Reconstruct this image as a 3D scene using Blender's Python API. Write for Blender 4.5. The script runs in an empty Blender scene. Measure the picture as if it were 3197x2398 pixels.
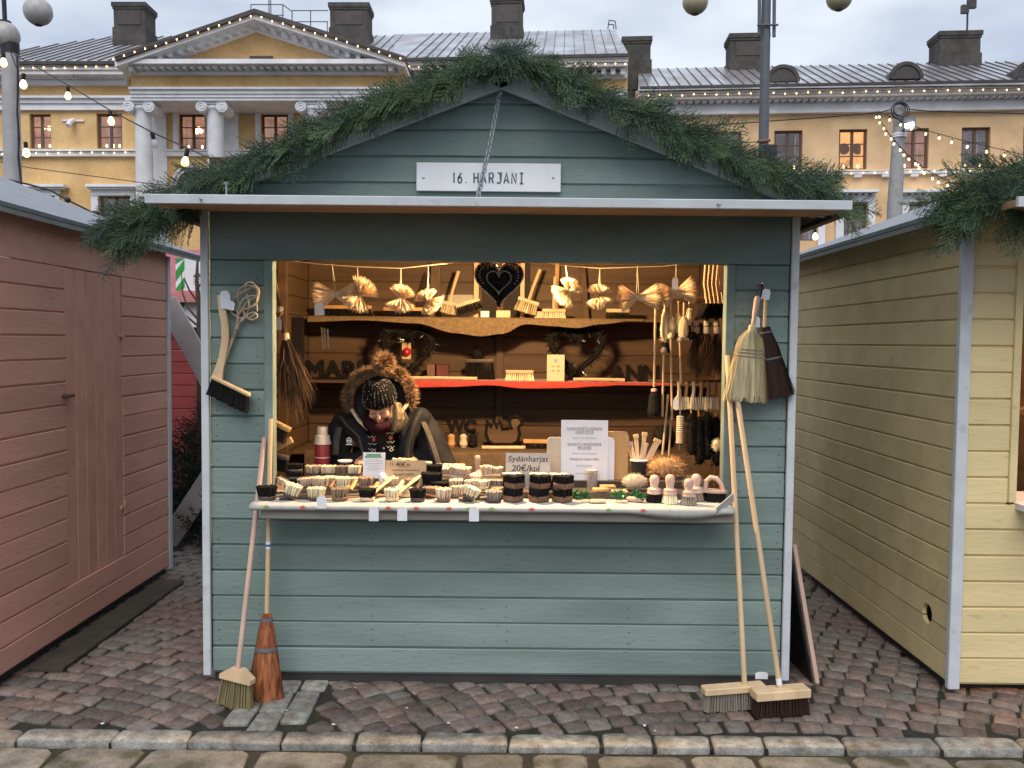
import bpy, math, random
from math import sin, cos, pi, radians, sqrt, atan2
from mathutils import Vector, Matrix, Euler, noise

SC = bpy.context.scene
COL = SC.collection
rnd = random.Random(16)

# ------------------------------------------------------------------ camera, sky, sun, exposure
CAM = Vector((0.065, -4.27, 1.71))
PITCH, ROLL = radians(2.75), radians(0.55)
FPX, CX, CY = 2714.0, 1598.5, 1199.0            # focal length and centre in photograph pixels
up0, ri0 = Vector((0, sin(PITCH), cos(PITCH))), Vector((1, 0, 0))
C_F = Vector((0, cos(PITCH), -sin(PITCH)))
C_U = up0 * cos(ROLL) - ri0 * sin(ROLL)
C_R = ri0 * cos(ROLL) + up0 * sin(ROLL)
cd = bpy.data.cameras.new('camera')
cam = bpy.data.objects.new('camera', cd)
COL.objects.link(cam)
cam.matrix_world = Matrix(((C_R.x, C_U.x, -C_F.x, CAM.x), (C_R.y, C_U.y, -C_F.y, CAM.y),
                           (C_R.z, C_U.z, -C_F.z, CAM.z), (0, 0, 0, 1)))
cd.sensor_width = 36.0
cd.lens = FPX / 3197.0 * 36.0
cd.clip_start, cd.clip_end = 0.05, 2000
SC.camera = cam

SUN_EL, SUN_AZ = radians(51), radians(205)
w = bpy.data.worlds.new('World')
SC.world = w
w.use_nodes = True
nt = w.node_tree
nt.nodes.clear()
o_ = nt.nodes.new('ShaderNodeOutputWorld')
bgd = nt.nodes.new('ShaderNodeBackground')
sky = nt.nodes.new('ShaderNodeTexSky')
sky.sky_type = 'NISHITA'
sky.sun_disc = False
sky.sun_elevation = SUN_EL
sky.sun_rotation = SUN_AZ
sky.dust_density = 3.0
sky.ozone_density = 2.0
mul = nt.nodes.new('ShaderNodeVectorMath'); mul.operation = 'SCALE'; mul.inputs[3].default_value = 0.08
nt.links.new(sky.outputs[0], mul.inputs[0])
tc = nt.nodes.new('ShaderNodeTexCoord')
mp = nt.nodes.new('ShaderNodeMapping'); mp.inputs['Scale'].default_value = (1.0, 1.0, 2.6)
nz = nt.nodes.new('ShaderNodeTexNoise')
nz.inputs['Scale'].default_value = 2.4; nz.inputs['Detail'].default_value = 5; nz.inputs['Roughness'].default_value = 0.5
nt.links.new(tc.outputs['Generated'], mp.inputs[0]); nt.links.new(mp.outputs[0], nz.inputs['Vector'])
cr = nt.nodes.new('ShaderNodeValToRGB')
cr.color_ramp.elements[0].position = 0.38; cr.color_ramp.elements[0].color = (0.42, 0.50, 0.66, 1)
cr.color_ramp.elements[1].position = 0.61; cr.color_ramp.elements[1].color = (0.86, 0.92, 1.0, 1)
nt.links.new(nz.outputs['Fac'], cr.inputs[0])
mx = nt.nodes.new('ShaderNodeMix'); mx.data_type = 'RGBA'; mx.inputs[0].default_value = 0.86
nt.links.new(mul.outputs[0], mx.inputs[6]); nt.links.new(cr.outputs[0], mx.inputs[7])
nt.links.new(mx.outputs[2], bgd.inputs[0])
bgd.inputs[1].default_value = 0.78
nt.links.new(bgd.outputs[0], o_.inputs[0])

sl = bpy.data.lights.new('sun', 'SUN')
sl.energy, sl.angle, sl.color = 1.45, radians(45), (1.0, 0.95, 0.89)
so = bpy.data.objects.new('sun', sl); COL.objects.link(so)
# light comes from behind the camera, high
so.rotation_euler = Vector((0.08, 0.80, -1.0)).to_track_quat('-Z', 'Y').to_euler()
so.location = (0, -8, 12)

SC.render.engine = 'CYCLES'
SC.cycles.use_denoising = True
try: SC.cycles.denoiser = 'OPENIMAGEDENOISE'
except Exception: pass
SC.cycles.max_bounces = 7
SC.cycles.sample_clamp_indirect = 6.0
SC.view_settings.view_transform = 'Standard'
SC.view_settings.look = 'None'
SC.view_settings.exposure = 0.54
SC.view_settings.gamma = 1.0
SC.view_settings.use_curve_mapping = False

# ------------------------------------------------------------------ picture point -> place at a known depth
def ray(px, py):
    return C_R * ((px - CX) / FPX) + C_U * ((CY - py) / FPX) + C_F
def at(px, py, Y):
    d = ray(px, py); return CAM + d * ((Y - CAM.y) / d.y)
def atz(px, py, z):
    d = ray(px, py); return CAM + d * ((z - CAM.z) / d.z)
def atx(px, py, X):
    d = ray(px, py); return CAM + d * ((X - CAM.x) / d.x)
# the far side of the square stands plumb while the near paving falls half a degree to the right
FARM = Matrix(((cos(ROLL), 0, -sin(ROLL), CAM.x), (0, 1, 0, CAM.y), (sin(ROLL), 0, cos(ROLL), CAM.z), (0, 0, 0, 1)))
def fray(px, py):
    a, b = (px - CX) / FPX, (CY - py) / FPX
    return Vector((a, cos(PITCH) + b * sin(PITCH), -sin(PITCH) + b * cos(PITCH)))
def far(px, py, D):
    d = fray(px, py); return d * (D / d.y)

# ------------------------------------------------------------------ materials
MATS = {}
def mat(name, col, rough=0.6, var=0.15, scale=8.0, bump=0.0, bscale=None, metal=0.0, spec=0.4, stretch=(1, 1, 1),
        rand=0.0, emit=0.0, ecol=None, spots=0.0, spotcol=(0.03, 0.03, 0.025), spotscale=30, col2=None, mix2=(0.45, 0.6), scale2=3.0,
        sheen=0.0, detail=4, trans=0.0, alpha=1.0, grain=0.0, gscale=260):
    if name in MATS: return MATS[name]
    m = bpy.data.materials.new(name); m.use_nodes = True
    n, l = m.node_tree.nodes, m.node_tree.links
    p = n['Principled BSDF']
    p.inputs['Roughness'].default_value = rough
    p.inputs['Metallic'].default_value = metal
    p.inputs['Specular IOR Level'].default_value = spec
    if sheen: p.inputs['Sheen Weight'].default_value = sheen
    if trans: p.inputs['Transmission Weight'].default_value = trans
    if alpha < 1: p.inputs['Alpha'].default_value = alpha
    t = n.new('ShaderNodeTexCoord'); mpn = n.new('ShaderNodeMapping'); mpn.inputs['Scale'].default_value = stretch
    oi = n.new('ShaderNodeObjectInfo')
    l.new(t.outputs['Object'], mpn.inputs['Vector'])
    # every piece sees another part of the grain
    av = n.new('ShaderNodeVectorMath'); av.operation = 'SCALE'; av.inputs[3].default_value = 37.0
    cmb = n.new('ShaderNodeCombineXYZ')
    for i in range(3): l.new(oi.outputs['Random'], cmb.inputs[i])
    l.new(cmb.outputs[0], av.inputs[0]); l.new(av.outputs[0], mpn.inputs['Location'])
    nz = n.new('ShaderNodeTexNoise'); nz.inputs['Scale'].default_value = scale; nz.inputs['Detail'].default_value = detail
    l.new(mpn.outputs[0], nz.inputs['Vector'])
    base = n.new('ShaderNodeRGB'); base.outputs[0].default_value = (*col, 1)
    csock = base.outputs[0]
    if col2:
        n2 = n.new('ShaderNodeTexNoise'); n2.inputs['Scale'].default_value = scale2; n2.inputs['Detail'].default_value = 6
        l.new(mpn.outputs[0], n2.inputs['Vector'])
        r2 = n.new('ShaderNodeMapRange'); r2.inputs[1].default_value, r2.inputs[2].default_value = mix2
        l.new(n2.outputs['Fac'], r2.inputs[0])
        m2 = n.new('ShaderNodeMix'); m2.data_type = 'RGBA'; m2.inputs[7].default_value = (*col2, 1)
        l.new(r2.outputs[0], m2.inputs[0]); l.new(csock, m2.inputs[6]); csock = m2.outputs[2]
    mr = n.new('ShaderNodeMapRange'); mr.inputs[1].default_value, mr.inputs[2].default_value = 0.3, 0.7
    mr.inputs[3].default_value, mr.inputs[4].default_value = 1 - var, 1 + var
    l.new(nz.outputs['Fac'], mr.inputs[0])
    fac = mr.outputs[0]
    if grain:
        gz = n.new('ShaderNodeTexNoise'); gz.inputs['Scale'].default_value = gscale; gz.inputs['Detail'].default_value = 2
        l.new(t.outputs['Object'], gz.inputs['Vector'])
        gr = n.new('ShaderNodeMapRange'); gr.inputs[1].default_value, gr.inputs[2].default_value = 0.3, 0.7
        gr.inputs[3].default_value, gr.inputs[4].default_value = 1 - grain, 1 + grain
        l.new(gz.outputs['Fac'], gr.inputs[0])
        gm = n.new('ShaderNodeMath'); gm.operation = 'MULTIPLY'; l.new(fac, gm.inputs[0]); l.new(gr.outputs[0], gm.inputs[1]); fac = gm.outputs[0]
    if rand:
        rr = n.new('ShaderNodeMapRange'); rr.inputs[3].default_value, rr.inputs[4].default_value = 1 - rand, 1 + rand
        l.new(oi.outputs['Random'], rr.inputs[0])
        mm = n.new('ShaderNodeMath'); mm.operation = 'MULTIPLY'; l.new(fac, mm.inputs[0]); l.new(rr.outputs[0], mm.inputs[1]); fac = mm.outputs[0]
    sc = n.new('ShaderNodeVectorMath'); sc.operation = 'SCALE'
    l.new(csock, sc.inputs[0]); l.new(fac, sc.inputs[3]); csock = sc.outputs[0]
    if spots:
        vz = n.new('ShaderNodeTexNoise'); vz.inputs['Scale'].default_value = spotscale; vz.inputs['Detail'].default_value = 2
        l.new(mpn.outputs[0], vz.inputs['Vector'])
        r3 = n.new('ShaderNodeMapRange'); r3.inputs[1].default_value, r3.inputs[2].default_value = 0.66, 0.74
        r3.inputs[4].default_value = spots
        l.new(vz.outputs['Fac'], r3.inputs[0])
        m3 = n.new('ShaderNodeMix'); m3.data_type = 'RGBA'; m3.inputs[7].default_value = (*spotcol, 1)
        l.new(r3.outputs[0], m3.inputs[0]); l.new(csock, m3.inputs[6]); csock = m3.outputs[2]
    l.new(csock, p.inputs['Base Color'])
    if emit:
        if ecol: p.inputs['Emission Color'].default_value = (*ecol, 1)
        else: l.new(csock, p.inputs['Emission Color'])
        p.inputs['Emission Strength'].default_value = emit
    if bump:
        bn = n.new('ShaderNodeTexNoise'); bn.inputs['Scale'].default_value = bscale or scale * 3; bn.inputs['Detail'].default_value = 6
        l.new(mpn.outputs[0], bn.inputs['Vector'])
        bp = n.new('ShaderNodeBump'); bp.inputs['Strength'].default_value = bump; bp.inputs['Distance'].default_value = 0.01
        l.new(bn.outputs['Fac'], bp.inputs['Height']); l.new(bp.outputs[0], p.inputs['Normal'])
    MATS[name] = m
    return m

# ------------------------------------------------------------------ mesh builder
class MB:
    def __init__(s): s.v, s.f = [], []
    def add(s, vs, fs, M=None):
        b = len(s.v)
        if M is not None: s.v.extend((M @ Vector(q))[:] for q in vs)
        else: s.v.extend(tuple(q) for q in vs)
        s.f.extend(tuple(i + b for i in q) for q in fs)
        return s
    def box(s, x0, x1, y0, y1, z0, z1, M=None, ch=0.0):
        x0, x1 = min(x0, x1), max(x0, x1); y0, y1 = min(y0, y1), max(y0, y1); z0, z1 = min(z0, z1), max(z0, z1)
        if ch <= 0:
            vs = [(x, y, z) for z in (z0, z1) for y in (y0, y1) for x in (x0, x1)]
            fs = [(0, 2, 3, 1), (4, 5, 7, 6), (0, 1, 5, 4), (2, 6, 7, 3), (0, 4, 6, 2), (1, 3, 7, 5)]
            return s.add(vs, fs, M)
        c = min(ch, (x1 - x0) / 4.4, (y1 - y0) / 4.4, (z1 - z0) / 4.4)
        rings = []
        for (z, a) in ((z0, c), (z0 + c, 0), (z1 - c, 0), (z1, c)):
            e = a + c
            rings.append([(x0 + e, y0 + a, z), (x1 - e, y0 + a, z), (x1 - a, y0 + e, z), (x1 - a, y1 - e, z),
                          (x1 - e, y1 - a, z), (x0 + e, y1 - a, z), (x0 + a, y1 - e, z), (x0 + a, y0 + e, z)])
        return s.loft(rings, M=M)
    def loft(s, rings, closed=True, caps=True, M=None):
        n = len(rings[0]); vs = [q for r in rings for q in r]; fs = []
        for k in range(len(rings) - 1):
            for i in range(n if closed else n - 1):
                j = (i + 1) % n
                fs.append((k * n + i, k * n + j, (k + 1) * n + j, (k + 1) * n + i))
        if caps and closed:
            fs.append(tuple(range(n - 1, -1, -1)))
            fs.append(tuple((len(rings) - 1) * n + i for i in range(n)))
        return s.add(vs, fs, M)
    def prism(s, poly, z0, z1, M=None):
        return s.loft([[(x, y, z0) for x, y in poly], [(x, y, z1) for x, y in poly]], M=M)
    def tube(s, pts, r, n=8, caps=True, M=None, flat=1.0):
        pts = [Vector(p) for p in pts]; k = len(pts)
        rs = r if isinstance(r, (list, tuple)) else [r] * k
        rings = []; prev = None
        for i, p in enumerate(pts):
            t = (pts[min(i + 1, k - 1)] - pts[max(i - 1, 0)])
            if t.length < 1e-9: t = Vector((0, 0, 1))
            t.normalize()
            if prev is None:
                a = Vector((0, 0, 1)) if abs(t.z) < 0.9 else Vector((0, 1, 0))
                u = t.cross(a).normalized()
            else:
                u = (prev - t * prev.dot(t))
                u = u.normalized() if u.length > 1e-6 else t.orthogonal().normalized()
            prev = u; v = t.cross(u)
            rings.append([(p + (u * cos(2 * pi * j / n) + v * sin(2 * pi * j / n) * flat) * rs[i])[:] for j in range(n)])
        return s.loft(rings, caps=caps, M=M)
    def lathe(s, prof, n=16, M=None, sx=1.0, sy=1.0):
        rings = [[(r * cos(2 * pi * j / n) * sx, r * sin(2 * pi * j / n) * sy, z) for j in range(n)] for r, z in prof]
        return s.loft(rings, M=M)
    def ell(s, c, r, n=14, m=8, M=None):
        if not isinstance(r, (tuple, list)): r = (r, r, r)
        prof = [(sin(pi * (k + 0.001) / m) if 0 < k < m else 0.02, -cos(pi * k / m)) for k in range(m + 1)]
        rings = [[(c[0] + q * cos(2 * pi * j / n) * r[0], c[1] + q * sin(2 * pi * j / n) * r[1], c[2] + z * r[2]) for j in range(n)] for q, z in prof]
        return s.loft(rings, M=M)
    def bar(s, p, q, wd, th, M=None, roll=0.0):
        p, q = Vector(p), Vector(q); t = (q - p); L = t.length; t.normalize()
        a = Vector((0, 1, 0)) if abs(t.y) < 0.9 else Vector((0, 0, 1))
        u = t.cross(a).normalized(); v = t.cross(u)
        if roll: u, v = u * cos(roll) + v * sin(roll), v * cos(roll) - u * sin(roll)
        Mx = Matrix(((u.x, v.x, t.x, p.x), (u.y, v.y, t.y, p.y), (u.z, v.z, t.z, p.z), (0, 0, 0, 1)))
        if M is not None: Mx = M @ Mx
        return s.box(-wd / 2, wd / 2, -th / 2, th / 2, 0, L, Mx, ch=min(wd, th) * 0.12)
    def tuft(s, p, d, L, r0, r1, n=5):
        d = Vector(d).normalized(); u = d.orthogonal().normalized(); v = d.cross(u); p = Vector(p); q = p + d * L
        a0 = rnd.random() * 6
        A = [(p + (u * cos(a0 + 2 * pi * j / n) + v * sin(a0 + 2 * pi * j / n)) * r0)[:] for j in range(n)]
        Bq = [(q + (u * cos(a0 + 2 * pi * j / n) + v * sin(a0 + 2 * pi * j / n)) * r1 + d * rnd.uniform(-.06, .06) * L)[:] for j in range(n)]
        b = len(s.v); s.v.extend(A + Bq + [(q + d * r1 * 0.5)[:]])
        for j in range(n):
            k = (j + 1) % n
            s.f.append((b + j, b + k, b + n + k, b + n + j)); s.f.append((b + n + j, b + n + k, b + 2 * n))
        return s
    def blade(s, p, q, wd, mid=None, nrm=None):
        """a flat tapering fibre from p to q, three points wide"""
        p, q = Vector(p), Vector(q); t = (q - p)
        u = t.cross(Vector(nrm) if nrm else Vector((rnd.uniform(-1, 1), rnd.uniform(-1, 1), rnd.uniform(-1, 1))))
        if u.length < 1e-9: u = t.orthogonal()
        u = u.normalized() * wd * 0.5
        b = len(s.v)
        m = Vector(mid) if mid is not None else (p + q) / 2
        s.v.extend([(p - u)[:], (p + u)[:], (m + u)[:], (m - u)[:], q[:]])
        s.f.extend([(b, b + 1, b + 2, b + 3), (b + 3, b + 2, b + 4)])
        return s
    def mesh(s, name, smooth=None):
        me = bpy.data.meshes.new(name)
        me.from_pydata(s.v, [], s.f)
        if smooth is not None:
            me.polygons.foreach_set('use_smooth', [True] * len(me.polygons))
            me.set_sharp_from_angle(angle=radians(smooth))
        me.update()
        return me
    def obj(s, name, m, parent=None, smooth=35, label=None, cat=None, group=None, kind=None, loc=None):
        me = s.mesh(name, smooth); me.materials.append(m)
        return link(me, name, parent, label, cat, group, kind, loc)

def link(me, name, parent=None, label=None, cat=None, group=None, kind=None, loc=None, M=None):
    o = bpy.data.objects.new(name, me); COL.objects.link(o)
    if parent is not None: o.parent = parent
    if loc is not None: o.location = loc
    if M is not None: o.matrix_basis = M
    if label: o['label'] = label
    if cat: o['category'] = cat
    if group: o['group'] = group
    if kind: o['kind'] = kind
    return o
def thing(name, label, cat, loc=(0, 0, 0), rot=None, group=None, M=None, kind=None):
    o = bpy.data.objects.new(name, None); COL.objects.link(o); o.empty_display_size = 0.1
    if M is not None: o.matrix_world = M
    else:
        o.location = loc
        if rot: o.rotation_euler = rot
    if label: o['label'] = label
    if cat: o['category'] = cat
    if group: o['group'] = group
    if kind: o['kind'] = kind
    return o
def dup(root, M, label=None, group=None):
    r = root.copy(); COL.objects.link(r); r.matrix_world = M
    if label: r['label'] = label
    if group: r['group'] = group
    for ch in list(root.children):
        c = ch.copy(); COL.objects.link(c); c.parent = r
        for g in list(ch.children):
            d = g.copy(); COL.objects.link(d); d.parent = c
    return r
def frame(o, x, y, z):
    """matrix from origin and three axes"""
    x, y, z, o = Vector(x), Vector(y), Vector(z), Vector(o)
    return Matrix(((x.x, y.x, z.x, o.x), (x.y, y.y, z.y, o.y), (x.z, y.z, z.z, o.z), (0, 0, 0, 1)))
def along(p, q, spin=0.0):
    """frame at p with Z towards q"""
    p, q = Vector(p), Vector(q); z = (q - p).normalized()
    a = Vector((0, -1, 0)) if abs(z.y) < 0.95 else Vector((1, 0, 0))
    x = a.cross(z).normalized(); y = z.cross(x)
    x, y = x * cos(spin) + y * sin(spin), y * cos(spin) - x * sin(spin)
    return frame(p, x, y, z)
def TR(x, y, z, rx=0, ry=0, rz=0, s=1.0):
    return Matrix.Translation((x, y, z)) @ Euler((rx, ry, rz)).to_matrix().to_4x4() @ Matrix.Scale(s, 4)
_T = {}
def text_geo(txt, size=1.0, align='CENTER', shear=0.0, ext=0.0, spacing=1.0):
    key = (txt, size, align, shear, ext, spacing)
    if key in _T: return _T[key]
    cu = bpy.data.curves.new('t', 'FONT'); cu.body = txt; cu.size = size; cu.align_x = align; cu.shear = shear
    cu.extrude = ext; cu.resolution_u = 3; cu.space_character = spacing
    ob = bpy.data.objects.new('t', cu)
    me = bpy.data.meshes.new_from_object(ob)
    vs = [v.co[:] for v in me.vertices]; fs = [tuple(p.vertices) for p in me.polygons]
    bpy.data.objects.remove(ob); bpy.data.curves.remove(cu); bpy.data.meshes.remove(me)
    _T[key] = (vs, fs)
    return vs, fs
# ------------------------------------------------------------------ palette
TEAL = mat('teal_paint', (0.176, 0.240, 0.218), 0.62, 0.12, 5, bump=0.25, bscale=60, stretch=(0.25, 1, 1), rand=0.10, spots=0.3, spotscale=70, spotcol=(0.06, 0.095, 0.085), spec=0.3, col2=(0.208, 0.272, 0.254), scale2=2.5, grain=0.16)
TEALG = mat('teal_grey_board', (0.36, 0.39, 0.385), 0.6, 0.10, 6, bump=0.2, stretch=(0.3, 1, 1), spec=0.3)
WHITE = mat('white_trim', (0.55, 0.58, 0.61), 0.5, 0.08, 9, bump=0.15, spots=0.35, spotscale=14, spotcol=(0.3, 0.3, 0.29))
PINK = mat('pink_paint', (0.67, 0.345, 0.255), 0.62, 0.10, 5, bump=0.25, bscale=60, stretch=(0.25, 1, 1), rand=0.05, spots=0.25, spotscale=24, spotcol=(0.22, 0.13, 0.10), spec=0.3, grain=0.13)
YELL = mat('yellow_paint', (0.69, 0.555, 0.295), 0.62, 0.10, 5, bump=0.25, bscale=60, stretch=(0.25, 1, 1), rand=0.05, spots=0.3, spotscale=26, spotcol=(0.25, 0.19, 0.09), spec=0.3, grain=0.13)
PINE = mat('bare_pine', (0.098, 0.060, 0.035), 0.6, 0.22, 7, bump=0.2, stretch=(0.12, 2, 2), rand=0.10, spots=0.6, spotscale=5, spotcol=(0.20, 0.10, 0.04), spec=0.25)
DARKW = mat('dark_plinth_wood', (0.035, 0.032, 0.030), 0.8, 0.3, 10, bump=0.4, stretch=(0.3, 1, 1))
ROOFM = mat('hut_roof_sheet', (0.25, 0.27, 0.30), 0.6, 0.12, 5, bump=0.1, spec=0.5, spots=0.25, spotscale=9)
SOFF = mat('canopy_underside_wood', (0.36, 0.23, 0.14), 0.65, 0.2, 6, bump=0.2, stretch=(0.15, 1, 1))
DIRT = mat('joint_dirt', (0.026, 0.023, 0.020), 0.9, 0.4, 14, bump=0.8, bscale=60, col2=(0.026, 0.028, 0.015), scale2=4)
SETT = mat('red_granite_sett', (0.158, 0.108, 0.093), 0.62, 0.28, 26, bump=0.55, bscale=70, rand=0.38, spec=0.45, col2=(0.150, 0.132, 0.116), mix2=(0.42, 0.62), scale2=2.2, detail=8, spots=0.4, spotscale=90, spotcol=(0.3, 0.26, 0.24), grain=.25, gscale=180)
SLABG = mat('grey_granite_slab', (0.25, 0.245, 0.225), 0.6, 0.38, 20, bump=0.6, bscale=55, rand=0.22, spec=0.4, col2=(0.19, 0.165, 0.135), mix2=(0.48, 0.66), scale2=9, detail=8, spots=0.7, spotscale=38, spotcol=(0.07, 0.07, 0.06), grain=.25, gscale=160)
ROADS = mat('worn_road_slab', (0.165, 0.160, 0.145), 0.65, 0.4, 14, bump=0.7, bscale=45, rand=0.25, col2=(0.05, 0.052, 0.032), mix2=(0.52, 0.66), scale2=7, detail=8, grain=.25, gscale=160)
METAL = mat('dull_steel', (0.42, 0.43, 0.45), 0.35, 0.1, 20, metal=0.9)
BLACKM = mat('black_metal', (0.03, 0.03, 0.035), 0.5, 0.2, 20, metal=0.3)

# ------------------------------------------------------------------ ground
g = MB()
g.add([(-160, -160, -0.055), (160, -160, -0.055), (160, 160, -0.055), (-160, 160, -0.055)], [(0, 1, 2, 3)])
ground = g.obj('ground', DIRT, kind='structure', smooth=None)
g = MB(); g.box(-4.6, 4.6, -0.645, 9.0, -0.05, -0.012)
pave = g.obj('pavement', DIRT, kind='structure', smooth=None)

def stone_mesh(name, lx, ly, h, jit, rs, crown=0.006):
    r = random.Random(rs)
    c = [(-lx / 2, -ly / 2), (lx / 2, -ly / 2), (lx / 2, ly / 2), (-lx / 2, ly / 2)]
    c = [(x + r.uniform(-jit, jit), y + r.uniform(-jit, jit)) for x, y in c]
    def ring(s, z, cut):
        out = []
        for i in range(4):
            p, a, b = Vector((*c[i], 0)), Vector((*c[i - 1], 0)), Vector((*c[(i + 1) % 4], 0))
            for q in (a, b):
                d = (q - p).normalized() * cut; e = (p + d) * s
                out.append((e.x, e.y, z + r.uniform(-.001, .001)))
        return out
    m = MB()
    t = min(lx, ly) * 0.10
    m.loft([ring(0.99, -h, t), ring(1.0, -0.010, t), ring(0.975, -0.002, t * 1.2), ring(0.90, crown * 0.6, t * 1.4)], caps=False)
    b = len(m.v); m.v.append((r.uniform(-.01, .01), r.uniform(-.01, .01), crown))
    for i in range(8): m.f.append((b - 8 + i, b - 8 + (i + 1) % 8, b))
    return m
def stones(name, variants, spots, material, parent, keep):
    mes = []
    for k, mb in enumerate(variants):
        me = mb.mesh(name, 60); me.materials.append(material); mes.append(me)
    spots = sorted(spots, key=lambda s: (Vector((s[0], s[1], 0)) - Vector((CAM.x, CAM.y, 0))).length)
    rest = MB()
    for i, (x, y, z, rz, k, sx, sy) in enumerate(spots):
        M = Matrix.Translation((x, y, z)) @ Euler((rnd.uniform(-.02, .02), rnd.uniform(-.02, .02), rz)).to_matrix().to_4x4() @ Matrix.Diagonal((sx, sy, 1, 1))
        if i < keep: link(mes[k % len(mes)], name, parent, M=M)
        else: rest.add(variants[k % len(variants)].v, variants[k % len(variants)].f, M)
    if rest.v: rest.obj(name + '_field', material, parent, smooth=60, kind='stuff')
# arcs of setts: crests at x = 1.2 and -2.6, springing at the slab band
R_ARC, PIT = 2.7, 0.113
sp = []
for crest, lo, hi in ((1.2, -0.80, 4.4), (-2.75, -4.4, -1.22)):
    for k in range(-18, 72):
        yc = -0.66 + k * PIT - R_ARC
        na = int(0.90 / (PIT / R_ARC))
        for i in range(-na, na + 1):
            a = (i + 0.5 * (k % 2) + rnd.uniform(-.12, .12)) * PIT / R_ARC
            x, y = crest + R_ARC * sin(a), yc + R_ARC * cos(a)
            if not (lo - 0.05 < x < hi) or not (-0.515 < y < 5.2): continue
            if abs(x) < 1.38 and y > 0.10: continue
            if crest > 0 and x < -0.80: continue
            vis = (y < 0.6) or abs(x) > 1.3
            if not vis: continue
            if x < -2.6 and y > 0.15 or x > 2.45 and y > 0.15: continue
            sp.append((x, y, rnd.uniform(-.007, .003), -a + rnd.uniform(-.09, .09), rnd.randrange(9), rnd.uniform(.93, 1.04), rnd.uniform(.93, 1.03)))
stones('sett', [stone_mesh('sett', 0.107, 0.104, 0.03, 0.009, 40 + k, crown=0.004) for k in range(9)], sp, SETT, pave, 300)
# three courses of grey slabs running away under the hut
for ci, xc in enumerate((-1.155, -1.03, -0.905)):
    y = -0.50 + (0.02, -0.13, 0.04)[ci]
    while y < 0.35:
        L = rnd.uniform(0.20, 0.42)
        m = stone_mesh('slab', 0.116, L - 0.012, 0.03, 0.006, 90 + ci * 7 + int(y * 100), crown=0.004)
        m.obj('slab', SLABG, pave, smooth=60, loc=(xc, y + L / 2, rnd.uniform(0, .006)))
        y += L
# kerb of long grey stones, then the lower course of big slabs
kp = MB(); kp.box(-4.8, 4.8, -2.4, -0.662, -0.052, -0.030)
kerb = kp.obj('kerb_bed', DIRT, kind='structure', smooth=None)
x = -2.9; k = 0
while x < 2.9:
    L = rnd.uniform(0.22, 0.42)
    m = stone_mesh('kerb_stone', L - 0.010, 0.108, 0.055, 0.009, 300 + k, crown=0.003)
    m.obj('kerb_stone', SLABG, pave, smooth=60, loc=(x + L / 2, -0.606, rnd.uniform(0.000, 0.008)))
    x += L; k += 1
for row, (yy, dd) in enumerate(((-0.79, 0.21), (-1.02, 0.22), (-1.26, 0.22))):
    x = -2.8 + row * 0.17
    while x < 2.8:
        L = rnd.uniform(0.26, 0.46)
        m = stone_mesh('road_slab', L - 0.03, dd - 0.02, 0.03, 0.014, 500 + row * 50 + k, crown=0.005)
        m.obj('road_slab', ROADS, kerb, smooth=60, loc=(x + L / 2, yy + rnd.uniform(-.008, .008), -0.018 + rnd.uniform(-.006, .004)))
        x += L; k += 1

# ------------------------------------------------------------------ planked walls
PH = 0.128
def plank(xa, xb, z0, h, xat=None, xbt=None, th=0.022):
    xat = xa if xat is None else xat; xbt = xb if xbt is None else xbt
    pr = [(th, 0), (.010, 0), (.010, .006), (.004, .0075), (0, .011), (0, h - .005), (.005, h - .0008), (th, h - .0008)]
    m = MB()
    m.loft([[(xa + (xat - xa) * z / h, y, z0 + z) for y, z in pr], [(xb + (xbt - xb) * z / h, y, z0 + z) for y, z in pr]])
    return m
def wall(parent, M, spans, z0, z1, material, name='plank', h=PH):
    """spans(z) -> list of (xa, xb); the wall faces local -Y"""
    z = z0
    while z < z1 - 0.02:
        hh = min(h, z1 - z)
        for (xa, xb) in spans(z + hh / 2):
            m = plank(xa, xb, 0, hh)
            o = m.obj(name, material, parent, smooth=30)
            o.matrix_basis = M @ Matrix.Translation((0, rnd.uniform(-.0015, .0015), z + rnd.uniform(-.0008, .0008))) @ Matrix.Rotation(rnd.uniform(-.0007, .0007), 4, 'Y')
        z += hh
def board(parent, name, material, x0, x1, y0, y1, z0, z1, ch=0.003, M=None):
    m = MB(); m.box(x0, x1, y0, y1, z0, z1, M, ch=ch); return m.obj(name, material, parent, smooth=30)

# ------------------------------------------------------------------ the teal hut
HW, HD, ZB = 1.455, 2.0, 0.05
OX, OZ0, OZ1 = 1.105, 0.90, 2.12
hut = thing('market_hut', 'teal planked market hut with open serving hatch and gabled roof', 'market hut', (0, 0, 0))
def sp_front(z):
    if OZ0 < z < OZ1: return [(-HW + .04, -OX - .045), (OX + .045, HW - .04)]
    return [(-HW + .04, HW - .04)]
wall(hut, Matrix.Identity(4), lambda z: sp_front(z), ZB, ZB + PH * 16, TEAL)        # up to 2.098
zt = ZB + PH * 16
board(hut, 'header_board', TEAL, -HW + .04, HW - .04, -0.012, 0.02, zt + .002, 2.345)
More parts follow.
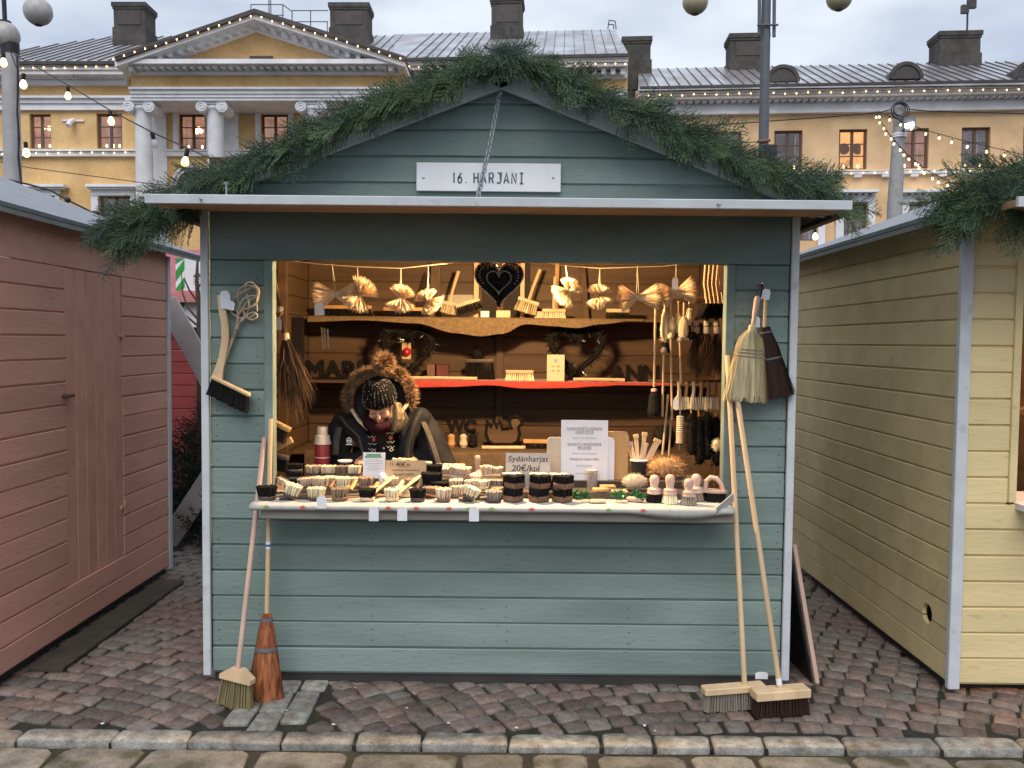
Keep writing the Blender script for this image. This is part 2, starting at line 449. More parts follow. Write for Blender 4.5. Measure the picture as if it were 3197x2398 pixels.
# gable planks, cut along the slope
SL = 0.385
RZ = 2.915
z = 2.347
while z < 2.86:
    hh = PH
    def hx(zz): return max(0.0, (RZ + 0.06 - zz) / SL)
    xb, xt = min(HW - .02, hx(z)), min(HW - .02, hx(z + hh))
    m = plank(-xb, xb, z, hh, -xt, xt); m.obj('plank', TEAL, hut, smooth=30)
    z += hh
for s in (-1, 1):
    board(hut, 'corner_trim', WHITE, s * (HW - .036), s * (HW + .002), -0.022, 0.0, ZB - .01, 2.36)
    board(hut, 'jamb', TEAL, s * OX, s * (OX + .044), -0.016, 0.045, OZ0, OZ1 - .022)
    # side walls: planks outside, bare pine inside
    Ms = frame((s * HW, 0 if s > 0 else HD, 0), (0, s, 0), (-s, 0, 0), (0, 0, 1))
    wall(hut, Ms, lambda z: [(0.0, HD)], ZB, 2.43, TEAL)
    Mi = frame((s * (HW - .055), HD if s > 0 else 0.03, 0), (0, -s, 0), (s, 0, 0), (0, 0, 1))
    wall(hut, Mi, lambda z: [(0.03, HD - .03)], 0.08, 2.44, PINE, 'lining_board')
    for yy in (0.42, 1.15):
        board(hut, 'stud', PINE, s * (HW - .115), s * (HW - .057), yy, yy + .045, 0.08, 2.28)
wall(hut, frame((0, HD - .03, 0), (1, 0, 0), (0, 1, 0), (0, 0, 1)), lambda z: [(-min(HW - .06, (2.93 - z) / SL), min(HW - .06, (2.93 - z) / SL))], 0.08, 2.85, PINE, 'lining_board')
wall(hut, frame((0, HD + .02, 0), (-1, 0, 0), (0, -1, 0), (0, 0, 1)), lambda z: [(-HW, HW)], ZB, 2.43, TEAL)
for s in (-1, 1): board(hut, 'lining_board', PINE, s * (OX + .003), s * (HW - .03), .0235, .030, .08, 2.44)  # added behind the front planks to stop bulb light leaking through
board(hut, 'lining_board', PINE, -HW + .03, HW - .03, .0235, .030, OZ1 + .062, 2.60)  # added behind the header, closing the gap where bulb light leaked
board(hut, 'lining_board', PINE, -OX, OX, .0235, .030, .08, OZ0 - .03)
board(hut, 'stud', PINE, -0.05, 0.0, HD - .075, HD - .031, 0.08, 2.8)
board(hut, 'floor', PINE, -HW + .03, HW - .03, 0.03, HD, 0.04, 0.078)
board(hut, 'plinth', DARKW, -HW + .05, HW - .05, 0.015, 0.06, -0.02, 0.05)
for s in (-1, 1): board(hut, 'plinth', DARKW, s * (HW - .08), s * (HW - .03), 0.062, HD, -0.02, 0.05)
board(hut, 'lining_strip', PINE, -OX, OX, 0.021, 0.042, OZ1 - .02, OZ1 + .06)
nm = MB()
for k in range(16):
    zc = ZB + PH * k
    for xx in (-1.385, -1.18, 1.19, 1.39) + ((-.62, .05, .66) if zc < .8 else ()):
        for dz in (.036, .092):
            nm.lathe([(.0034, 0), (.0034, .0006), (.0005, .0008)], 6, frame((xx + rnd.uniform(-.006, .006), -.0003, zc + dz + rnd.uniform(-.006, .006)), (1, 0, 0), (0, 0, 1), (0, -1, 0)))
nm.obj('nails', DARKW, hut, kind='stuff')
# roof: two slopes, fascia boards at the front
for s in (-1, 1):
    sl = sqrt(1 + SL * SL); cx_, cz_ = 1 / sl, SL / sl
    Mr = frame((0, -0.075, RZ + 0.105), (s * cx_, 0, -cz_), (0, 1, 0), (s * cz_, 0, cx_)) if s > 0 else frame((0, -0.075, RZ + 0.105), (-cx_, 0, -cz_), (0, 1, 0), (-cz_, 0, cx_))
    m = MB(); m.box(0.004, 1.80, 0.026, HD + 0.25, 0.002, 0.022, Mr); m.obj('roof_sheet', ROOFM, hut, smooth=30)
    m = MB(); m.box(0.004, 1.77, 0.03, HD + 0.20, -0.03, -0.002, Mr); m.obj('roof_boarding', PINE, hut, smooth=30)
    m = MB(); m.box(0.0, 1.70, 0.0, 0.024, -0.098, 0.022, Mr, ch=.003); m.obj('fascia_board', TEALG, hut, smooth=30)
    m = MB(); m.box(1.775, 1.80, 0.03, HD + .22, -0.05, 0.0, Mr); m.obj('eave_board', SOFF, hut, smooth=30)
# the lifted hatch that shades the counter
Mc = frame((0, 0.0, 2.331), (1, 0, 0), (0, cos(0.077), sin(0.077)), (0, -sin(0.077), cos(0.077)))
can = MB(); can.box(-1.500, 1.500, -0.515, -0.024, 0, 0.026, Mc, ch=.002); can_o = can.obj('hatch_panel', SOFF, hut, smooth=30)
m = MB(); m.box(-1.507, 1.507, -0.54, -0.516, -0.004, 0.036, Mc, ch=.003); m.obj('edge_strip', WHITE, can_o, smooth=30)
m = MB(); m.box(-1.507, 1.507, -0.515, -0.02, 0.0265, 0.034, Mc); m.obj('cover_sheet', ROOFM, can_o, smooth=30)
for s in (-1, 1):
    m = MB(); m.box(s * 1.5005, s * 1.508, -0.513, -0.02, -0.006, 0.026, Mc); m.obj('edge_strip', WHITE, can_o, smooth=30)
for xx in (-1.27, 0.93):
    m = MB(); m.tube([at(xx * 0, 0, 0) * 0 + Mc @ Vector((xx, -0.542, 0.018)), Mc @ Vector((xx + .012, -0.556, 0.012))], 0.004, 6); m.obj('bolt', METAL, can_o)
# long hooks standing on the hatch edge
m = MB(); p0 = Mc @ Vector((-1.17, -0.50, .034)); m.tube([p0, p0 + Vector((0, 0, .045))], .004, 6); m.lathe([(.002, .045), (.012, .052), (.012, .055), (.002, .056)], 8, Matrix.Translation(p0)); m.obj('bolt', METAL, can_o)
# chain from the gable to the hatch edge
ca, cb = at(1561, 285, -0.10), Mc @ Vector((-0.088, -0.50, 0.045))
ch = thing('chain', None, None); ch.parent = hut
lk = MB(); ring = []
for j in range(17):
    a = 2 * pi * j / 16; ring.append((0.0105 * cos(a), 0, 0.0165 * sin(a) + (0.005 if sin(a) > 0 else -0.005)))
lk.tube(ring, 0.0032, 5, caps=False)
lkm = lk.mesh('link', 60); lkm.materials.append(METAL)
nl = int((cb - ca).length / 0.0285)
for i in range(nl):
    t = (i + .5) / nl
    p = ca.lerp(cb, t) + Vector((0, 0, -0.02 * sin(pi * t)))
    link(lkm, 'link', ch, M=along(p, p + (cb - ca)) @ Matrix.Rotation(radians(45 + 90 * (i % 2)), 4, 'Z'))
m = MB(); q = cb
m.tube([q + Vector((0, 0, .02)), q + Vector((-.020, 0, -.03)), q + Vector((-.026, 0, -.042)), q + Vector((-.012, 0, -.050)), q + Vector((.012, 0, -.050)), q + Vector((.026, 0, -.042)), q + Vector((.020, 0, -.03)), q + Vector((0, 0, .02))], .003, 6); m.obj('shackle', METAL, ch)
m = MB(); m.tube([ca + Vector((0, .05, .01)), ca + Vector((0, -.005, .0)), ca + Vector((0, -.01, -.015))], .004, 6); m.obj('hook', METAL, ch)

# ------------------------------------------------------------------ the name plate
def stroke_text(mb, chars, M, wd):
    S = {'1': [[(.5, 1), (.5, 0)]],
         '6': [[(.72, .98), (.45, .72), (.2, .36), (.2, .2), (.32, .04), (.5, 0), (.68, .04), (.8, .2), (.8, .36), (.68, .54), (.5, .58), (.32, .54), (.22, .42)]],
         '.': [[(.3, 0), (.3, .1)]],
         'H': [[(.15, 0), (.15, 1)], [(.85, 0), (.85, 1)], [(.15, .52), (.85, .52)]],
         'A': [[(.1, 0), (.5, 1), (.9, 0)], [(.25, .3), (.75, .3)]],
         'R': [[(.18, 0), (.18, 1), (.6, 1), (.78, .92), (.84, .75), (.78, .56), (.6, .48), (.18, .48)], [(.55, .48), (.86, 0)]],
         'J': [[(.3, 1), (.82, 1), (.82, .25), (.74, .08), (.55, 0), (.36, .02), (.2, .12)]],
         'N': [[(.14, 0), (.14, 1), (.86, 0), (.86, 1)]],
         'I': [[(.5, 0), (.5, 1)], [(.2, 1), (.8, 1)], [(.2, 0), (.8, 0)]]}
    x = 0
    for c in chars:
        for k, st in enumerate(S.get(c, [])):
            L, Rr = [], []
            pts = [Vector((a * .62 + x, b, 0)) for a, b in st]
            for i, p in enumerate(pts):
                t = (pts[min(i + 1, len(pts) - 1)] - pts[max(i - 1, 0)]).normalized()
                nrm = Vector((-t.y, t.x, 0)) * wd / 2
                # mitre
                if 0 < i < len(pts) - 1:
                    t1 = (pts[i] - pts[i - 1]).normalized(); cc = max(0.5, abs(Vector((-t1.y, t1.x, 0)).dot(nrm.normalized()))); nrm = nrm / cc
                L.append((p + nrm)[:2] + (0.0004 * k,)); Rr.append((p - nrm)[:2] + (0.0004 * k,))
            n = len(pts)
            mb.add(L + Rr, [(n + i, n + i + 1, i + 1, i) for i in range(n - 1)], M)
        x += {'.': .42, ' ': .5, '1': .62}.get(c, .80)
    return x
PLATE = mat('plate_white', (0.74, 0.75, 0.77), 0.45, 0.05, 8, spots=0.15, spotscale=20)
INK = mat('plate_lettering', (0.10, 0.12, 0.15), 0.6, 0.05)
a, b = at(1301, 508, -0.012), at(1750, 601, -0.012)
plate = board(hut, 'name_plate', PLATE, a.x, b.x, -0.022, -0.010, b.z, a.z, ch=.0015)
tm = MB(); hgt = (at(1414, 540, -.0235) - at(1414, 572, -.0235)).z
p0 = at(1408, 571, -.0235)
tot = (at(1637, 571, -.0235) - p0).x
sc_ = tot / (7.75 * hgt)
stroke_text(tm, '16. HARJANI', frame((p0.x, -.0232, p0.z), (hgt * sc_ * 1.0, 0, 0), (0, 0, hgt), (0, -1, 0)), 0.165)
tm.obj('lettering', INK, plate, smooth=None, kind='stuff')
for px in (1322, 1727):
    q = at(px, 554, -.023); m = MB(); m.lathe([(.006, 0), (.006, .003), (.001, .004)], 8, frame(q, (1, 0, 0), (0, 0, 1), (0, -1, 0))); m.obj('screw', METAL, plate)

# ------------------------------------------------------------------ pink hut on the left
PX, PY0, PY1 = -2.42, -0.16, 2.02
pink = thing('market_hut', 'salmon pink market hut with a closed plank door in its side', 'market hut', (PX, 0, 0))
Mp = frame((0, PY0, 0), (0, 1, 0), (-1, 0, 0), (0, 0, 1))
DY0, DY1, DZ0, DZ1 = atx(205, 1100, PX).y - PY0, atx(383, 1100, PX).y - PY0, 0.30, 2.10
def sp_pink(z):
    if DZ0 < z < DZ1: return [(0, DY0), (DY1, PY1 - PY0 - .035)]
    return [(0, PY1 - PY0 - .035)]
z = 0.055
wall(pink, Mp, sp_pink, z, z + PH * 16, PINK)
m = MB(); m.box(0, PY1 - PY0 - .035, 0.0, .02, z + PH * 16 + .003, 2.34, Mp); m.obj('top_board', PINK, pink, smooth=30)
zd0, zd1 = z + PH * 2 + .004, z + PH * 16 - .004
n = 6; wdt = (DY1 - DY0 - .008) / n
door = thing('door', None, None); door.parent = pink
for i in range(n):
    m = MB(); x0 = DY0 + .004 + i * wdt
    m.prism([(x0, .02), (x0 + .0025, .010), (x0 + .006, .006), (x0 + wdt - .006, .006), (x0 + wdt - .0025, .010), (x0 + wdt, .02)], zd0, zd1, Mp); m.obj('door_board', PINK, door, smooth=30)
m = MB(); q = atx(213, 1235, PX); m.box(-.02, .075, -0.030, 0.004, -.009, .009, Mp @ Matrix.Translation((q.y - PY0 - .05, 0, q.z)), ch=.004); m.obj('door_latch', mat('brown_latch', (.10, .06, .045), .6, .2), door)
for zz in (1.72, 0.62):
    m = MB(); m.box(DY1 - .05, DY1 + .03, -.004, .006, zz, zz + .022, Mp); m.tube([Mp @ Vector((DY1, -.004, zz - .03)), Mp @ Vector((DY1, -.004, zz + .05))], .005, 6); m.obj('hinge', PINK, door)
m = MB(); m.box(PY1 - PY0 - .034, PY1 - PY0 + .012, -.012, .03, .04, 2.30, Mp); m.obj('corner_trim', WHITE, pink, smooth=30)
m = MB(); m.box(.05, PY1 - PY0, .04, .10, -.02, .05, Mp); m.obj('plinth', DARKW, pink)
wall(pink, frame((0, PY1, 0), (-1, 0, 0), (0, -1, 0), (0, 0, 1)), lambda z: [(0.04, 2.9)], .055, 2.28, PINK)
wall(pink, frame((-2.9, PY0, 0), (1, 0, 0), (0, 1, 0), (0, 0, 1)), lambda z: [(0, 2.88)], .055, 2.28, PINK)
sl = sqrt(1 + .385 ** 2)
for s in (1, -1):
    org = (-1.50, -0.45, 2.945)
    Mr = frame(org, (s / sl, 0, -.385 / sl), (0, 1, 0), (s * .385 / sl, 0, 1 / sl))
    if s < 0: Mr = frame(org, (-1 / sl, 0, -.385 / sl), (0, 1, 0), (-.385 / sl, 0, 1 / sl))
    m = MB(); m.box(.003, 1.745, 0, 2.80, 0, .02, Mr); m.obj('roof_sheet', ROOFM, pink, smooth=30)
    m = MB(); m.box(.003, 1.74, .005, 2.79, -.028, -.002, Mr); m.obj('roof_boarding', TEALG, pink, smooth=30)
# duckboard lying in the gap beside the pink hut
m = MB(); m.box(PX + .02, PX + .20, 0.1, 1.75, -.002, .025, ch=.004); m.obj('timber_sill', mat('mossy_timber', (0.055, 0.048, 0.034), .8, .3, 9, bump=.4), label='long mossy timber lying on the setts along the pink hut', cat='timber')

# ------------------------------------------------------------------ yellow hut on the right
YX, YY0, YY1 = 2.235, -0.06, 2.40
yel = thing('market_hut', 'pale yellow market hut with white corner trim and a round hole low in its side', 'market hut', (YX, 0, 0))
My = frame((0, YY1, 0), (0, -1, 0), (1, 0, 0), (0, 0, 1))       # local x runs towards the viewer
hp = atx(2003 * 1.4453, 1325 * 1.4453, YX)
HX, HZ = YY1 - hp.y, hp.z
ZY = 0.045
# planks of the side; the two round the hole are cut away to it
z = ZY; Ly = YY1 - YY0
while z < 2.30:
    if abs(z + PH / 2 - HZ) < PH / 2 + .055:
        # cut boards: pieces left and right with curved ends
        r = .052
        def half(zz): return sqrt(max(0, r * r - (zz - HZ) ** 2))
        n = 12
        for side in (0, 1):
            m = MB(); rows_f, rows_b = [], []
            zs = [z + .006 + (PH - .007) * i / n for i in range(n + 1)]
            L0 = [(0 if side == 0 else HX + half(q)) for q in zs]; L1 = [(HX - half(q) if side == 0 else Ly - .005) for q in zs]
            m.loft([[(L0[i], 0.0, zs[i]), (L1[i], 0.0, zs[i]), (L1[i], .022, zs[i]), (L0[i], .022, zs[i])] for i in range(n + 1)], M=My)
            m.obj('plank', YELL, yel, smooth=30)
    else:
        m = plank(0, Ly - .005, z, PH); m.v = [(My @ Vector(q))[:] for q in m.v]; m.obj('plank', YELL, yel, smooth=30)
    z += PH
m = MB(); m.box(.02, Ly - .03, .05, .07, .04, 2.2, My); m.obj('inner_lining', DARKW, yel)
for z0y in (0,):
    wall(yel, frame((0, YY0, 0), (1, 0, 0), (0, 1, 0), (0, 0, 1)), lambda z: ([(.045, .252)] if .95 < z < 2.13 else [(.045, 2.9)]), ZY, 2.36, YELL)
m = MB(); m.box(.253, .288, YY0 - .012, YY0 + .04, .955, 2.13); m.obj('jamb', YELL, yel)
m = MB(); m.box(-.014, .044, YY0 - .016, YY0 + .02, ZY - .02, 2.36, ch=.004); m.obj('corner_trim', WHITE, yel, smooth=30)
m = MB(); m.box(-.012, .02, YY1 - .02, YY1 + .02, ZY - .02, 2.26); m.obj('corner_trim', WHITE, yel, smooth=30)
m = MB(); m.box(.1, 2.8, .03, .10, -.02, .045); m.obj('plinth', DARKW, yel)
m = MB(); m.box(.03, .09, .0, 2.0, -.02, .045); m.obj('plinth', DARKW, yel)
m = MB(); m.box(.292, 2.5, YY0 - .18, YY0 + .35, .92, .95); m.obj('counter', WHITE, yel)
m = MB(); m.box(.04, 2.86, 2.2, 2.22, .05, 2.3); m.obj('lining_board', PINE, yel)
m = MB(); m.box(2.84, 2.86, 0, 2.0, .05, 2.3); m.obj('lining_board', PINE, yel)
for s in (1, -1):
    org = (1.45, -0.36, 2.945)
    Mr = frame(org, (1 / sl, 0, -.385 / sl), (0, 1, 0), (.385 / sl, 0, 1 / sl)) if s > 0 else frame(org, (-1 / sl, 0, -.385 / sl), (0, 1, 0), (-.385 / sl, 0, 1 / sl))
    m = MB(); m.box(.003, 1.76, 0, 2.85, 0, .02, Mr); m.obj('roof_sheet', ROOFM, yel, smooth=30)
    m = MB(); m.box(.003, 1.755, .005, 2.84, -.028, -.002, Mr); m.obj('roof_boarding', TEALG, yel, smooth=30)
m = MB(); m.box(-.06, 2.9, -.60, -.075, 2.30, 2.33); q = m.obj('hatch_panel', SOFF, yel)
m = MB(); m.box(-.07, 2.9, -.62, -.601, 2.295, 2.337); m.obj('edge_strip', WHITE, q)
# goods seen through its hatch as warm shapes on a shelf
m = MB(); m.box(.4, 2.4, 1.0, 1.3, 1.30, 1.33); m.obj('shelf', PINE, yel)

pl2 = bpy.data.lights.new('stall_light', 'POINT'); pl2.energy = 60; pl2.color = (1.0, .52, .2); pl2.shadow_soft_size = .06
yb = thing('light_bulb', 'lit warm bulb inside the yellow hut', 'light bulb', (3.3, .75, 2.15))
po2 = bpy.data.objects.new('stall_light', pl2); COL.objects.link(po2); po2.parent = yb; po2.location = (0, 0, -.08)
m = MB(); m.ell((0, 0, 0), (.035, .035, .045), 12, 8); m.obj('bulb_glass', mat('stall_bulb', (1, .8, .5), .3, 0, emit=30, ecol=(1, .55, .2)), yb)
m = MB(); m.tube([(0, 0, .04), (0, 0, .45)], .006, 6); m.obj('cord', BLACKM, yb)
# ------------------------------------------------------------------ the far side of the square (frame half a degree off the paving)
K = 1.4453
OCH = mat('ochre_render', (0.73, 0.485, 0.225), 0.85, 0.11, 1.2, bump=0.15, bscale=30, col2=(0.66, 0.42, 0.185), scale2=0.5, grain=.06, gscale=6)
OCHP = mat('peach_render', (0.78, 0.53, 0.30), 0.85, 0.10, 1.2, bump=0.15, bscale=30, col2=(0.70, 0.465, 0.255), scale2=0.5)
STUC = mat('white_stucco', (0.82, 0.82, 0.85), 0.8, 0.06, 2.5, bump=0.1, col2=(0.70, 0.70, 0.72), scale2=0.6)
TIN = mat('wet_tin_roof', (0.42, 0.40, 0.41), 0.30, 0.25, 1.2, metal=0.55, spec=0.6, col2=(0.55, 0.56, 0.60), mix2=(0.45, 0.58), scale2=0.55, stretch=(1, .6, 1))
TIND = mat('dark_tin', (0.065, 0.055, 0.055), 0.45, 0.2, 3, metal=0.3)
CHIM = mat('chimney_render', (0.085, 0.078, 0.070), 0.9, 0.25, 6, bump=0.4, col2=(0.06, 0.055, 0.052), scale2=1.5)
FRAMEB = mat('brown_window_frame', (0.125, 0.075, 0.050), 0.6, 0.15, 8)
PANE = mat('window_glass', (0.10, 0.09, 0.10), 0.05, 0.1, 1.0, spec=0.8, alpha=0.30)
ROOMW = mat('lit_room', (0.36, 0.22, 0.16), 0.9, 0.45, 1.1, emit=0.8)
ROOMD = mat('dim_room', (0.17, 0.15, 0.16), 0.9, 0.5, 1.1, emit=0.7)
ROOMY = mat('bright_room', (0.75, 0.48, 0.20), 0.9, 0.12, 0.8, emit=0.9)
GLOW = mat('warm_bulb', (1, 0.8, 0.5), 0.4, 0.0, 1, emit=4.0, ecol=(1.0, 0.62, 0.26))
GLOWC = mat('window_candle', (1, 0.8, 0.5), 0.4, 0.0, 1, emit=6.0, ecol=(1.0, 0.66, 0.32))
LEDW = mat('led_white', (1, 1, 1), 0.4, 0.0, 1, emit=8.0, ecol=(1.0, 0.93, 0.95))
CABLE = mat('black_cable', (0.02, 0.02, 0.02), 0.6, 0.1)
GLOBE = mat('opal_globe', (0.42, 0.41, 0.40), 0.35, 0.12, 14, spots=0.3, spotscale=40, spotcol=(.2, .2, .2))
GLOBEY = mat('opal_globe_yellowed', (0.42, 0.38, 0.25), 0.35, 0.08, 8)
POLEW = mat('pale_grey_pole', (0.36, 0.36, 0.38), 0.5, 0.1, 6)
POLED = mat('grey_steel_pole', (0.10, 0.11, 0.13), 0.5, 0.1, 6)
CONC = mat('concrete_pole', (0.34, 0.34, 0.34), 0.8, 0.12, 8)

class Facade:
    def __init__(s, px, D, yaw):
        s.ex, s.ey = Vector((cos(yaw), sin(yaw), 0)), Vector((-sin(yaw), cos(yaw), 0))
        q = far(px * K, 1000, D); s.O = Vector((q.x, D, -1.71))
        s.M = FARM @ frame(s.O, s.ex, s.ey, (0, 0, 1))
    def p(s, px, py, v=0.0):
        d = fray(px * K, py * K); t = (s.O.dot(s.ey) - v) / d.dot(s.ey); q = d * t
        return (q - s.O).dot(s.ex), q.z + 1.71
    def fb(s, mb, x0, x1, y0, y1, v0, v1, ch=0.0):
        xm = (x0 + x1) / 2
        mb.box(s.p(x0, y1, v1)[0], s.p(x1, y1, v1)[0], -v1, -v0, s.p(xm, y1, v1)[1], s.p(xm, y0, v1)[1], ch=ch)
    def hole(s, x0, x1, y0, y1, v=0.0):
        xm = (x0 + x1) / 2
        return (s.p(x0, y0, v)[0], s.p(x1, y0, v)[0], s.p(xm, y1, v)[1], s.p(xm, y0, v)[1])
def holed(mb, u0, u1, z0, z1, holes, y, th=0.35):
    us = sorted({u0, u1, *[h[0] for h in holes], *[h[1] for h in holes]}); zs = sorted({z0, z1, *[h[2] for h in holes], *[h[3] for h in holes]})
    us = [u for u in us if u0 <= u <= u1]; zs = [q for q in zs if z0 <= q <= z1]
    for i in range(len(us) - 1):
        for j in range(len(zs) - 1):
            um, zm = (us[i] + us[i + 1]) / 2, (zs[j] + zs[j + 1]) / 2
            if any(h[0] < um < h[1] and h[2] < zm < h[3] for h in holes): continue
            mb.add([(us[i], y, zs[j]), (us[i + 1], y, zs[j]), (us[i + 1], y, zs[j + 1]), (us[i], y, zs[j + 1])], [(0, 1, 2, 3)])
    for a, b, c, d in holes:
        mb.add([(a, y, c), (b, y, c), (b, y, d), (a, y, d), (a, y + th, c), (b, y + th, c), (b, y + th, d), (a, y + th, d)],
               [(0, 4, 5, 1), (1, 5, 6, 2), (2, 6, 7, 3), (3, 7, 4, 0)])
def window(parent, h, y, room, frame_m=FRAMEB, rows=3, candles=2, lamps=(), fr=0.09):
    a, b, c, d = h
    wn = thing('window', None, None); wn.parent = parent; wn.location = ((a + b) / 2, y, c)
    W, H = b - a, d - c; hw = W / 2
    m = MB(); yy = 0.20
    m.box(-hw, -hw + fr, yy - .04, yy + .06, 0, H); m.box(hw - fr, hw, yy - .04, yy + .06, 0, H)
    m.box(-hw + fr, hw - fr, yy - .04, yy + .06, H - fr, H); m.box(-hw + fr, hw - fr, yy - .04, yy + .06, 0, fr * .8)
    m.box(-fr * .65, fr * .65, yy - .03, yy + .05, fr * .8, H - fr)
    for k in range(1, rows):
        zz = fr * .8 + (H - fr * 1.8) * k / rows
        for s in (-1, 1): m.box(s * fr * .65, s * (hw - fr), yy - .02, yy + .03, zz - .022, zz + .022)
    m.obj('frame', frame_m, wn, smooth=None)
    for k in range(rows):
        za, zb = fr * .8 + (H - fr * 1.8) * k / rows, fr * .8 + (H - fr * 1.8) * (k + 1) / rows
        for s in (-1, 1):
            q = MB(); q.box(s * (fr * .65 + .01), s * (hw - fr - .01), yy + .005, yy + .012, za + .025, zb - .025); q.obj('pane', PANE, wn, smooth=None)
    q = MB(); q.box(-hw + .02, hw - .02, 1.3, 1.32, -0.2, H + .2)
    q.add([(-hw, .36, 0), (-hw, 1.3, 0), (-hw, 1.3, H), (-hw, .36, H), (hw, .36, 0), (hw, 1.3, 0), (hw, 1.3, H), (hw, .36, H)], [(0, 1, 2, 3), (4, 7, 6, 5), (0, 4, 5, 1), (3, 2, 6, 7)])
    q.obj('room', room, wn, smooth=None)
    for k in range(candles):
        e = MB(); xx = (-.22, .24, .02)[k] * W * 1.1; e.ell((xx, .34, .20), (.055, .055, .085), 8, 6); e.obj('candle_lamp', GLOWC, wn)
    for lx, lz, lr in lamps:
        e = MB(); e.ell((lx * W, .75, lz * H), (lr, lr * .6, lr), 10, 6); e.obj('ceiling_lamp', GLOWC, wn)
    return wn
def chimney(F, parent, x0, x1, ytop, ybot, v, side=0, vents=True, name='chimney'):
    u0, zt = F.p(x0, ytop, v); u1, zb = F.p(x1, ybot, v); dp = 1.4
    m = MB(); h = zt - zb; y = -v; o = 0.09
    m.box(u0 + o, u1 - o, y, y + dp, zb - 3.0, zt - .30)
    m.box(u0, u1, y - o, y + dp + o, zt - .22, zt); m.box(u0 + o * .5, u1 - o * .5, y - o * .5, y + dp + o * .5, zt - .34, zt - .221)
    m.box(u0 + o * .3, u1 - o * .3, y - o * .6, y + dp + o * .6, zb - 1, zb + h * .30)
    c = m.obj(name, CHIM, parent, smooth=None)
    if vents:
        q = MB(); w_ = (u1 - u0 - 2 * o)
        q.box(u0 + o + w_ * .14, u1 - o - w_ * .14, y - .03, y + .02, zb + h * .38, zt - .42); q.obj('vent_panel', TIND, c, smooth=None)
    return c

# --- ochre palace with the portico
F1 = Facade(565, 42.0, 0.0)
pal = thing('portico_building', 'ochre building with white columns, pediment and bulbs along its cornices', 'building', M=F1.M)
ZG = 0.0
wl = [(62, 108, 246, 321), (207, 262, 245, 321), (385, 443, 246, 323), (563, 621, 246, 323), (735, 790, 246, 323), (213, 281, 424, 500), (60, 118, 424, 500), (-95, -40, 246, 321)]
holes = [F1.hole(*q) for q in wl]
m = MB(); holed(m, F1.p(-160, 300)[0], F1.p(900, 300)[0], ZG, F1.p(300, 128)[1], holes, 0.0); m.obj('wall', OCH, pal, smooth=None)
for i, h in enumerate(holes):
    room, cand, lamps = [(ROOMW, 2, ((.25, .72, .17), (.05, .70, .12), (-.2, .70, .07))), (ROOMW, 3, ()), (ROOMW, 2, ((-.05, .62, .14), (.03, .70, .09), (.12, .62, .1))), (ROOMW, 2, ()), (ROOMW, 2, ()), (ROOMD, 0, ()), (ROOMY, 0, ()), (ROOMW, 2, ())][i]
    window(pal, h, 0.0, room, candles=cand, lamps=lamps, fr=.10)
# white surrounds
m = MB()
for (a, b, c, d) in (wl[2], wl[3], wl[4]):
    F1.fb(m, a - 12, a - 1, c - 12, d, 0, .14); F1.fb(m, b + 1, b + 12, c - 12, d, 0, .14); F1.fb(m, a - 1, b + 1, c - 12, c - 1, 0, .14)
m.obj('window_surround', STUC, pal, smooth=None)
for (a, b, c, d), lo in ((wl[5], 0), (wl[6], 0)):
    m = MB()
    F1.fb(m, a - 30, b + 18, 397, 403, 0, .55); F1.fb(m, a - 26, b + 14, 403.2, 408, 0, .42); F1.fb(m, a - 18, b + 8, 408.2, 422, 0, .20)
    F1.fb(m, a - 16, a - 1, 422, 520, 0, .16); F1.fb(m, b + 1, b + 10, 422, 520, 0, .16); m.obj('window_hood', STUC, pal, smooth=None)
# string course, bands, cornice of the left wing
m = MB(); F1.fb(m, -160, 292, 326, 337, 0, .22); F1.fb(m, -160, 292, 322, 326, 0, .30); F1.fb(m, 355, 880, 326, 337, 0, .2); F1.fb(m, 355, 880, 322.5, 326, 0, .26); m.obj('string_course', STUC, pal, smooth=None)
m = MB(); F1.fb(m, -160, 284, 206, 211, 0, .42); F1.fb(m, -160, 284, 211.2, 222, 0, .28); F1.fb(m, -160, 284, 222.2, 237, 0, .18); m.obj('frieze_band', STUC, pal, smooth=None)
m = MB(); F1.fb(m, -160, 262, 139, 150, 0, 1.0); F1.fb(m, -160, 264, 150.2, 160, 0, .90); F1.fb(m, -160, 272, 168, 182, 0, .30)
for i in range(46): F1.fb(m, -158 + i * 9.3, -158 + i * 9.3 + 5, 160.2, 167, 0, .62)
m.obj('cornice', STUC, pal, smooth=None)
m = MB(); F1.fb(m, -160, 258, 131.5, 138.6, -.1, 1.15); m.obj('gutter', TIND, pal, smooth=None)
